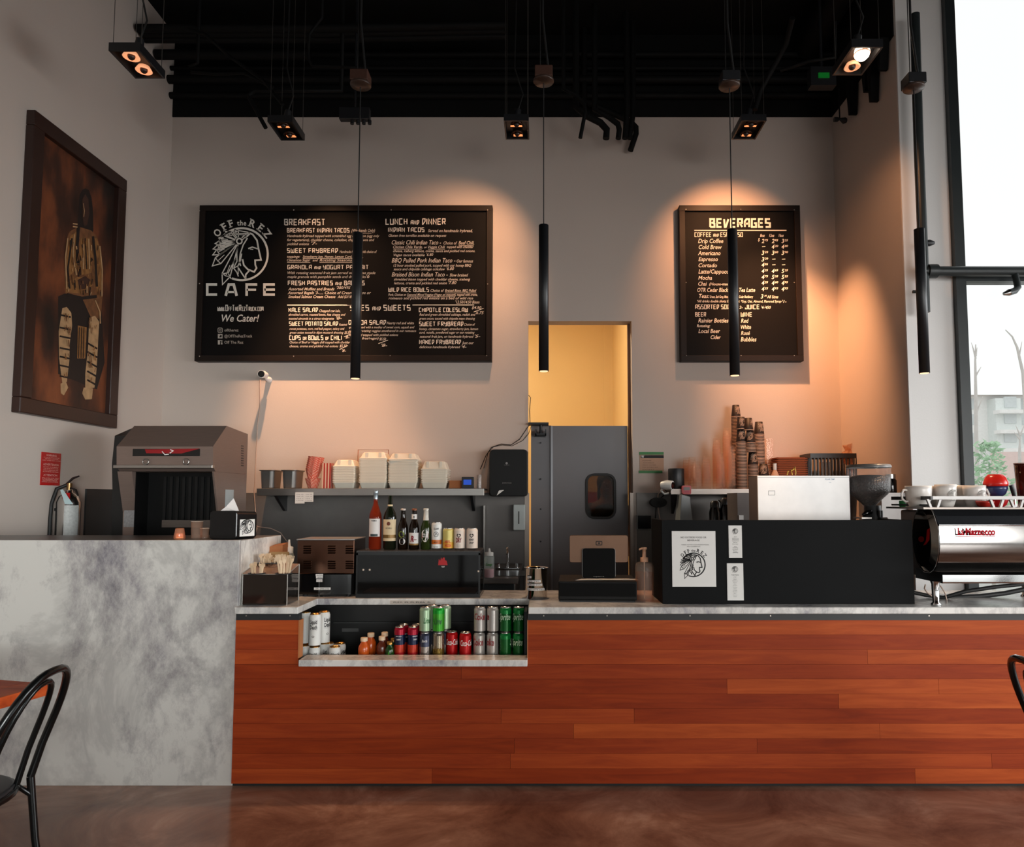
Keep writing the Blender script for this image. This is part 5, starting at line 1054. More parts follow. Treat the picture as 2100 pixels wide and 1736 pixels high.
# steel tip bucket with label tape
p = atz(1100, 1226, ZT); r = 22 / ppm(p.y); zt_ = at(1100, 1163, p.y).z
t = thing('steel_bucket', 'polished steel cup with strips of label tape on the worktop', 'cup', p)
G().lathe([(r * .95, 0), (r, .006), (r * 1.02, zt_ - ZT - .004), (r * 1.14, zt_ - ZT), (r * 1.12, zt_ - ZT + .002), (r * .98, zt_ - ZT - .004), (r * .9, .01), (.001, .01)], p.x, p.y, p.z, 28).obj('body', CHROME, t)
for k, (z_, w_) in enumerate(((.118, .5), (.096, 1.35), (.076, 1.5), (.05, 1.75))):
    g = G(); n = 10
    for i in range(n):
        q0, q1 = -PI / 2 - .95 + w_ * i / n, -PI / 2 - .95 + w_ * (i + 1) / n
        g.add([(p.x + (r * 1.02 + .001) * math.cos(q), p.y + (r * 1.02 + .001) * math.sin(q), p.z + zz_) for q, zz_ in ((q0, z_), (q1, z_), (q1, z_ + .012), (q0, z_ + .012))], [(0, 1, 2, 3)], True)
    g.obj('label_tape', WLAB, t)
    g = G(); mp = lambda x, y: Vector((p.x + (r * 1.02 + .0016) * math.cos(-PI / 2 - .95 + x), p.y + (r * 1.02 + .0016) * math.sin(-PI / 2 - .95 + x), p.z + z_ + .003 - y))
    put_text(g, ('TIP', 'TIPS TIPS', 'THANK YOU', 'WE LOVE TIPS')[k], .06, 0, w_ - .12, .006, mp, 0, .01); g.obj('lettering', INK, t)
# till: cash drawer and tablet stand
t = thing('cash_drawer', 'low black cash drawer on the worktop', 'cash drawer'); w_, d_, h_ = .43, .34, at(1222, 1191, 3.93).z - ZT
g = G(); g.box(-w_ / 2, w_ / 2, -d_ / 2, d_ / 2, .008, h_); g.obj('case', mat('black drawer enamel', '0A0A0A', .55, spec=.25), t, .006)
g = G(); g.box(-w_ / 2 + .006, w_ / 2 - .006, -d_ / 2 - .004, -d_ / 2, .03, h_ - .01); g.obj('drawer_front', mat('black drawer face', '070707', .55, spec=.1), t)
g = G(); g.box(-w_ / 2 + .01, w_ / 2 - .01, -d_ / 2 + .01, d_ / 2 - .01, 0, .008); g.obj('foot', BLKR, t)
pc = at(1224, 1236, 4.09); t.location = (pc.x, 4.09, ZT); t.rotation_euler = (0, 0, -.05)
zd_ = ZT + h_
a, b = at(1170, 1194, 3.96), at(1300, 1187, 4.05)
for k, (dx, dy, rz, lab) in enumerate(((.0, .0, .06, 'loose receipt paper lying on the cash drawer'), (.03, .014, -.04, 'second receipt under the loose paper on the drawer'))):
    g = G(); X_ = at(1238, 1190, 3.98).x + dx; c_, s_ = math.cos(rz), math.sin(rz)
    pts = [(X_ + u * c_ - v * s_, 3.995 + dy + u * s_ + v * c_) for u, v in ((-.16, -.028), (.165, -.022), (.15, .03), (-.12, .034))]
    g.prism_z(pts, zd_ + .0005 + .0012 * (1 - k), zd_ + .0015 + .0012 * (1 - k)); g.thing('receipt', PAPER, lab, 'paper')
Ys = 4.06; t = thing('tablet_till', 'copper backed tablet till on a black stand', 'tablet', (at(1228, 1185, Ys).x, Ys, zd_ + .003))
a, b = at(1195, 1185, Ys), at(1261, 1124, Ys)
g = G(); pr = rrect(a.x, b.x, zd_ + .003, b.z, .012, 3); g.prism_y(pr, Ys - .012, Ys); g.obj('stand', mat('black stand glass', '050505', .5, spec=.08), t)
g = G(); pr = rrect(a.x - .003, b.x + .003, zd_ + .003, b.z + .0, .013, 3); g.prism_y(pr, Ys, Ys + .01); g.obj('stand_rim', mat('grey stand rim', '8A8886', .3, .6), t)
g = G(); g.hexa([(a.x + .02, Ys + .01, zd_ + .003), (b.x - .02, Ys + .01, zd_ + .003), (b.x - .02, Ys + .12, zd_ + .003), (a.x + .02, Ys + .12, zd_ + .003)], [(a.x + .02, Ys + .01, b.z - .02), (b.x - .02, Ys + .01, b.z - .02), (b.x - .02, Ys + .03, b.z - .02), (a.x + .02, Ys + .03, b.z - .02)]); g.obj('stand_foot', BLK, t)
a, b = at(1168, 1153, Ys + .012), at(1288, 1097, Ys + .012)
g = G(); pr = rrect(a.x, b.x, a.z, b.z, .012, 3); g.prism_y(pr, Ys + .012, Ys + .026); g.obj('tablet', BRONZE, t, .002)
g = G(); g.prism_y(rrect(a.x + .004, b.x - .004, a.z + .004, b.z - .004, .01, 3), Ys + .026, Ys + .029); g.obj('screen', BLKG, t)
g = G(); mp = lambda x, y: at(x, y, Ys + .0115)
g.stroke(rrect(1222.5, 1234.5, 1109.5, 1117, 1.5), 1.6, mp, True); g.poly([(1226.5, 1111.8), (1230.5, 1111.8), (1230.5, 1114.8), (1226.5, 1114.8)], mp); g.obj('square_emblem', INK, t)
g = G(); put_text(g, 'square', 1217, 1182.5, 1239, 2.2, lambda x, y: at(x, y, Ys - .0125)); g.obj('lettering', mat('grey lettering', '8A8886', .4), t)
# sanitiser pump
p = atz(1322, 1231, ZT); r = 19 / ppm(p.y); z2 = at(1322, 1150, p.y).z - ZT; z3 = at(1322, 1122, p.y).z - ZT
t = thing('sanitiser_bottle', 'clear pump bottle between the till and the black screen', 'bottle', p)
CLR = mat('clear bottle plastic', 'D8C8BC', .06, 0, .02, alpha=.14)
G().lathe([(r * .9, 0), (r, .01), (r, z2 - .03), (r * .9, z2 - .012), (r * .36, z2)], p.x, p.y, p.z, 20).obj('body', CLR, t)
G().lathe([(r * .85, .006), (r * .93, .012), (r * .93, z2 * .72)], p.x, p.y, p.z, 20).obj('liquid', mat('clear gel', 'B8A090', .05, 0, .02, alpha=.10), t)
g = G(); g.lathe([(r * .42, z2 - .004), (r * .42, z2 + .02), (r * .2, z2 + .022), (r * .2, z3 - .012), (r * .3, z3 - .01), (r * .3, z3)], p.x, p.y, p.z, 14); g.tube([(p.x, p.y, p.z + z3 - .005), (p.x - .02, p.y - .012, p.z + z3 - .006), (p.x - .03, p.y - .018, p.z + z3 - .012)], .005, 6); g.obj('pump', mat('tan pump', 'C09478', .4), t)
G().cyl((p.x, p.y, p.z + .01), (p.x, p.y, p.z + z2), .003, 6).obj('dip_tube', mat('pale tube', 'C8B8A8', .4), t)

# ------------------------------------------------------------------ black screen box with notices
Yk = 3.84; x0, x1 = at(1358, 1150, Yk).x, at(1873, 1150, Yk).x; zk = at(1600, 1066, Yk).z; yb_ = 4.20
t = thing('counter_screen', 'black counter screen box carrying three white notices', 'counter screen', ((x0 + x1) / 2, Yk, ZT))
SCR = mat('black chalk paint', '0D0E0F', .7, 0, .2, 4, spec=.12)
G().box(x0, x1, Yk, Yk + .018, ZT + .001, zk).obj('front_panel', SCR, t, .001)
for nm, xx in (('side_panel', x0), ('side_panel', x1 - .018)): G().box(xx, xx + .018, Yk + .018, yb_, ZT + .001, zk).obj(nm, SCR, t)
def notice(px0, py0, px1, py1, label, name='notice'):
    a, b = at(px0, py1, Yk - .002), at(px1, py0, Yk - .002)
    return G().box(a.x, b.x, Yk - .0025, Yk - .0005, a.z, b.z).thing(name, PAPER, label, 'notice')
def mk(x, y): return at(1360 + x / 10.5, 1080 + y / 10.5, Yk - .003)
t = notice(1379, 1088.5, 1467, 1202.5, 'large white notice with a headdress logo on the black screen')
g = G(); logo(g, mk, .93, 650, 815, True, 1.35); g.obj('logo', INK, t)
g = G(); put_text(g, 'NO OUTSIDE FOOD OR', 378, 242, 930, 36, mk, 0, .008); put_text(g, 'BEVERAGE', 522, 307, 785, 36, mk, 0, .008); put_text(g, 'THANK YOU FOR YOUR UNDERSTANDING', 388, 394, 985, 22, mk); put_text(g, 'AND COOPERATION', 512, 433, 798, 22, mk); g.obj('lettering', mat('soft black print', '3A383A', .7), t)
t = notice(1495, 1077, 1521, 1143.5, 'narrow white price card, upper of two on the black screen')
g = G(); logo(g, mk, .21, 1552, 92, False, 1.5, False); g.obj('logo', INK, t)
g = G()
for k, (tx, x0_, y_, x1_) in enumerate((('Red', 1530, 222, 1582), ('Wines', 1482, 252, 1630), ('House', 1490, 276, 1625), ('Cabernet', 1480, 308, 1632), ('Merlot', 1515, 340, 1598), ('Pinot Noir', 1492, 376, 1618), ('White', 1524, 434, 1584), ('Riesling', 1500, 456, 1612), ('Chardonnay', 1492, 490, 1614), ('Rose', 1514, 524, 1598), ('Sparkling', 1498, 558, 1612))): put_text(g, tx, x0_, y_, x1_, 16, mk, 0, .01)
g.obj('lettering', mat('soft black print', '3A383A', .7), t)
t = notice(1492, 1154.5, 1524, 1230.5, 'narrow white price card, lower of two on the black screen')
g = G(); logo(g, mk, .23, 1546, 910, False, 1.5, False); g.obj('logo', INK, t)
g = G(); put_text(g, 'Today\u2019s Pastries', 1465, 1042, 1632, 20, mk, 0, .012)
for k, (tx, w2) in enumerate((('Scone', 28), ('Muffin', 32), ('Bagel', 30), ('Blueberry', 54), ('Banana', 36), ('Bran', 26), ('Pumpkin', 44), ('Cinnamon', 46), ('Lemon', 32), ('Cookie', 44), ('Brownie', 44), ('Bar', 28), ('Oatmeal', 44), ('Croissant', 38))): put_text(g, tx, 1549 - w2, 1068 + k * 33.5, 1549 + w2, 13, mk)
g.obj('lettering', mat('soft black print', '3A383A', .7), t)
# ================================================================== behind the counter
# stainless work table with a sink
ZW = .90; YW = 5.25
t = thing('prep_table', 'steel work table with sink under the takeout shelf', 'work table', (-1.2, 5.8, 0))
xa, xb = -2.1, ox0 - .05
G().box(xa, xb, YW, YB - .02, ZW - .04, ZW).obj('table_top', STEELD, t, .003)
g = G(); sx_ = at(1040, 1185, 5.8).x; g.box(sx_ - .18, sx_ + .17, 5.4, 5.8, ZW - .0, ZW + .004); g.obj('sink_bowl', mat('dark sink', '2A2725', .3, .6), t)
for xx in (xa + .03, xb - .06):
    for yy in (YW + .03, YB - .1): G().box(xx, xx + .04, yy, yy + .04, 0, ZW - .04).obj('leg', STEEL, t)
G().box(xa + .03, xb - .03, YW + .02, YW + .035, .16, ZW - .04).obj('front_apron', mat('dark apron', '25282A', .4), t)
t = thing('sink_tap', 'curved chrome tap on the work table sink', 'tap', (sx_, 5.86, ZW))
p = (sx_, 5.88, ZW); zt_ = at(1040, 1121, 5.88).z; g = G()
G().tube([p, (sx_, 5.88, zt_ - .05), (sx_, 5.87, zt_ - .012), (sx_, 5.84, zt_), (sx_, 5.79, zt_ - .01), (sx_, 5.77, zt_ - .05)], .011, 10).obj('spout', CHROME, t)
G().box(sx_ - .1, sx_ + .1, 5.86, 5.91, ZW, ZW + .02).obj('base', CHROME, t, .004)
for s in (-1, 1):
    G().cyl((sx_ + s * .075, 5.885, ZW + .02), (sx_ + s * .075, 5.885, ZW + .05), .014, 10).obj('valve', CHROME, t)
    G().box(sx_ + s * .075 - .008, sx_ + s * .075 + .008, 5.84, 5.9, ZW + .05, ZW + .06).obj('handle', CHROME, t)
sq, p, r, h = squeeze('squeeze_bottle.001', 1003, 1189, 1124, 5.3, 21, mat('pink soap', 'C87A8A', .4), 'squeeze bottle with pink liquid near the sink', ZW)
g = G(); mp = lambda x, y: Vector((p.x + (r + .0008) * math.cos(-PI / 2 + x / r), 5.3 + (r + .0008) * math.sin(-PI / 2 + x / r), ZW - y)); put_text(g, 'Soap', -.024, -h * .42, .026, .02, mp, .2, .03); g.obj('lettering', mat('green marker', '2A6A22', .6), sq)
# wall shelf
Ysf = 6.12; a, b = at(527, 1016, Ysf), at(993, 1001, Ysf); ZS = at(760, 1001, Ysf).z
t = thing('wall_shelf', 'long steel wall shelf holding takeout boxes', 'shelf', ((a.x + b.x) / 2, 6.3, ZS))
G().box(a.x, b.x, Ysf, YB - .015, ZS - .014, ZS).obj('shelf_board', STEELD, t)
G().box(a.x, b.x, Ysf - .012, Ysf, a.z, ZS).obj('front_lip', STEEL, t, .003)
for px in (571, 968):
    p = at(px, 1040, 6.3); g = G(); g.prism_x([(YB - .015, ZS - .014), (Ysf + .06, ZS - .014), (Ysf + .06, ZS - .04), (YB - .05, ZS - .2), (YB - .015, ZS - .2)], p.x - .012, p.x + .012); g.obj('bracket', BLK, t)
for k, (x0, x1, y1, rz) in enumerate(((605, 625, 1032, 0), (624, 643, 1028.5, 0))):
    p, q = at(x0, y1, Ysf - .013 - .001 * k), at(x1, 1009, Ysf - .013); n_ = G().box(p.x, q.x, Ysf - .0145 - .001 * k, Ysf - .0125 - .001 * k, p.z, q.z).thing('paper_note', PAPER, ('white paper note taped to the shelf edge, longer one', 'white paper note taped to the shelf edge, shorter one')[k], 'note')
    g = G()
    for j in range(4): put_text(g, 'rice chili'[:8 - j], x0 + 3, 1014 + j * 4, x1 - 3, 1.8, lambda x, y: at(x, y, Ysf - .0152 - .001 * k))
    g.obj('lettering', mat('grey handwriting', '6A6462', .8), n_)
# steel pans
def pan(px0, px1, label, k):
    Yp = 6.2; p, q = at(px0, 1000, Yp), at(px1, 963, Yp); w_ = (q.x - p.x); h_ = q.z - ZS; d_ = .24
    t = thing('steel_pan', label, 'pan', ((p.x + q.x) / 2, Yp + d_ / 2, ZS)); g = G()
    def ring(f, z, e=0): return [(x, y, z) for x, y in rrect(p.x + w_ * f - e, q.x - w_ * f + e, Yp + d_ * f - e, Yp + d_ - d_ * f + e, .03, 4)]
    rs = [ring(.10, ZS + .001), ring(.08, ZS + .008), ring(.03, ZS + h_ - .012), ring(.03, ZS + h_ - .004, .012), ring(.03, ZS + h_, .012), ring(.03, ZS + h_), ring(.10, ZS + .012)]
    n = len(rs[0]); vs = [v for r_ in rs for v in r_]
    g.add(vs, [(j * n + i, j * n + (i + 1) % n, (j + 1) * n + (i + 1) % n, (j + 1) * n + i) for j in range(6) for i in range(n)] + [tuple(reversed(range(n))), tuple(range(6 * n, 7 * n))], False)
    g.obj('pan_body', mat('grey steel pan', '8A8784', .3, .8), t)
pan(530, 561, 'grey steel pan at the shelf end near the hood', 0); pan(575, 607, 'grey steel pan next to the red checked trays', 1)
# red checked paper trays and striped bags
m, n, l, b = newmat('red checked paper', .7)
gg = n.new('ShaderNodeTexCoord'); ck = n.new('ShaderNodeTexChecker'); ck.inputs['Scale'].default_value = 110; ck.inputs['Color1'].default_value = (*hexc('D8401E'), 1); ck.inputs['Color2'].default_value = (*hexc('E8A890'), 1)
l.new(gg.outputs['Object'], ck.inputs[0]); l.new(ck.outputs[0], b.inputs['Base Color']); CHECK = m
Yt = 6.22; p = at(637, 1000, Yt); kt = thing('paper_tray', 'x', 'food tray'); g = G(); r_ = 15 / ppm(Yt)
g.lathe([(r_ * .62, 0), (r_ * .9, .05), (r_ * 1.08, .09), (r_ * 1.12, .092), (r_ * .98, .088), (r_ * .6, .006)], seg=8, smooth=False); g.obj('tray_body', CHECK, kt); KT = Kind(kt)
KT.put((p.x, Yt + .06, ZS), 'red checked paper tray standing upright on the shelf', None)
for k in range(7):
    o = KT.put((p.x + .004 + k * .0035 - .012, Yt + .07, ZS + .085 + k * .0175), 'red checked paper tray in the tilted stack over the upright tray', 'red checked paper trays'); o.rotation_euler = (0, .09, .2)
STR = mat('red stripe', 'A81C16', .7); CRM = mat('cream bag paper', 'D8B8A0', .8)
kb = thing('popcorn_bag', 'x', 'paper bag'); g = G(); wv = 18 / ppm(6.25)
g.box(-wv / 2, wv / 2, 0, .005, 0, .225); g.obj('bag_paper', CRM, kb)
g = G()
for k in range(3): x_ = -wv / 2 + wv * (.16 + .33 * k); g.box(x_, x_ + wv * .16, -.0006, .0056, .0, .2255)
g.obj('red_stripes', STR, kb); KB = Kind(kb); pb = at(669, 1000, 6.25)
for k in range(4): KB.put((pb.x + .004 * k, 6.25 + k * .012, ZS), ('front', 'second', 'third', 'rear')[k] + ' of the red striped paper bags on the shelf', 'red striped bags on the shelf')
# takeout clamshells
def clam(name, w_, d_):
    t = thing(name, 'x', 'takeout box'); g = G(); e = .012; h = .06; n = 4
    def ring(s, z): return [(x, y, z) for x, y in rrect(-w_ / 2 + s, w_ / 2 - s, -d_ / 2 + s, d_ / 2 - s, .012, 3)]
    rs = [ring(.014, 0), ring(.0, h - .008), ring(-.006, h - .008), ring(-.006, h), ring(.002, h), ring(.016, .004)]; n = len(rs[0])
    g.add([v for r_ in rs for v in r_], [(j * n + i, j * n + (i + 1) % n, (j + 1) * n + (i + 1) % n, (j + 1) * n + i) for j in range(5) for i in range(n)] + [tuple(reversed(range(n))), tuple(range(5 * n, 6 * n))])
    g.obj('base', FOAM, t); return Kind(t)
def clamlid(w_, d_, h, label, loc):
    t = thing('takeout_box', label, 'takeout box', loc, 'takeout boxes on the shelf'); g = G(); x, y, z = loc
    def ring(s, zz): return [(x + u, y + v, z + zz) for u, v in rrect(-w_ / 2 + s, w_ / 2 - s, -d_ / 2 + s, d_ / 2 - s, .012, 3)]
    rs = [ring(-.006, 0), ring(-.006, .008), ring(.004, .012), ring(.022, h - .006), ring(.032, h)]; n = len(rs[0])
    g.add([v for r_ in rs for v in r_], [(j * n + i, j * n + (i + 1) % n, (j + 1) * n + (i + 1) % n, (j + 1) * n + i) for j in range(4) for i in range(n)] + [tuple(reversed(range(n))), tuple(range(4 * n, 5 * n))])
    g.obj('lid', FOAM, t)
    for s in (-.25, .25): G().box(x + s * w_ - .012, x + s * w_ + .012, y - d_ / 2 + .004, y - d_ / 2 + .03, z + .012, z + h - .004).obj('lid_rib', FOAM, t)
    return t
random.seed(11)
for k, (pxa, pxb, pyt, Yy, step, lidh, nm) in enumerate(((681, 729, 942, 6.2, .0145, .062, 'second narrowest stack, beside the striped bags'), (735, 794, 924, 6.2, .0132, .06, 'tallest stack on the shelf'), (795, 857, 928, 6.2, .0136, .058, 'stack with crooked lids next to the tallest'), (862, 918, 943, 6.2, .0150, .075, 'ribbed stack nearest the blue timer'))):
    p, q = at(pxa, 1000, Yy), at(pxb, pyt, Yy); w_ = q.x - p.x - .012; d_ = .22; xc = (p.x + q.x) / 2; H_ = q.z - ZS; K_ = clam('takeout_box', w_, d_)
    z = ZS + .0005; top = ZS + H_ - lidh; n_ = int((top - z - .06) / step) + 1
    for i in range(n_):
        brk = 0
        o = K_.put((xc + random.uniform(-.002, .002), Yy + d_ / 2, z + i * step), 'pale fibre takeout box nested in the ' + nm, 'takeout boxes on the shelf')
        if k == 2 and i > n_ - 4: o.rotation_euler = (0, random.uniform(.0, .03), random.uniform(-.05, .05))
    clamlid(w_, d_, lidh, 'closed lid box topping the ' + nm, (xc, Yy + d_ / 2, z + (n_ - 1) * step + .0605))
    if k == 1: clamlid(w_ * .98, d_, .05, 'second closed box resting on the tallest stack behind', (xc + .01, Yy + d_ / 2 + .0, z + (n_ - 1) * step + .0605 + lidh + .0005)) if False else None
# wire rack corner behind the stacks, box, timer, can
p, q = at(733, 1000, 6.42), at(797, 922, 6.42); g = G(); g.tube([(p.x, 6.42, ZS), (p.x, 6.42, q.z), (q.x, 6.42, q.z), (q.x, 6.42, ZS)], .004, 6); g.thing('wire_bookend', mat('copper wire', '8A5238', .4, .5), 'thin wire frame standing behind the tallest stack', 'wire rack')
p, q = at(921, 1000, 6.22), at(945, 985, 6.22); G().box(p.x, q.x, 6.22, 6.34, ZS, q.z).thing('kraft_carton', KRAFT, 'small kraft carton beside the blue timer', 'carton', bevel=.003)
p, q = at(946.5, 1000, 6.17), at(971.5, 977.5, 6.17); t = thing('digital_timer', 'black digital timer with a lit blue screen', 'timer', ((p.x + q.x) / 2, 6.2, ZS))
G().box(p.x, q.x, 6.17, 6.2, ZS, q.z).obj('case', BLK, t, .004); a, b = at(950.5, 993.5, 6.168), at(966.5, 983, 6.168); G().box(a.x, b.x, 6.166, 6.172, a.z, b.z).obj('screen', mat('lit blue screen', '0A2A78', .3, emit='1450C8', es=.75), t)
p = at(982.5, 1000, 6.2); q = at(982.5, 973, 6.2); G().lathe([(.02, 0), (.021, .004), (.021, q.z - ZS - .006), (.017, q.z - ZS)], p.x, 6.2, ZS, 16).thing('patterned_can', mat('mottled print', 'A09894', .4, .2, .7, 60), 'small black and white patterned can at the shelf end', 'can')
# towel dispenser and soap dispenser
a, b = at(1004, 1017, 6.27), at(1081, 921, 6.27)
t = thing('towel_dispenser', 'black paper towel dispenser on the wall beside the doorway', 'towel dispenser', ((a.x + b.x) / 2, 6.38, a.z))
DSP = mat('black dispenser plastic', '090909', .42, spec=.25)
g = G(); pr = rrect(a.x, b.x, a.z, b.z, .035, 5); pr2 = rrect(a.x - .02, b.x + .004, a.z, b.z + .01, .03, 5); g.hexa([(x, YB - .015, z) for x, z in pr2], [(x, 6.27, z) for x, z in pr]); g.obj('cover', DSP, t, .004)
g = G(); p = at(1026, 1015, 6.3); g.add([(p.x - .03, 6.262, a.z + .005), (p.x + .03, 6.262, a.z + .05), (p.x + .035, 6.262, a.z + .055), (p.x - .01, 6.262, a.z + .05)], [(0, 1, 2, 3)]); g.obj('towel_tip', PAPER, t)
g = G(); mp = lambda x, y: at(x, y, 6.266)
put_text(g, 'Georgia-Pacific', 1033.5, 953.8, 1045, 1.6, mp); g.poly(arc(1039, 949.5, 2.4, 0, 360, 10)[:-1], mp); put_text(g, 'ENMOTION', 1030, 991, 1049, 2.2, mp, .2); g.obj('lettering', mat('grey lettering', '8A8886', .4), t)
a, b = at(1052, 1087, 6.38), at(1077, 1034, 6.38); t = thing('soap_dispenser', 'pale soap dispenser on the cladding by the doorway', 'soap dispenser', ((a.x + b.x) / 2, 6.43, a.z))
G().box(a.x, b.x, 6.38, YB - .015, a.z, b.z).obj('cover', mat('pale grey plastic', 'B9C0BE', .4), t, .01)
p, q = at(1063, 1074, 6.378), at(1065, 1048, 6.378); G().box(p.x, q.x, 6.377, 6.381, p.z, q.z).obj('sight_slot', BLK, t)
a, b = at(991, 1128, 6.3), at(995, 1036, 6.3); G().box(a.x, b.x, 6.3, YB - .015, ZW, b.z).thing('splash_post', STEEL, 'upright steel edge strip between shelf and soap dispenser', 'strip')
# cable from the shelf to the door frame
def cable(name, pts, r, label, m_=BLKR, cat='cable'): return G().tube(pts, r, 6).thing(name, m_, label, cat)
cable('door_cable', [at(985, 962, 6.47), at(996, 935, 6.47), at(1008, 917, 6.48), at(1028, 910, 6.48), at(1048, 912, 6.48), at(1066, 900, 6.48), at(1078, 882, 6.48), at(1087, 868, 6.48), at(1086, 840, 6.48), at(1088, 815, 6.48), at(1084, 810, 6.48)], .004, 'thin dark cable looping from shelf to door bracket')
cable('door_cable.001', [at(992, 960, 6.475), at(1001, 928, 6.475), at(1012, 916, 6.485), at(1030, 912, 6.485), at(1050, 914, 6.485), at(1072, 903, 6.485), at(1084, 889, 6.485), at(1090, 872, 6.485)], .003, 'second thin cable sagging under the door bracket')
# security camera and its lead
p = at(537, 766, 6.3); t = thing('security_camera', 'small white security camera under the food board', 'camera', (p.x, 6.4, p.z))
G().tube([(p.x - .01, YB, p.z - .02), (p.x - .008, 6.42, p.z - .022), (p.x, 6.36, p.z)], [.03, .014, .014], 10).obj('bracket', WHITE, t)
G().tube([(p.x - .004, 6.4, p.z + .006), (p.x, 6.33, p.z), (p.x + .001, 6.285, p.z - .005)], [.026, .034, .034], 16).obj('body', WHITE, t)
G().tube([(p.x + .001, 6.286, p.z - .005), (p.x + .001, 6.279, p.z - .006)], [.03, .029], 16).obj('lens_face', BLKG, t)
cable('camera_lead', [at(533, 778, 6.49), at(533, 835, 6.49), at(528, 870, 6.49), at(524, 960, 6.49), at(521, 1010, 6.48), at(524, 1050, 6.47), at(525, 1076, 6.47), at(516, 1074, 6.47), at(508, 1086, 6.47), at(513, 1097, 6.46), at(524, 1094, 6.46), at(527, 1082, 6.46), at(520, 1075, 6.46), at(530, 1080, 6.46), at(555, 1083, 6.46), at(575, 1092, 6.46), at(590, 1112, 6.45)], .0045, 'pale camera lead hanging down to a coiled loop', mat('pale lead', 'B9A090', .5))
# ------------------------------------------------------------------ ventless fryer hood
XRt = -2.27; XLt = at(240, 950, 4.89).x
def hz(x, y, X=XRt): q = atx(x, y, X); return (q.y, q.z)
P0, P1, P2, P3, P5 = hz(465, 873), hz(437, 915), hz(437, 957), hz(447, 1050), hz(505, 1008)
yb5 = P5[0]; zt5 = hz(505, 889)[1]
t = thing('fryer_hood', 'steel ventless fryer hood with a dark opening beside the painting wall', 'fryer hood', ((XLt + XRt) / 2, 5.2, 0))
prof = [(P0[0], P0[1]), (P1[0], P1[1]), (P2[0], P2[1]), (P2[0] + .04, P2[1] - .03), (P2[0] + .30, P2[1] - .03), (yb5, P2[1] - .03), (yb5, zt5)]
HS = rug_brush('warm brushed steel', '86736A', .45); HS.node_tree.nodes['Principled BSDF'].inputs['Metallic'].default_value = .55
G().prism_x(prof, XLt, XRt).obj('canopy', HS, t, .004)
# right cheek down to the bench, left flank, sill
g = G(); ck_ = [(P2[0] + .012, P2[1] - .031), (P3[0], P3[1]), (P3[0] + .02, .88), (yb5, .88), (yb5, P2[1] - .031)]; g.prism_x(ck_, XRt - .012, XRt); g.obj('right_cheek', HS, t)
g = G(); g.prism_x(ck_, XLt, XLt + .10); g.obj('left_cheek', HS, t)
g = G(); g.box(XLt + .10, XRt - .012, P2[0] + .22, P2[0] + .24, .88, P2[1] - .032); g.obj('filter_wall', mat('painted shade black', '060606', .5, spec=.2), t)  # black colour stands for the shade deep in the opening
g = G(); g.box(XLt + .1005, XLt + .104, P2[0] + .06, P2[0] + .22, .88, P2[1] - .032); g.obj('shade_sheet', mat('painted shade black', '060606', .5, spec=.2), t); g = G(); g.box(XRt - .016, XRt - .0125, P2[0] + .06, P2[0] + .22, .88, P2[1] - .032); g.obj('shade_sheet', mat('painted shade black', '060606', .5, spec=.2), t)  # added black sheets that paint the shade on the inner sides
g = G()
for k in range(9): x_ = XLt + .22 + k * .045; g.box(x_, x_ + .02, P2[0] + .205, P2[0] + .22, 1.30, P2[1] - .06)
g.obj('filter_fins', mat('dark fin', '0B0C0D', .4, spec=.3), t)  # fins coloured near black to sink into the painted shade
g = G(); g.box(XLt - .01, XRt + .006, P2[0] - .025, P2[0] + .01, P2[1] - .01, P2[1] + .012); g.obj('front_rail', STEEL, t, .003)
p = at(350, 1072, P2[0] + .06); g = G(); g.box(XLt + .3, XRt - .02, P2[0] + .05, P2[0] + .08, p.z - .03, p.z + .02); g.obj('splash_sill', STEELD, t)
g = G(); a, b = at(272, 935, P1[0] - .003), at(410, 920, P1[0] - .003); g.box(a.x, b.x, P1[0] - .004, P1[0] + .002, a.z, b.z); wnd = g.obj('control_window', BLKG, t)
g = G(); mp = lambda x, y: at(x, y, P1[0] - .006)
g.poly([(297, 921), (410, 919.5), (372, 929.5), (300, 929)], mp); g.obj('red_panel', mat('deep red panel', '8E0A14', .3), wnd)
g = G(); g.stroke([(332, 925), (338, 932), (346, 931)], 1.6, lambda x, y: at(x, y, P1[0] - .007)); g.stroke([(348, 929), (355, 924), (349, 921.5)], 1.8, lambda x, y: at(x, y, P1[0] - .007)); g.obj('emblem', WLET, wnd)
for px in (297, 380):
    p = at(px, 946, P2[0] - .03); g = G(); g.tube([(p.x + .02 * math.cos(q * PI / 6), P2[0] - .02, p.z + .02 * math.sin(q * PI / 6)) for q in range(12)], .004, 6, True); g.obj('ring_pull', STEEL, t)
g = G()
for k in range(9):
    q = atx(497, 914 + k * 5, XRt); g.box(XRt, XRt + .002, q.y - .02, q.y + .02, q.z - .005, q.z + .003)
g.obj('side_vent', BLK, t)
g = G(); q0, q1 = atx(461, 1045, XRt), atx(479, 1004, XRt); g.box(XRt, XRt + .002, q0.y, q1.y, q0.z, q1.z); pl = g.obj('rating_label', mat('pale label sheet', 'A9AEAE', .6), t)
a, b = at(237, 1080, P2[0] + .04), at(258, 1044, P2[0] + .04); g = G(); g.box(XLt + .01, XLt + .09, P3[0] - .004, P3[0] + .002, at(245, 1080, P3[0]).z, at(245, 1044, P3[0]).z); g.obj('grey_sticker', mat('grey speckled sticker', '7E7B7B', .7, 0, .4, 80), t)
g = G(); g.box(XLt + .01, XLt + .095, P3[0] + .0, P3[0] + .006, at(255, 1106, P3[0]).z, at(255, 1097, P3[0]).z); g.obj('red_sticker', mat('red sticker', 'B31217', .5), t)
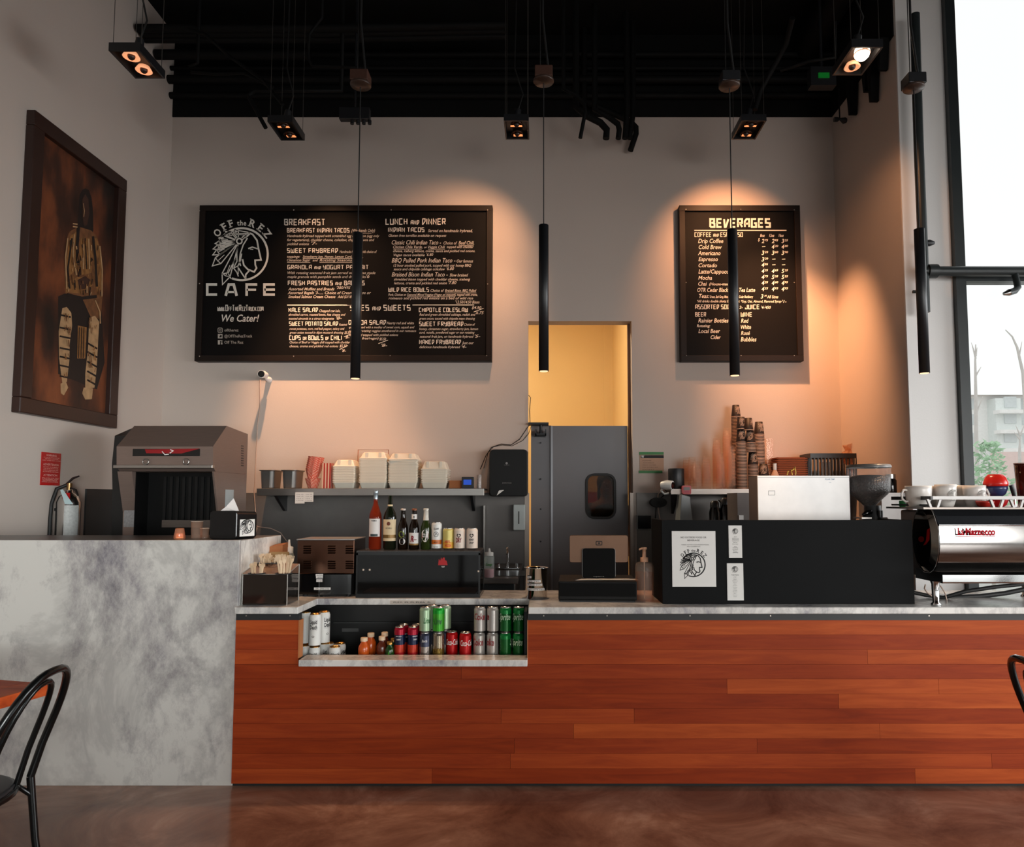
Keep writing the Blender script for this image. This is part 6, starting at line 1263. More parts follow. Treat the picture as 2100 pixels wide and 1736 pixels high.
g = G(); xo = at(215, 960, 5.0).x; L5 = [(5.0, at(233, 893, 5.0).z), (4.98, at(210, 950, 4.98).z), (5.0, at(225, 1010, 5).z), (5.02, .88), (yb5 + .05, .88), (yb5 + .05, at(285, 875, 5.3).z), (5.2, at(280, 878, 5.2).z)]
g.prism_x(L5, XLt - .09, XLt - .012); g.obj('left_guard', mat('black side guard', '121212', .4), t)
G().box(XLt - .012, XLt, P1[0] + .1, yb5, P2[1] - .02, P1[1]).obj('guard_spacer', BLK, t)
bench = thing('fryer_bench', 'dark bench carrying the fryer hood behind the marble block', 'bench', (-2.6, 5.3, 0))
G().box(XL + .03, -2.16, 4.80, yb5 + .1, .84, .88).obj('bench_top', STEELD, bench)
for xx in (XL + .06, -2.22):
    for yy in (4.83, yb5 + .03): G().box(xx, xx + .04, yy, yy + .04, 0, .84).obj('leg', STEELD, bench)
# notice sheet behind the dispenser on the hood cheek
q0, q1 = at(474, 1060, 5.5), at(490, 1018, 5.5)
# ------------------------------------------------------------------ ledge items
p = at(368, 1107, 3.95); r = 11.5 / ppm(3.95); t = thing('candle_glass', 'small glowing candle glass on the dark ledge', 'candle', (p.x, 3.95, ZL))
G().lathe([(r * .9, 0), (r, .01), (r * .72, .058), (r * .68, .06), (r * .8, .012), (.001, .006)], p.x, 3.95, ZL, 18, False).obj('glass', mat('amber ribbed glass', 'C89070', .1, 0, .1, alpha=.5), t)
G().lathe([(r * .6, .006), (r * .6, .03)], p.x, 3.95, ZL, 12).obj('wax', mat('glowing wax', 'E8B890', .5, emit='FFB070', es=1.2), t)
for px, hp, lab in ((403, 1069, 'taller clear tumbler beside the candle'), (419, 1083, 'shorter clear tumbler against the napkin dispenser')):
    p = at(px, 1106, 3.95 + (.03 if px > 410 else 0)); r = (11.5 if px < 410 else 9) / ppm(3.95); h_ = at(px, hp, 3.95).z - ZL
    t = thing('tumbler', lab, 'glass', (p.x, p.y, ZL), 'tumblers on the dark ledge')
    G().lathe([(r * .92, 0), (r, h_), (r * .93, h_), (r * .85, .008), (.001, .008)], p.x, p.y, ZL, 20, False).obj('glass', mat('clear tumbler', 'D0C0B4', .05, 0, .02, alpha=.12), t)
    g = G(); g.tube([(p.x + r * math.cos(k * PI / 10), p.y + r * math.sin(k * PI / 10), ZL + h_) for k in range(20)], .0014, 5, True); g.obj('rim', mat('bright glass rim', 'D8C8BC', .08), t)
Yn = 3.90; a, b = at(429, 1106, Yn), at(486, 1047, Yn); zt_ = b.z; t = thing('napkin_dispenser', 'black napkin dispenser with a napkin sticking out of the top', 'napkin dispenser', ((a.x + b.x) / 2 + .02, Yn + .06, ZL))
g = G(); pr = [(x, z) for x, z in rrect(a.x, b.x, ZL + .001, zt_, .018, 4)]; xr, dd = b.x, .15
pr2 = rrect(a.x + .05, b.x + .055, ZL + .001, zt_ - .004, .018, 4); g.hexa([(x, Yn + .14, z) for x, z in pr2], [(x, Yn, z) for x, z in pr]); g.obj('body', mat('black gloss plastic', '0D0D0E', .22), t, .003)
def side(u, v): return Vector((xr + .0012 + .055 * u, Yn + .14 * u, ZL + .003 + (zt_ - ZL - .01) * v))
g = G(); g.poly([(.15, .08), (.88, .08), (.88, .72), (.15, .72)], side); card = g.obj('logo_card', PAPER, t)
g = G(); logo(g, lambda x, y: side(.5 + (x - 540) / 900, .45 - (y - 567) / 1050) + Vector((.0012, -.0004, 0)), 1.0, 540, 567, False, 1.6, False); g.obj('logo', INK, t)
g = G(); put_text(g, 'CAFE', .28, .2, .76, -.06, lambda x, y: side(x, y) + Vector((.0012, -.0004, 0))) if False else None
q = at(470, 1049, Yn + .07); g = G(); zz_ = q.z - .006; tp = at(480, 1021, Yn + .08)
g.add([(q.x - .055, Yn + .05, zz_), (q.x + .06, Yn + .07, zz_), (tp.x + .012, Yn + .08, tp.z - .03), (tp.x, Yn + .075, tp.z), (q.x - .01, Yn + .05, zz_ + .035)], [(0, 1, 2, 3, 4)]); g.add([(q.x - .03, Yn + .09, zz_), (q.x + .06, Yn + .07, zz_), (tp.x, Yn + .075, tp.z)], [(0, 1, 2)]); g.obj('napkin', mat('white napkin', 'E0D8D4', .85), t)
# extinguisher on the painting wall and its red placard
p = atx(140, 1050, XL + .09); r = .078; zb_ = 1.08; zs = atx(140, 1030, XL + .09).z
t = thing('fire_extinguisher', 'silver fire extinguisher hung on the painting wall', 'fire extinguisher', (p.x, p.y, zb_))
G().lathe([(r * .9, 0), (r, .012), (r, zs - zb_), (r * .8, zs - zb_ + .045), (r * .3, zs - zb_ + .075), (r * .28, zs - zb_ + .09)], p.x, p.y, zb_, 24).obj('cylinder', mat('polished silver', 'C8C6C4', .18, 1, .05), t)
lab_ = G(); n = 10
for i in range(n):
    q0, q1 = math.radians(-75 + 70 * i / n), math.radians(-75 + 70 * (i + 1) / n)
    lab_.add([(p.x + (r + .001) * math.cos(q), p.y + (r + .001) * math.sin(q), z) for q, z in ((q0, zb_ + .05), (q1, zb_ + .05), (q1, zs - .02), (q0, zs - .02))], [(0, 1, 2, 3)], True)
lab_.obj('label', mat('printed grey label', 'A9AAA8', .5, 0, .3, 70), t)
ztop = atx(140, 985, XL + .09).z; zn = zs + .09
g = G(); g.tube([(p.x, p.y, zn - .01), (p.x, p.y, zn + .05)], .018, 10); g.obj('valve', mat('brass valve', '8A6A44', .3, .8), t)
g = G(); g.tube([(p.x - .02, p.y, zn + .045), (p.x + .03, p.y - .01, zn + .085), (p.x + .085, p.y - .03, zn + .10)], [.008, .009, .006], 8); g.tube([(p.x - .01, p.y, zn + .02), (p.x + .06, p.y - .02, zn - .0), (p.x + .085, p.y - .03, zn - .04)], [.008, .009, .006], 8); g.obj('lever', mat('dark steel lever', '3A3634', .35, .7), t)
G().tube([(p.x - .01, p.y, zn + .04), (p.x - .07, p.y - .03, zn + .01), (p.x - .085, p.y - .06, zn - .1), (p.x - .082, p.y - .07, zs - .12), (p.x - .08, p.y - .07, zb_ + .02)], .012, 8).obj('hose', BLKR, t)
G().box(p.x - .01, p.x + .045, p.y - .062, p.y - .055, zn - .07, zn - .02).obj('collar_gauge', RED, t)
g = G(); g.add([(p.x - .01, p.y - .082, zn + .0), (p.x + .01, p.y - .084, zn + .005), (p.x + .085, p.y - .082, zn - .1), (p.x + .03, p.y - .086, zn - .1)], [(0, 1, 2, 3)]); g.obj('service_tag', mat('pale blue tag', 'A8BCC0', .7), t)
G().box(XL, p.x, p.y - .02, p.y + .02, zs - .06, zs - .04).obj('wall_bracket', BLK, t)
sg = [atx(86, 926, XL + .004), atx(125, 930, XL + .004), atx(122.5, 995.5, XL + .004), atx(86, 994, XL + .004)]
t = G().box(XL, XL + .005, sg[0].y, sg[1].y, (sg[2].z + sg[3].z) / 2, (sg[0].z + sg[1].z) / 2).thing('fire_placard', RED, 'red fire placard with white print above the extinguisher', 'sign')
W_, H_ = sg[1].y - sg[0].y, (sg[0].z + sg[1].z) / 2 - (sg[2].z + sg[3].z) / 2
g = G(); mp = lambda u, v: Vector((XL + .0056, sg[0].y + W_ * u, (sg[0].z + sg[1].z) / 2 - H_ * v))
for tx, u0, v, u1, cp in (('WARNING', .22, .115, .76, .06), ('IN CASE OF APPLIANCE FIRE', .1, .165, .92, .025), ('USE THIS EXTINGUISHER', .16, .205, .86, .025), ('ONLY AFTER FIXED SYSTEM', .04, .255, .98, .025), ('ADVERTENCIA', .08, .395, .9, .06), ('EN CASO DE INCENDIO', .1, .455, .88, .025), ('USE ESTE EXTINTOR', .12, .5, .88, .025), ('SOLO DESPUES DE', .1, .55, .88, .025), ('ACTIVAR EL SISTEMA', .08, .6, .9, .025), ('ATTENTION', .12, .72, .84, .06), ('EN CAS DE FEU', .06, .79, .94, .025), ('UTILISER CET', .08, .83, .92, .025), ('EXTINCTEUR', .1, .87, .86, .025), ('APRES LE SYSTEME', .04, .91, .9, .025)): put_text(g, tx, u0, v, u1, cp, mp, 0, .01)
g.obj('lettering', mat('pale pink lettering', 'E0B0A8', .6), t)

# ------------------------------------------------------------------ right-hand service side
YR = 6.14; ZR = at(1450, 1002, YR).z
xa, xb = at(1376, 1002, YR).x, XR - .1
t = thing('cup_shelf', 'white fronted wall shelf holding cups by the beverages corner', 'shelf', ((xa + xb) / 2, 6.3, ZR))
G().box(xa, xb, YR + .012, YB - .015, ZR - .015, ZR).obj('shelf_board', STEELD, t)
G().box(xa, xb, YR, YR + .012, at(1450, 1013, YR).z, ZR).obj('front_lip', mat('pale steel lip', 'B4AAA2', .4, .4), t)
for px in (1386, 1512, 1690): p = at(px, 1030, 6.3); G().prism_x([(YB - .015, ZR - .015), (YR + .06, ZR - .015), (YR + .06, ZR - .04), (YB - .05, ZR - .22), (YB - .015, ZR - .22)], p.x - .01, p.x + .01).obj('bracket', BLK, t)
t = thing('coffee_bench', 'steel bench along the wall behind the black screen', 'work table', (1.8, 6.0, 0))
xa2 = ox1 + .06
G().box(xa2, XR - .005, 5.35, YB - .02, .86, .90).obj('bench_top', STEELD, t)
for xx in (xa2 + .02, XR - .06):
    for yy in (5.38, YB - .1): G().box(xx, xx + .04, yy, yy + .04, 0, .86).obj('leg', STEEL, t)
# permit with green tape
a, b = at(1312, 966, YB - .003), at(1361, 928, YB - .003)
t = G().box(a.x, b.x, YB - .004, YB - .001, a.z, b.z).thing('wall_permit', mat('tan permit card', 'B08C74', .8), 'permit sheet taped to the wall with green tape', 'notice')
g = G(); g.box(a.x + .01, b.x, YB - .006, YB - .004, at(1330, 939, YB).z, at(1330, 933, YB).z); g.obj('heading_band', INK, t)
g = G(); mp = lambda x, y: at(x, y, YB - .0065); put_text(g, 'W', 1315, 938.5, 1321, 5.5, mp, 0, .02); g.obj('heading_letter', WLET, t)
g = G(); mp = lambda x, y: at(x, y, YB - .0046)
for k in range(5): put_text(g, ('NAME', 'ADDRESS', 'PERMIT NUMBER', 'POST IN PUBLIC VIEW', 'EXPIRES')[k], 1318, 945 + k * 4.6, 1336 + 5 * (k % 3) + (14 if k == 3 else 0), 2, mp)
g.obj('lettering', mat('brown print', '5A4436', .7), t)
g = G()
for y_, x0_, x1_ in ((929, 1311, 1361), (967, 1310, 1358.5)):
    p, q = at(x0_, y_ + 3, YB - .006), at(x1_, y_ - 2.5, YB - .006); G().box(p.x, q.x, YB - .0075, YB - .005, p.z, q.z).obj('green_tape', GREEN, t)
# dark wall tablet, plug leads, white camera, red timer
a, b = at(1307, 1085, 6.4), at(1336, 1056, 6.4); t = thing('wall_tablet', 'dark wall screen with a pale edge near the doorway', 'screen', ((a.x + b.x) / 2, 6.44, a.z))
G().box(a.x, b.x, 6.41, YB - .015, a.z, b.z).obj('case', mat('pale tablet edge', '8A8C88', .4), t, .003); G().box(a.x + .006, b.x - .003, 6.405, 6.411, a.z + .005, b.z - .003).obj('screen', BLKG, t)
p = at(1371, 994, 6.1); t = thing('white_camera', 'white rounded camera clipped at the cup shelf end', 'camera', (p.x, 6.12, p.z))
G().tube([(p.x - .045, 6.16, p.z), (p.x - .01, 6.13, p.z), (p.x + .035, 6.1, p.z - .004)], [.034, .042, .04], 16).obj('body', WHITE, t)
G().tube([(p.x + .034, 6.1005, p.z - .004), (p.x + .04, 6.096, p.z - .005)], [.031, .030], 16).obj('lens_face', BLKG, t)
G().tube([(p.x - .04, 6.15, p.z - .02), (p.x - .05, 6.18, p.z - .05), (p.x - .02, 6.2, p.z - .075), (p.x + .02, 6.2, p.z - .07)], .009, 8).obj('clip_arm', WHITE, t)
p = at(1409, 1004, 6.09); t = thing('kitchen_timer', 'red rimmed timer stuck on the cup shelf edge', 'timer', (p.x, 6.12, p.z)); q_ = 9 / ppm(6.1)
g = G(); g.prism_y(rrect(p.x - q_, p.x + q_, p.z - q_, p.z + q_, .014, 4), 6.10, YR - .001); g.obj('case', mat('coral red plastic', 'C2484A', .4), t)
g = G(); g.prism_y(rrect(p.x - q_ * .7, p.x + q_ * .7, p.z - q_ * .1, p.z + q_ * .62, .006, 3), 6.097, 6.10); g.obj('screen', mat('dull screen', '5A4A46', .3), t)
for dx in (-.4, 0, .4): G().box(p.x + q_ * (dx - .14), p.x + q_ * (dx + .14), 6.096, 6.10, p.z - q_ * .55, p.z - q_ * .3).obj('button', mat('pink button', 'A82A50', .4), t)
cable('plug_lead', [at(1365, 1004, 6.45), at(1350, 1012, 6.44), at(1349, 1030, 6.44), at(1351, 1050, 6.44), at(1354, 1066, 6.44), at(1354, 1090, 6.44)], .005, 'pale lead looping down beside the wall screen', mat('pale lead', 'B9A090', .5))
cable('plug_lead.001', [at(1368, 1008, 6.47), at(1356, 1020, 6.46), at(1346, 1035, 6.46), at(1344, 1062, 6.46), at(1345, 1090, 6.46)], .006, 'dark lead hanging behind the pale lead')
p = at(1355, 1030, 6.3); g = G(); g.lathe([(.02, 0), (.075, .004), (.075, .012), (.02, .016)], seg=18); 
g = G(); ringp = [(p.x + .075 * math.cos(k * PI / 9), p.z + .045 * math.sin(k * PI / 9)) for k in range(18)]; g.prism_y(ringp, 6.40, YB - .016); g.thing('black_disc', BLKM, 'round black speaker puck on the cladding behind the leads', 'speaker')
p = at(1387, 1001, 6.24); r = 16.5 / ppm(6.24); q = at(1387, 961, 6.24).z - ZR; t = thing('black_canister', 'matte black canister on the cup shelf end', 'canister', (p.x, 6.24, ZR))
G().lathe([(r * .97, 0), (r, .004), (r, q - .006), (r * .97, q)], p.x, 6.24, ZR, 22).obj('body', BLK, t); G().lathe([(r * .9, q), (r * .9, q + .002)], p.x, 6.24, ZR, 22).obj('lid', BLKM, t)
# clear cups
CUP = mat('clear cup plastic', 'E6DCD4', .1, 0, .02, alpha=.075, spec=.7)
kcu = thing('plastic_cup', 'x', 'cup'); G().lathe([(.043, 0), (.041, .004), (.030, .118), (.001, .12)], seg=14, cap=False).obj('body', CUP, kcu); KC = Kind(kcu)
for k, (px, pyt, Y_, lab) in enumerate(((1409, 935, 6.38, 'shortest clear stack beside the black canister'), (1420, 936, 6.28, 'second clear stack behind the canister'), (1430, 946, 6.2, 'low clear stack in front of the second'), (1449, 932, 6.22, 'clear stack in the middle of the plastic cups'), (1471, 893, 6.3, 'tall clear stack with a broken outline'), (1478, 928, 6.19, 'front clear stack under the tall one'), (1492, 872, 6.36, 'tallest clear stack beside the paper cups'), (1500, 908, 6.21, 'clear stack pressed against the paper cups'))):
    p = at(px, 1001, Y_); ht = at(px, pyt, Y_).z - ZR; st = .024; n_ = max(1, int((ht - .12) / st) + 1)
    for i in range(n_): KC.put((p.x + random.uniform(-.001, .001), Y_, ZR + i * st), 'upturned clear cup nested in the ' + lab, 'clear plastic cups on the cup shelf')
# paper cups with the logo
kpc = thing('paper_cup', 'x', 'cup'); r0, r1, hc = .0465, .033, .118
g = G(); g.lathe([(r0, 0), (r0 + .0015, .003), (r0 - .001, .006)], seg=18, cap=False); g.obj('rim', mat('pale paper rim', 'C9A892', .7), kpc)
SLV = mat('dark brown cup sleeve', '1E1210', .55)
g = G(); g.lathe([(r0 - .001, .006), (r1, hc), (r1 - .002, hc), (r1 - .003, hc - .004), (.001, hc - .004)], seg=18, cap=False); g.obj('body', SLV, kpc)
def conemap(x, y, tr=0.0):
    z = .064 - (y - 567) / 8600 ; rr = r0 + (r1 - r0) * z / hc + .0009; a = -PI / 2 + tr + (x - 540) / 8600 / rr; return Vector((rr * math.cos(a), rr * math.sin(a), z))
g = G(); logo(g, conemap, .98, 540, 567, False, 1.5, True); g.obj('logo', mat('tan printed logo', 'B89A86', .6), kpc)
KP = Kind(kpc)
kpl = thing('paper_cup', 'x', 'cup'); g = G(); g.lathe([(r0, 0), (r0 + .0015, .003), (r0 - .001, .006)], seg=16, cap=False); g.obj('rim', mat('pale paper rim', 'C9A892', .7), kpl)
g = G(); g.lathe([(r0 - .001, .006), (r0 - .0025, .016)], seg=16, cap=False); g.lathe([(r0 - .0025, .016), (r1, hc), (.001, hc)], seg=16, cap=False); g.obj('body', SLV, kpl); KPL = Kind(kpl)
GP = 'paper cups on the cup shelf'
def cupstack(px, Y_, pyb, pyt, lab, plain=True, rot=0, sc=1.0, tops=1):
    p = at(px, 1001, Y_); zlo = ZR if pyb is None else pyb; zt_ = at(px, pyt, Y_).z - hc * sc; st = .0128
    n_ = max(0, int((zt_ - zlo) / st))
    for i in range(n_): KPL.put((p.x, Y_, zlo + i * st), 'upturned paper cup nested in the ' + lab, GP, 0, (sc, sc, sc))
    KP.put((p.x, Y_, zlo + n_ * st), 'upturned dark paper cup with logo topping the ' + lab, GP, rot, (sc, sc, sc))
    return zlo + n_ * st + hc * sc
cupstack(1512, 6.38, None, 828, 'tallest paper stack at the back', rot=.6, sc=.93)
zq = cupstack(1522, 6.25, None, 878, 'front paper stack beside the clear cups', rot=.05)
KP.put((at(1520.5, 900, 6.25).x, 6.25, zq + .001), 'single logo paper cup balanced on the front paper stack', GP, .1)
zq = cupstack(1545, 6.22, None, 926, 'short paper stack in the middle', rot=.1)
zq = cupstack(1541, 6.22, zq + .001, 882, 'small paper stack balanced on the middle one', rot=-.5, sc=.97)
KP.put((at(1535, 880, 6.22).x, 6.22, zq + .001), 'single logo paper cup balanced highest over the middle stacks', GP, 1.1)
cupstack(1559, 6.33, None, 864, 'tall paper stack nearest the corner', rot=.5)
cupstack(1567, 6.22, None, 948, 'low paper stack behind the white cabinet', rot=-.3)
# carriers, crate, bits on the shelf behind the white cabinet
p, q = at(1596, 972, 6.2), at(1661, 935, 6.2); g0 = at(1628, 1001, 6.2)
kk = thing('cup_carrier', 'x', 'cup carrier'); g = G(); wv = q.x - p.x; g.prism_z(rrect(-wv / 2, wv / 2, -.12, .12, .02, 3), 0, .009); g.prism_z(rrect(-wv / 2 + .015, wv / 2 - .015, -.105, .105, .02, 3), .009, .016); g.obj('tray', mat('rust brown card', '8A4526', .85, 0, .15), kk); KK = Kind(kk)
n_ = int((q.z - ZR) / .0165)
for i in range(n_): KK.put((g0.x + random.uniform(-.003, .003), 6.34, ZR + i * .0165), 'rust brown card carrier in the stack beside the black crate', 'card carriers stacked on the cup shelf')
p, q = at(1663, 972, 6.2), at(1758, 929, 6.2); z0 = ZR + .002; t = thing('plastic_crate', 'black plastic crate in the beverages corner', 'crate', ((p.x + q.x) / 2, 6.33, ZR))
g = G(); th = .008
for (x0_, x1_, y0_, y1_) in ((p.x, q.x, 6.2, 6.208), (p.x, q.x, 6.45, 6.458), (p.x, p.x + th, 6.208, 6.45), (q.x - th, q.x, 6.208, 6.45)):
    g.box(x0_, x1_, y0_, y1_, q.z - .04, q.z); g.box(x0_, x1_, y0_, y1_, z0, z0 + .03)
    L_ = max(x1_ - x0_, y1_ - y0_); m_ = int(L_ / .03)
    for k in range(m_ + 1):
        if x1_ - x0_ > y1_ - y0_: u = x0_ + (x1_ - x0_ - .01) * k / m_; g.box(u, u + .01, y0_, y1_, z0 + .03, q.z - .04)
        else: u = y0_ + (y1_ - y0_ - .01) * k / m_; g.box(x0_, x1_, u, u + .01, z0 + .03, q.z - .04)
g.box(p.x, q.x, 6.2, 6.458, z0, z0 + .006); g.obj('crate_body', BLK, t)
a, b = at(1685, 972, 6.22), at(1704, 947, 6.22); G().box(a.x, b.x, 6.215, 6.26, ZR + .01, b.z).thing('spotted_packet', mat('spotted tan print', '8A6444', .5, 0, .9, 40), 'spotted brown packet showing through the black crate', 'packet')
p = at(1742, 930, 6.3); zc_ = q.z; g = G()
random.seed(2)
g.lathe([(.01, .03), (.05, .05), (.075, .10), (.05, .15), (.02, .17), (.045, .20), (.05, .215)], p.x, 6.33, zc_ - .13, 9, False, smooth=False)
for v in g.v: v.x += random.uniform(-.012, .012); v.y += random.uniform(-.012, .012); v.z += random.uniform(-.01, .01)
g.thing('plastic_bag', mat('crumpled clear film', 'B08A70', .12, 0, .2, alpha=.45), 'crumpled clear plastic bag poking out of the crate', 'bag')
p = at(1590, 1000, 6.18); t = thing('white_syrup_bottle', 'slim white bottle between paper cups and card carriers', 'bottle', (p.x, 6.18, ZR)); z1_ = at(1590, 950, 6.18).z - ZR
G().lathe([(.03, 0), (.032, .006), (.032, z1_ * .55), (.014, z1_ * .75)], p.x, 6.18, ZR, 16).obj('body', mat('pinkish white plastic', 'D0A890', .5), t); G().lathe([(.016, z1_ * .75), (.016, z1_)], p.x, 6.18, ZR, 12).obj('cap', WHITE, t)
a, b = at(1571, 1000, 6.40), at(1582, 899, 6.40); g = G(); g.box(a.x, b.x, 6.36, 6.44, ZR, b.z); g.thing('straw_dispenser', mat('clear ribbed tube', 'D8C4B4', .1, 0, .1, alpha=.22), 'clear square tube standing behind the corner paper stack', 'dispenser')
# coffee gear on the bench
a, b = at(1392, 1066, 5.9), at(1426, 1014, 5.9); t = thing('grinder_chute', 'grey wedge shaped grinder hood under the cup shelf', 'coffee grinder', ((a.x + b.x) / 2, 6.0, .9))
g = G(); tp = at(1404, 1013, 5.9); g.hexa([(a.x - .02, 5.9, .9), (b.x + .02, 5.9, .9), (b.x + .02, 6.15, .9), (a.x - .02, 6.15, .9)], [(tp.x - .02, 5.93, tp.z), (tp.x + .05, 5.93, tp.z - .02), (tp.x + .05, 6.12, tp.z - .02), (tp.x - .02, 6.12, tp.z)]); g.obj('housing', mat('satin grey sheet', '8C9090', .4, .3), t, .004)
g = G(); g.box(a.x - .005, b.x - .02, 5.885, 5.899, .94, 1.06); g.obj('front_plate', BLK, t)
for k, (px, pyt, lab) in enumerate(((1466, 1026, 'black insulated coffee pot nearest the grinder hood'), (1487, 1020, 'black insulated coffee pot in the middle'), (1506, 1026, 'black insulated coffee pot with a ring handle'))):
    p = at(px, 1066, 5.95 + .02 * k); r = 11.5 / ppm(5.95); h_ = at(px, pyt, p.y).z - .9
    t = thing('coffee_pot', lab, 'coffee pot', (p.x, p.y, .9), 'black coffee pots on the bench')
    G().lathe([(r * .95, 0), (r, .01), (r, h_ * .82), (r * .75, h_ * .9)], p.x, p.y, .9, 18).obj('body', BLKG, t)
    G().lathe([(r * .78, h_ * .9), (r * .78, h_ * .97), (r * .4, h_)], p.x, p.y, .9, 18).obj('lid', BLK, t)
    G().tube([(p.x + r * .8, p.y - .01, .9 + h_ * .86), (p.x + r * 1.1, p.y - .02, .9 + h_ * .96), (p.x + r * .6, p.y - .02, .9 + h_ * 1.01)], .006, 6).obj('handle', BLKG if k < 2 else mat('grey handle', '6A6A6A', .3, .6), t)
# white cabinet
Yw = 4.24; a, b = at(1554, 1066, Yw), at(1740, 975, Yw); t = thing('ice_cabinet', 'white metal cabinet standing behind the black screen', 'cabinet', ((a.x + b.x) / 2, Yw, ZT)); dth = .17
G().box(a.x, b.x, Yw, Yw + dth, ZT, b.z).obj('body', mat('grey cabinet side', '6A605C', .5), t)
G().box(a.x, b.x, Yw - .012, Yw, ZT, b.z).obj('front_panel', mat('white painted panel', 'EDEBE9', .3), t, .002)
g = G(); mp = lambda x, y: at(x, y, Yw - .0126); g.stroke([(1576, 1006), (1589, 1006), (1589, 1014.5), (1576, 1014.5)], 1, mp, True); g.obj('badge_outline', mat('pale grey line', 'A0A09E', .5), t)
g = G(); put_text(g, 'POLAR TEMP', 1692, 983.5, 1712, 2.6, mp, 0, .02); put_text(g, 'ice', 1700, 989.5, 1704.5, 2.2, mp); g.obj('lettering', mat('pale blue lettering', '7A96AE', .5), t)
g = G(); p = at(1640, 978.5, Yw - .013); g.box(a.x, b.x, Yw - .0128, Yw - .012, p.z - .001, p.z + .001); g.obj('seam', mat('pale grey line', 'A0A09E', .5), t)
G().tube([at(1614, 974, Yw + .05), at(1616, 966, Yw + .05), at(1622, 963, Yw + .05), at(1625, 974, Yw + .05)], .0035, 6).thing('bent_wire', mat('yellow wire', 'D8A838', .4), 'little bent yellow wire lying on the white cabinet', 'wire')
G().tube([at(1622, 965, Yw + .06), at(1628, 962, Yw + .06), at(1629.5, 957, Yw + .06), at(1632, 968, Yw + .06), at(1631, 974, Yw + .06)], .0035, 6).thing('bent_wire.001', mat('yellow wire', 'D8A838', .4), 'taller bent yellow wire end on the white cabinet', 'wire')
a, b = at(1516, 1066, 4.5), at(1534, 1013, 4.5)
t = thing('steel_cabinet', 'dull grey steel cabinet side beside the white cabinet', 'cabinet', (a.x, 5.5, .9)); p, q = at(1513, 1066, 5.5), at(1556, 1010, 5.5)
G().box(p.x, q.x, 5.5, 5.8, .9, q.z).obj('body', mat('grey cabinet side', '6A605C', .5), t); u = at(1521, 1060, 5.49); G().box(u.x - .02, u.x + .015, 5.49, 5.5, u.z - .02, u.z + .015).obj('sticker', WLAB, t)
# grinder
Yg = 4.25; p = at(1784, 1062, Yg); s_ = 1 / ppm(Yg); zz0 = at(1784, 1062, Yg).z
def gz(py): return at(1784, py, Yg).z
t = thing('coffee_grinder', 'coffee grinder with a clear hopper full of dark beans', 'coffee grinder', (p.x, Yg, ZT))
HOP = mat('clear hopper', 'DADADA', .05, 0, 0, alpha=.09)
G().lathe([(13 * s_, gz(1037)), (15 * s_, gz(1033)), (38 * s_, gz(1011)), (41 * s_, gz(1006)), (42.5 * s_, gz(958))], p.x, Yg, 0, 28, False).obj('hopper', HOP, t)
G().lathe([(43 * s_, gz(959)), (43.5 * s_, gz(956)), (41 * s_, gz(952.5)), (10 * s_, gz(951.5)), (.001, gz(951.5))], p.x, Yg, 0, 28, False).obj('lid', mat('grey lid', '5A5856', .35), t)
m, n, l, b_ = newmat('roasted beans', .4); tx = n.new('ShaderNodeTexCoord'); vo = n.new('ShaderNodeTexVoronoi'); vo.inputs['Scale'].default_value = 95; l.new(tx.outputs['Object'], vo.inputs[0]); ramp_nodes(m, [(0, '3A2018'), (.5, '1C0F0B'), (1, '0A0605')], vo.outputs['Distance'], b_.inputs['Base Color'])
bp = n.new('ShaderNodeBump'); bp.inputs['Strength'].default_value = .8; bp.inputs['Distance'].default_value = .004; bp.invert = True; l.new(vo.outputs['Distance'], bp.inputs['Height']); l.new(bp.outputs[0], b_.inputs['Normal'])
o = G().lathe([(11 * s_, gz(1036)), (36 * s_, gz(1011.5)), (39 * s_, gz(1006)), (40 * s_, gz(978)), (22 * s_, gz(974)), (.001, gz(973))], p.x, Yg, 0, 28, False).obj('coffee_beans', m, t); o['kind'] = 'stuff'
g = G(); g.lathe([(20 * s_, ZT), (20 * s_, gz(1060)), (17 * s_, gz(1052)), (16 * s_, gz(1036))], p.x + 6 * s_, Yg, 0, 20); g.obj('body', BLK, t)
g = G(); g.box(p.x - 24 * s_, p.x + 28 * s_, Yg - .05, Yg + .07, gz(1063), gz(1060)); g.obj('shoulder_plate', STEEL, t)
g = G(); g.tube([(p.x - 6 * s_, Yg - .05, gz(1049)), (p.x - 18 * s_, Yg - .07, gz(1051)), (p.x - 24 * s_, Yg - .06, gz(1056))], [.014, .016, .01], 8); g.obj('adjust_lever', BLKG, t)
g = G(); g.tube([(p.x + 12 * s_, Yg - .055, gz(1060)), (p.x + 12 * s_, Yg - .055, gz(1046))], .016, 10); g.obj('dose_knob', BLKG, t)
# dark jar beyond on the espresso bench
Yj = 5.45; p = at(1832, 1012, Yj); r = 12 / ppm(Yj); zj = at(1832, 1010, Yj).z; t = thing('side_riser', 'grey bench riser at the foot of the return wall', 'riser', (p.x, Yj, .9)); a = at(1812, 1010, Yj)
G().box(a.x - .06, XR - .006, 5.36, 5.75, .9, zj).obj('riser_box', mat('pale steel riser', '8C8886', .4, .3), t)
t = thing('dark_jar', 'dark glass jar with a steel lid by the return wall', 'jar', (p.x - .02, Yj, zj)); h_ = at(1832, 972, Yj).z - zj
G().lathe([(r * .95, 0), (r, .006), (r, h_ * .66), (r * .8, h_ * .76)], p.x - .02, Yj, zj, 18).obj('body', BLKG, t); G().lathe([(r * .84, h_ * .76), (r * .84, h_)], p.x - .02, Yj, zj, 18).obj('lid', STEEL, t)
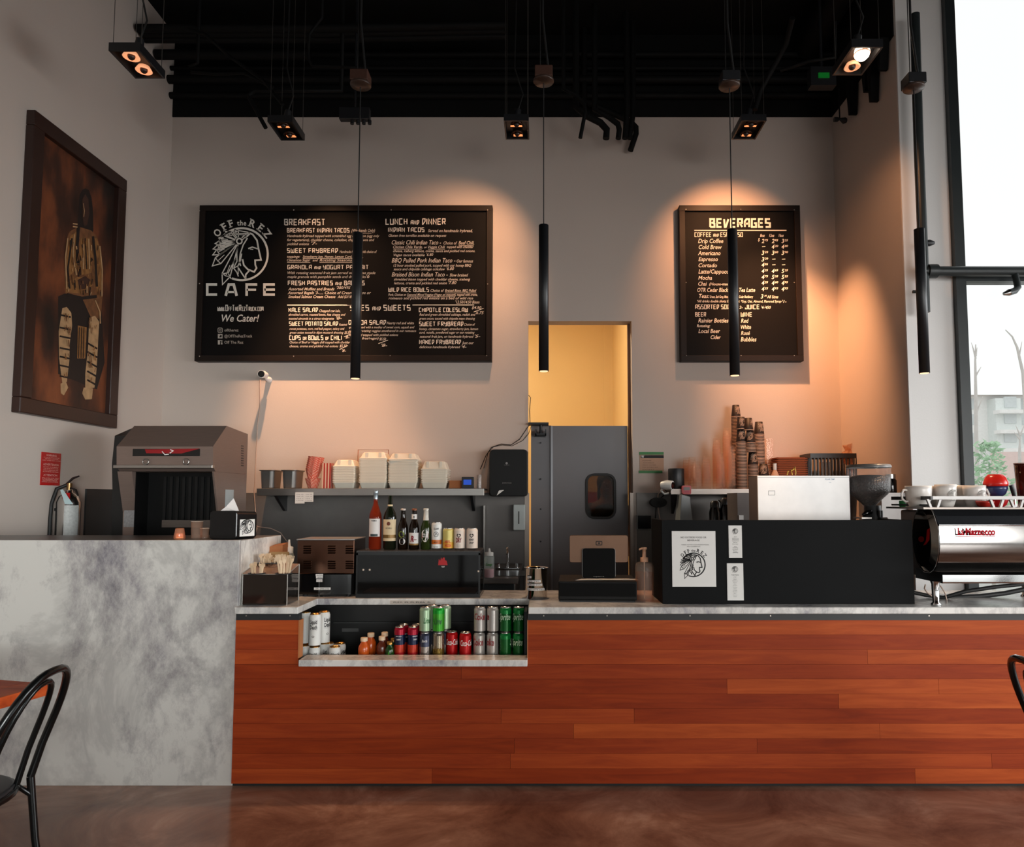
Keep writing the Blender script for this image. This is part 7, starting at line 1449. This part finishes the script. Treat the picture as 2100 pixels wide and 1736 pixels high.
# ================================================================== espresso machine
X0 = 2.10; XE = 2.95
def ez(x, y, X=X0): q = atx(x, y, X); return q
yf_ = atx(1926, 1110, X0).y; yk_ = atx(1873, 1105, X0).y
def ezz(py, Y): return at(1918, py, Y).z
zlo, zhi = ezz(1175, yf_ + .06), ezz(1036, yf_ + .05)
t = thing('espresso_machine', 'polished chrome espresso machine with red lettering', 'espresso machine', (2.5, 4.1, ZT))
# lens shaped end cheek
n = 14; ym, rr = (yf_ + yk_) / 2, (yk_ - yf_) / 2; hm, hh_ = (zlo + zhi) / 2, (zhi - zlo) / 2
def half(sgn): return [(ym + sgn * rr * math.cos(PI * (i / n - .5)) ** .85 if 0 < i < n else ym + sgn * rr * .22, hm + hh_ * math.sin(PI * (i / n - .5))) for i in range(n + 1)]
lens = half(-1) + half(1)[::-1]
EC = mat('smoked chrome cheek', '6A6660', .08, 1, .05)
g = G(); ny = len(lens)
inner = [(ym + (y - ym) * .72, hm + (z - hm) * .84) for y, z in lens]
g.add([(X0, y, z) for y, z in lens] + [(X0 - .022, y, z) for y, z in inner], [(i, (i + 1) % ny, ny + (i + 1) % ny, ny + i) for i in range(ny)], True); g.add([(X0 - .022, y, z) for y, z in inner], [tuple(range(ny))])
g.obj('end_cheek', EC, t)
g = G(); g.tube([(X0, y, z) for y, z in lens], .004, 6, True); g.obj('cheek_trim', CHROME, t)
def mpx(x, y): q = atx(x, y, X0 - .0235); return q
g = G(); g.poly([(p_[0], p_[1]) for p_ in arc(1889, 1105, 6, 0, 360, 12)[:-1]], mpx); g.poly([(1893, 1118), (1899, 1108), (1901, 1086), (1907, 1082), (1906, 1106), (1899, 1116)], mpx); g.obj('red_emblem', RED, t)
# front body
za, zb3, zc3, zd3, ze3 = ezz(1039, yf_ + .06), ezz(1076, yf_), ezz(1106, yf_ - .01), ezz(1142, yf_ + .01), ezz(1170, yf_ + .06)
prof = [(yf_ + .075, za), (yf_ + .02, (za + zb3) / 2), (yf_ + .002, zb3)]
g = G(); pr = prof + [(yf_ + .1, zb3), (yf_ + .1, za)]; g.prism_x(pr, X0, XE); g.obj('upper_panel', mat('gunmetal panel', '4A4D52', .25, .9), t)
g = G(); k_ = 8; pts = [(yf_ - .012 * math.sin(PI * i / k_), zb3 + (ze3 - zb3) * i / k_ ) for i in range(k_ + 1)]; pts = [(y + (.05 * (i / k_) ** 3), z) for i, (y, z) in enumerate(pts)]
vs = [(x, y, z) for x in (X0, XE) for y, z in pts]; m_ = k_ + 1; g.add(vs, [(i, i + 1, m_ + i + 1, m_ + i) for i in range(k_)], True); g.box(X0, XE, yf_ + .05, yf_ + .1, ze3, zb3); g.obj('front_panel', mat('mirror chrome panel', '9C9A98', .13, 1, .03), t)
g = G(); g.tube([(X0, yf_ - .002, zb3), (XE, yf_ - .002, zb3)], .006, 8); g.obj('front_trim', CHROME, t)
zt0, zt1 = ezz(1173, yf_), ezz(1196, yf_ - .02)
g = G(); g.prism_x([(yf_ - .018, zt1), (yf_ - .02, zt1 + .008), (yf_ - .02, zt0 - .012), (yf_ - .008, zt0), (yf_ + .25, zt0), (yf_ + .25, zt1)], X0 + .0, XE); g.obj('drip_tray', CHROME, t, .003)
g = G(); g.box(X0 + .012, XE, yf_ + .1, yf_ + .42, zt1 + .01, za - .02); g.obj('body', mat('satin grey body', '8A7C74', .4, .5), t, .01)
g = G(); g.box(X0 - .06, XE, yf_ + .03, yf_ + .44, za - .012, za - .002); g.obj('cup_tray', STEELD, t)
# cup rail
zr0, zr1 = ezz(1020, yf_ + .02), ezz(1035, yf_ + .03)
RLM = mat('pale rail', '9A9896', .4, .35); xr0 = at(1912, 1020, yf_ + .02).x; yrb = yf_ + .44
for nm, zz_ in (('upper_rail', zr0),):
    G().box(xr0, XE, yf_ + .014, yf_ + .028, zz_ - .01, zz_ + .008).obj(nm, RLM, t)
G().box(xr0 - .012, xr0, yf_ + .014, yrb, zr0 - .012, zr0 + .008).obj('side_rail', BLK, t); G().box(xr0 - .012, xr0, yf_ + .03, yrb, zr1 - .006, zr1 + .004).obj('side_rail', BLK, t)
for px in (1915, 2044, 2085):
    p = at(px, 1028, yf_ + .02); q = .012
    for s in (-1, 1):
        g = G(); g.hexa([(p.x + s * .034 - q / 2, yf_ + .014, zr0 - .008), (p.x + s * .034 + q / 2, yf_ + .014, zr0 - .008), (p.x + s * .034 + q / 2, yf_ + .028, zr0 - .008), (p.x + s * .034 - q / 2, yf_ + .028, zr0 - .008)], [(p.x + s * .018 - q / 2, yf_ + .014, za - .002), (p.x + s * .018 + q / 2, yf_ + .014, za - .002), (p.x + s * .018 + q / 2, yf_ + .028, za - .002), (p.x + s * .018 - q / 2, yf_ + .028, za - .002)]); g.obj('rail_post', RLM, t)
# feet and hoses
for xx, yy in ((at(1918, 1200, yf_ + .05).x, yf_ + .05), (2.8, yf_ + .05), (X0 + .02, yf_ + .38), (2.8, yf_ + .38)):
    G().lathe([(.024, 0), (.026, .006), (.016, .016), (.02, zt1 - ZT - .01), (.026, zt1 - ZT + .005)], xx, yy, ZT, 16).obj('foot', CHROME, t)
g = G(); put_text(g, 'La', 1964, 1096.5, 1977, 14, lambda x, y: at(x, y, yf_ - .0185), 0, .045); put_text(g, 'Marzocco', 1980, 1096.5, 2041, 14, lambda x, y: at(x, y, yf_ - .0185), 0, .045)
g.stroke([(1964, 1099.5), (2041, 1098.5)], 1.5, lambda x, y: at(x, y, yf_ - .0185)); g.obj('brand_lettering', mat('crimson raised lettering', '9C0C1A', .8, spec=.1), t)
cable('water_hose', [at(1872, 1214, 4.1), at(1900, 1220, 4.08), at(1935, 1225, 4.05), at(1980, 1212, 4.0), at(2040, 1203, 4.0), at(2110, 1196, 4.0)], .012, 'dark hose running under the espresso machine')
cable('water_hose.001', [at(1945, 1225, 4.1), at(2010, 1222, 4.1), at(2060, 1216, 4.1), at(2120, 1204, 4.1)], .014, 'black pipe lying behind the hose under the espresso machine')
cable('machine_lead', [at(1898, 1198, 3.95), at(1896, 1206, 3.95), at(1902, 1215, 3.95), at(1912, 1222, 3.95)], .004, 'thin pale lead by the espresso machine foot', mat('pale lead', 'B9A090', .5))
cable('machine_lead.001', [at(1928, 1200, 4.0), at(1938, 1215, 3.99), at(1942, 1232, 3.99)], .004, 'thin pale lead curling behind the espresso machine foot', mat('pale lead', 'B9A090', .5))
# cups on the machine
zcup = za - .002
def mug(px, pyt, Y, wpx, label, handle, logo_=False, m_=WHITE):
    p = at(px, 1030, Y); r = wpx / 2 / ppm(Y); h_ = at(px, pyt, Y).z - zcup
    t = thing('coffee_mug', label, 'mug', (p.x, Y, zcup), 'white mugs on the espresso machine')
    MUG = mat('cream glazed mug', 'DCD6D0', .25)
    G().lathe([(r * .62, 0), (r * .7, .004), (r * .93, h_ * .35), (r, h_ * .8), (r, h_), (r * .93, h_), (r * .9, h_ * .4), (.001, .01)], p.x, Y, zcup, 24, False).obj('body', MUG, t)
    if handle:
        a = handle; c_, s_ = math.cos(a), math.sin(a)
        G().tube([(p.x + c_ * (r * .96 + q_ * r * .5), Y + s_ * (r * .96 + q_ * r * .5), zcup + h_ * z_) for q_, z_ in ((0, .8), (.6, .82), (1, .62), (.9, .38), (.3, .25), (-.1, .28))], .006, 8).obj('handle', MUG, t)
    if logo_:
        g = G(); mp = lambda x, y: Vector((p.x + (r + .0012) * math.cos(-PI / 2 + .25 + (x - 540) / 9000 / r), Y + (r + .0012) * math.sin(-PI / 2 + .25 + (x - 540) / 9000 / r), zcup + h_ * .52 - (y - 567) / 9000)); logo(g, mp, 1, 540, 567, False, 1.2, False); g.obj('logo', mat('grey print', '8A8680', .6), t)
mug(1884, 996, 3.93, 50, 'cream mug nearest the coffee grinder on the machine', PI + .1)
mug(1940, 993, 3.93, 40, 'cream mug with logo in the middle of the machine', None, True); mug(1999, 995, 3.93, 42, 'cream mug with logo and handle beside the red cups', .05, True)
mug(1926, 996, 4.06, 40, 'cream mug half hidden behind the middle mug', PI); mug(1970, 995, 4.06, 42, 'cream mug half hidden between the two logo mugs', None)
def bowl(px, pyb, pyt, Y, wpx, m_, label, inv=False, zb_=None, faces=20):
    p = at(px, pyb, Y); z0 = p.z if zb_ is None else zb_; h_ = at(px, pyt, Y).z - z0; r = wpx / 2 / ppm(Y)
    t = thing('glazed_cup', label, 'cup', (p.x, Y, z0)); pr = [(r * .55, 0), (r * .8, h_ * .2), (r, h_ * .75), (r, h_), (r * .92, h_), (r * .7, h_ * .3), (.001, h_ * .12)]
    if inv: pr = [(r * .92, .001), (r, 0), (r, h_ * .25), (r * .85, h_ * .7), (r * .62, h_ * .97), (r * .5, h_), (.001, h_)]
    G().lathe(pr, p.x, Y, z0, faces, False).obj('body', m_, t); return z0 + h_
zz_ = bowl(2043, 1033, 1017, 3.95, 46, RED, 'red cup at the bottom of the cup tower', zb_=zcup)
zz_ = bowl(2043, 1017, 997, 3.95, 43, mat('navy glaze', '2B3256', .25), 'navy blue cup in the middle of the cup tower', zb_=zz_ + .0005); bowl(2042, 997, 972, 3.95, 45, mat('bright red glaze', 'C4221A', .25), 'bright red upturned cup on top of the cup tower', True, zb_=zz_ + .0005)
bowl(2020, 1033, 1027, 3.86, 34, mat('red saucer glaze', 'B52A20', .25), 'flat red saucer in front of the cup tower', zb_=zcup)
p = at(2105, 1030, 3.95); r = 19 / ppm(3.95); h_ = at(2105, 950, 3.95).z - zcup
t = thing('amber_glass', 'tall dark amber glass at the edge of the espresso machine', 'glass', (p.x, 3.95, zcup)); G().lathe([(r * .7, 0), (r * .75, .006), (r, h_), (r * .94, h_), (r * .66, .012), (.001, .012)], p.x, 3.95, zcup, 24, False).obj('glass', mat('dark amber glass', '4A1A12', .08, 0, .05, alpha=.85), t)
G().tube([(p.x + r * math.cos(k * PI / 10), 3.95 + r * math.sin(k * PI / 10), zcup + h_) for k in range(20)], .003, 6, True).obj('rim', mat('pale glass rim', 'C9B4AA', .15), t)
a = at(2081, 1020, 3.9); t = thing('steam_lever', 'black lever handle beside the amber glass', 'lever', (a.x, 3.9, zcup)); G().cyl((a.x, 3.9, zcup), (a.x, 3.9, a.z), .006, 8).obj('stem', CHROME, t); G().tube([(a.x, 3.9, a.z), at(2078, 1005, 3.9), at(2074, 994, 3.9)], [.010, .014, .012], 10).obj('grip', BLK, t)
p = at(1851, 1033, 4.1); G().lathe([(.016, 0), (.018, .005), (.018, at(1851, 1026, 4.1).z - zcup)], p.x, 4.1, zcup, 12).thing('green_jar', mat('green lid', '14823A', .4), 'little green tub behind the rail beside the first mug', 'tub')
# knock-out board / machine side shelf carries the tub

# ------------------------------------------------------------------ bentwood chairs and timber table
def chair(name, label):
    t = thing(name, label, 'chair'); CH = mat('black lacquered metal', '0F1010', .22, .3)
    # local: +y is towards the back rest, seat centre at origin
    def hoop(w_, zt_, y0, ln, n=14, p=2.6):
        pts = []
        for i in range(n + 1):
            a = PI * i / n; c_, s_ = math.cos(a), math.sin(a)
            x = w_ * math.copysign(abs(c_) ** (2 / p), c_); z = .47 + (zt_ - .47) * abs(s_) ** (1 / 1.5); pts.append((x * (.86 + .14 * min(1, (z - .47) / .25)), y0 + ln * ((z - .47) / .41) ** 1.3, z))
        return pts
    G().tube(hoop(.2, .885, .19, .15, 22), .0135, 10).obj('back_hoop', CH, t)
    G().tube(hoop(.115, .845, .185, .145, 18), .0105, 10).obj('inner_hoop', CH, t)
    g = G(); g.lathe([(.001, .455), (.195, .455), (.205, .462), (.205, .474), (.19, .480), (.05, .474), (.001, .474)], 0, 0, 0, 28, False); g.obj('seat', mat('dark seat pad', '1C1D20', .45), t)
    g = G(); g.tube([(.208 * math.cos(k * PI / 14), .208 * math.sin(k * PI / 14), .458) for k in range(28)], .011, 8, True); g.obj('seat_ring', CH, t)
    for s in (-1, 1):
        G().tube([(s * .172, .19, .47), (s * .18, .21, .25), (s * .195, .245, 0)], [.0135, .0125, .011], 10).obj('leg', CH, t)
        G().tube([(s * .15, -.14, .45), (s * .17, -.17, .25), (s * .18, -.19, 0)], [.014, .0125, .011], 10).obj('leg', CH, t)
    g = G(); g.tube([(.155 * math.cos(k * PI / 12), .02 + .165 * math.sin(k * PI / 12), .22) for k in range(24)], .007, 6, True); g.obj('stretcher_ring', CH, t)
    for s in (-1, 1): G().tube([(s * .172, .2, .40), (s * .15, .16, .445), (s * .12, .16, .455)], .009, 8).obj('brace', CH, t)
    return t
ch1 = chair('bentwood_chair', 'black bentwood chair drawn up to the timber table before the marble block')
KCh = Kind(ch1)
KCh.put((-2.03, 2.46, 0), 'black bentwood chair drawn up to the timber table before the marble block', 'black bentwood chairs', -PI / 2 + .12)
KCh.put((2.12, 2.62, 0), 'black bentwood chair standing before the window end of the plank counter', 'black bentwood chairs', PI / 2 - .12)
A, B_, D_ = atz(105, 1401, .75), atz(0, 1393, .75), atz(0, 1443, .75)
u = (B_ - A).normalized(); v = (D_ - A).normalized()
v = (v - u * v.dot(u)).normalized()
W1, W2 = .7, .75
t = thing('timber_table', 'orange timber cafe table at the chair before the marble block', 'table', A + u * W1 / 2 + v * W2 / 2 - Vector((0, 0, .75)))
TW = [wood(f'orange table board {k}', *c) for k, c in enumerate((('8A3212', 'B2491E', 'C65C2A'), ('7A2A10', '9E3E1A', 'B44F24')))]
g = G()
for k in range(6):
    g.mi = k % 2; p0 = A + u * (W1 * k / 6); p1 = A + u * (W1 * (k + 1) / 6)
    if k == 0: pass
    lo_ = [p0, p1, p1 + v * W2, p0 + v * W2]; g.hexa([q - Vector((0, 0, .042)) for q in lo_], lo_)
g.obj('table_top', TW, t, .002)
c_ = A + u * W1 / 2 + v * W2 / 2
G().cyl((c_.x, c_.y, .03), (c_.x, c_.y, .708), .035, 14).obj('pedestal', BLK, t); G().lathe([(.13, 0), (.13, .012), (.06, .03), (.035, .05)], c_.x, c_.y, 0, 24).obj('base', BLK, t)

# ------------------------------------------------------------------ person beyond the door pane
hx = at(1243, 1000, 7.1).x; hy = 7.1; hz_ = at(1240, 973, 7.1).z
def person():
    t = thing('person', 'person in dark clothes standing behind the swing door pane', 'person', (hx, hy, 0))
    s = hz_ / 1.72
    J = [(0, 0, .95, .135, .10), (0, 0, 1.10, .125, .09), (0, .0, 1.28, .15, .10), (0, .0, 1.40, .12, .08), (0, 0, 1.48, .055, .055), (0, -.012, 1.56, .062, .07), (0, -.012, 1.64, .074, .088), (0, -.005, 1.705, .045, .055),
         (.09, 0, .86, .085, .085), (.10, -.01, .50, .06, .065), (.10, .0, .10, .042, .045), (.10, -.12, .035, .04, .03), (-.09, 0, .86, .085, .085), (-.10, -.01, .50, .06, .065), (-.10, .0, .10, .042, .045), (-.10, -.12, .035, .04, .03),
         (.185, 0, 1.38, .055, .055), (.235, .01, 1.12, .042, .042), (.20, -.17, .98, .032, .03), (-.185, 0, 1.38, .055, .055), (-.235, .01, 1.12, .042, .042), (-.20, -.17, .98, .032, .03)]
    E = [(0, 1), (1, 2), (2, 3), (3, 4), (4, 5), (5, 6), (6, 7), (0, 8), (8, 9), (9, 10), (10, 11), (0, 12), (12, 13), (13, 14), (14, 15), (3, 16), (16, 17), (17, 18), (3, 19), (19, 20), (20, 21)]
    hands = []
    for base, sg in ((18, 1), (21, -1)):
        bx, by, bz_ = J[base][:3]; pi = len(J); J.append((bx - sg * .01, by - .07, bz_ - .01, .034, .016)); E.append((base, pi))
        for q in range(4):
            fx = bx - sg * .01 + (q - 1.5) * .02; a = len(J); J.append((fx, by - .115, bz_ - .02, .0095, .0095)); J.append((fx, by - .14 + .004 * abs(q - 1.2), bz_ - .045, .0085, .0085)); E += [(pi, a), (a, a + 1)]
        a = len(J); J.append((bx - sg * .045, by - .075, bz_ - .005, .011, .011)); E.append((pi, a)); J.append((bx - sg * .055, by - .105, bz_ - .015, .009, .009)); E.append((a, a + 1))
    me = bpy.data.meshes.new('body'); me.from_pydata([(x * s, y * s, z * s) for x, y, z, _, _ in J], E, []); me.update()
    o = bpy.data.objects.new('body', me); C.objects.link(o); o.parent = t
    sk = o.modifiers.new('skin', 'SKIN'); sk.use_smooth_shade = True
    for i, j in enumerate(J): me.skin_vertices[0].data[i].radius = (j[3] * s, j[4] * s)
    me.skin_vertices[0].data[0].use_root = True
    sb = o.modifiers.new('smooth', 'SUBSURF'); sb.levels = 1; sb.render_levels = 2
    me.materials.append(mat('warm skin', '8A5A42', .6))
    def ell(n_, x, y, z, rx, ry, rz, m_, open_front=False):
        g = G(); g.ball((0, 0, 0), 1, 18, 12)
        for v in g.v: v.x = v.x * rx * s + x * s + hx; v.y = v.y * ry * s + y * s + hy; v.z = v.z * rz * s + z * s
        return g.obj(n_, m_, t)
    DK = mat('dark hair', '120C09', .5)
    ell('hair', 0, .022, 1.645, .094, .098, .098, DK); g = G(); g.tube([(hx + .0, hy + .06 * s, 1.66 * s), (hx, hy + .085 * s, 1.5 * s), (hx, hy + .09 * s, 1.34 * s)], [.08 * s, .085 * s, .05 * s], 14); g.obj('long_hair', DK, t)
    g = G(); g.tube([(hx, hy, z * s) for z in (.80, .95, 1.15, 1.30, 1.40, 1.445)], [.165 * s, .16 * s, .15 * s, .175 * s, .15 * s, .075 * s], 18); 
    for v in g.v: v.y = hy + (v.y - hy) * .72
    CL = mat('black work top', '0D0E0D', .8); g.obj('shirt', CL, t)
    for sg in (1, -1): G().tube([(hx + sg * .13 * s, hy, 1.39 * s), (hx + sg * .19 * s, hy, 1.37 * s), (hx + sg * .215 * s, hy + .005, 1.22 * s)], [.06 * s, .066 * s, .058 * s], 12).obj('sleeve', CL, t)
    for sg in (1, -1): G().tube([(hx + sg * .085 * s, hy, .92 * s), (hx + sg * .1 * s, hy, .5 * s), (hx + sg * .1 * s, hy + .005, .08 * s)], [.105 * s, .08 * s, .062 * s], 12).obj('trouser_leg', CL, t)
    for sg in (1, -1): ell('eye', sg * .03, -.098, 1.64, .011, .006, .007, mat('eye', 'D8D0C8', .3)); ell('ear', sg * .078, .0, 1.62, .01, .018, .03, mat('warm skin', '8A5A42', .6)); ell('shoe', sg * .10, -.06, .04, .05, .12, .04, BLK)
    ell('nose', 0, -.105, 1.615, .012, .016, .022, mat('warm skin', '8A5A42', .6)); ell('mouth', 0, -.092, 1.575, .024, .007, .007, mat('lips', '6A3028', .5))
    return t
person()
# red poster on the corridor wall
a, b = at(1196, 1036, 9.48), at(1231, 1008, 9.48); t = G().box(a.x, b.x, 9.484, 9.49, a.z, b.z).thing('red_poster', mat('pale poster border', 'B86A50', .7), 'red poster on the corridor wall seen through the door pane', 'poster')
G().box(a.x + .012, b.x - .012, 9.482, 9.485, a.z + .01, b.z - .01).obj('red_field', mat('poster red', 'A81410', .6), t)
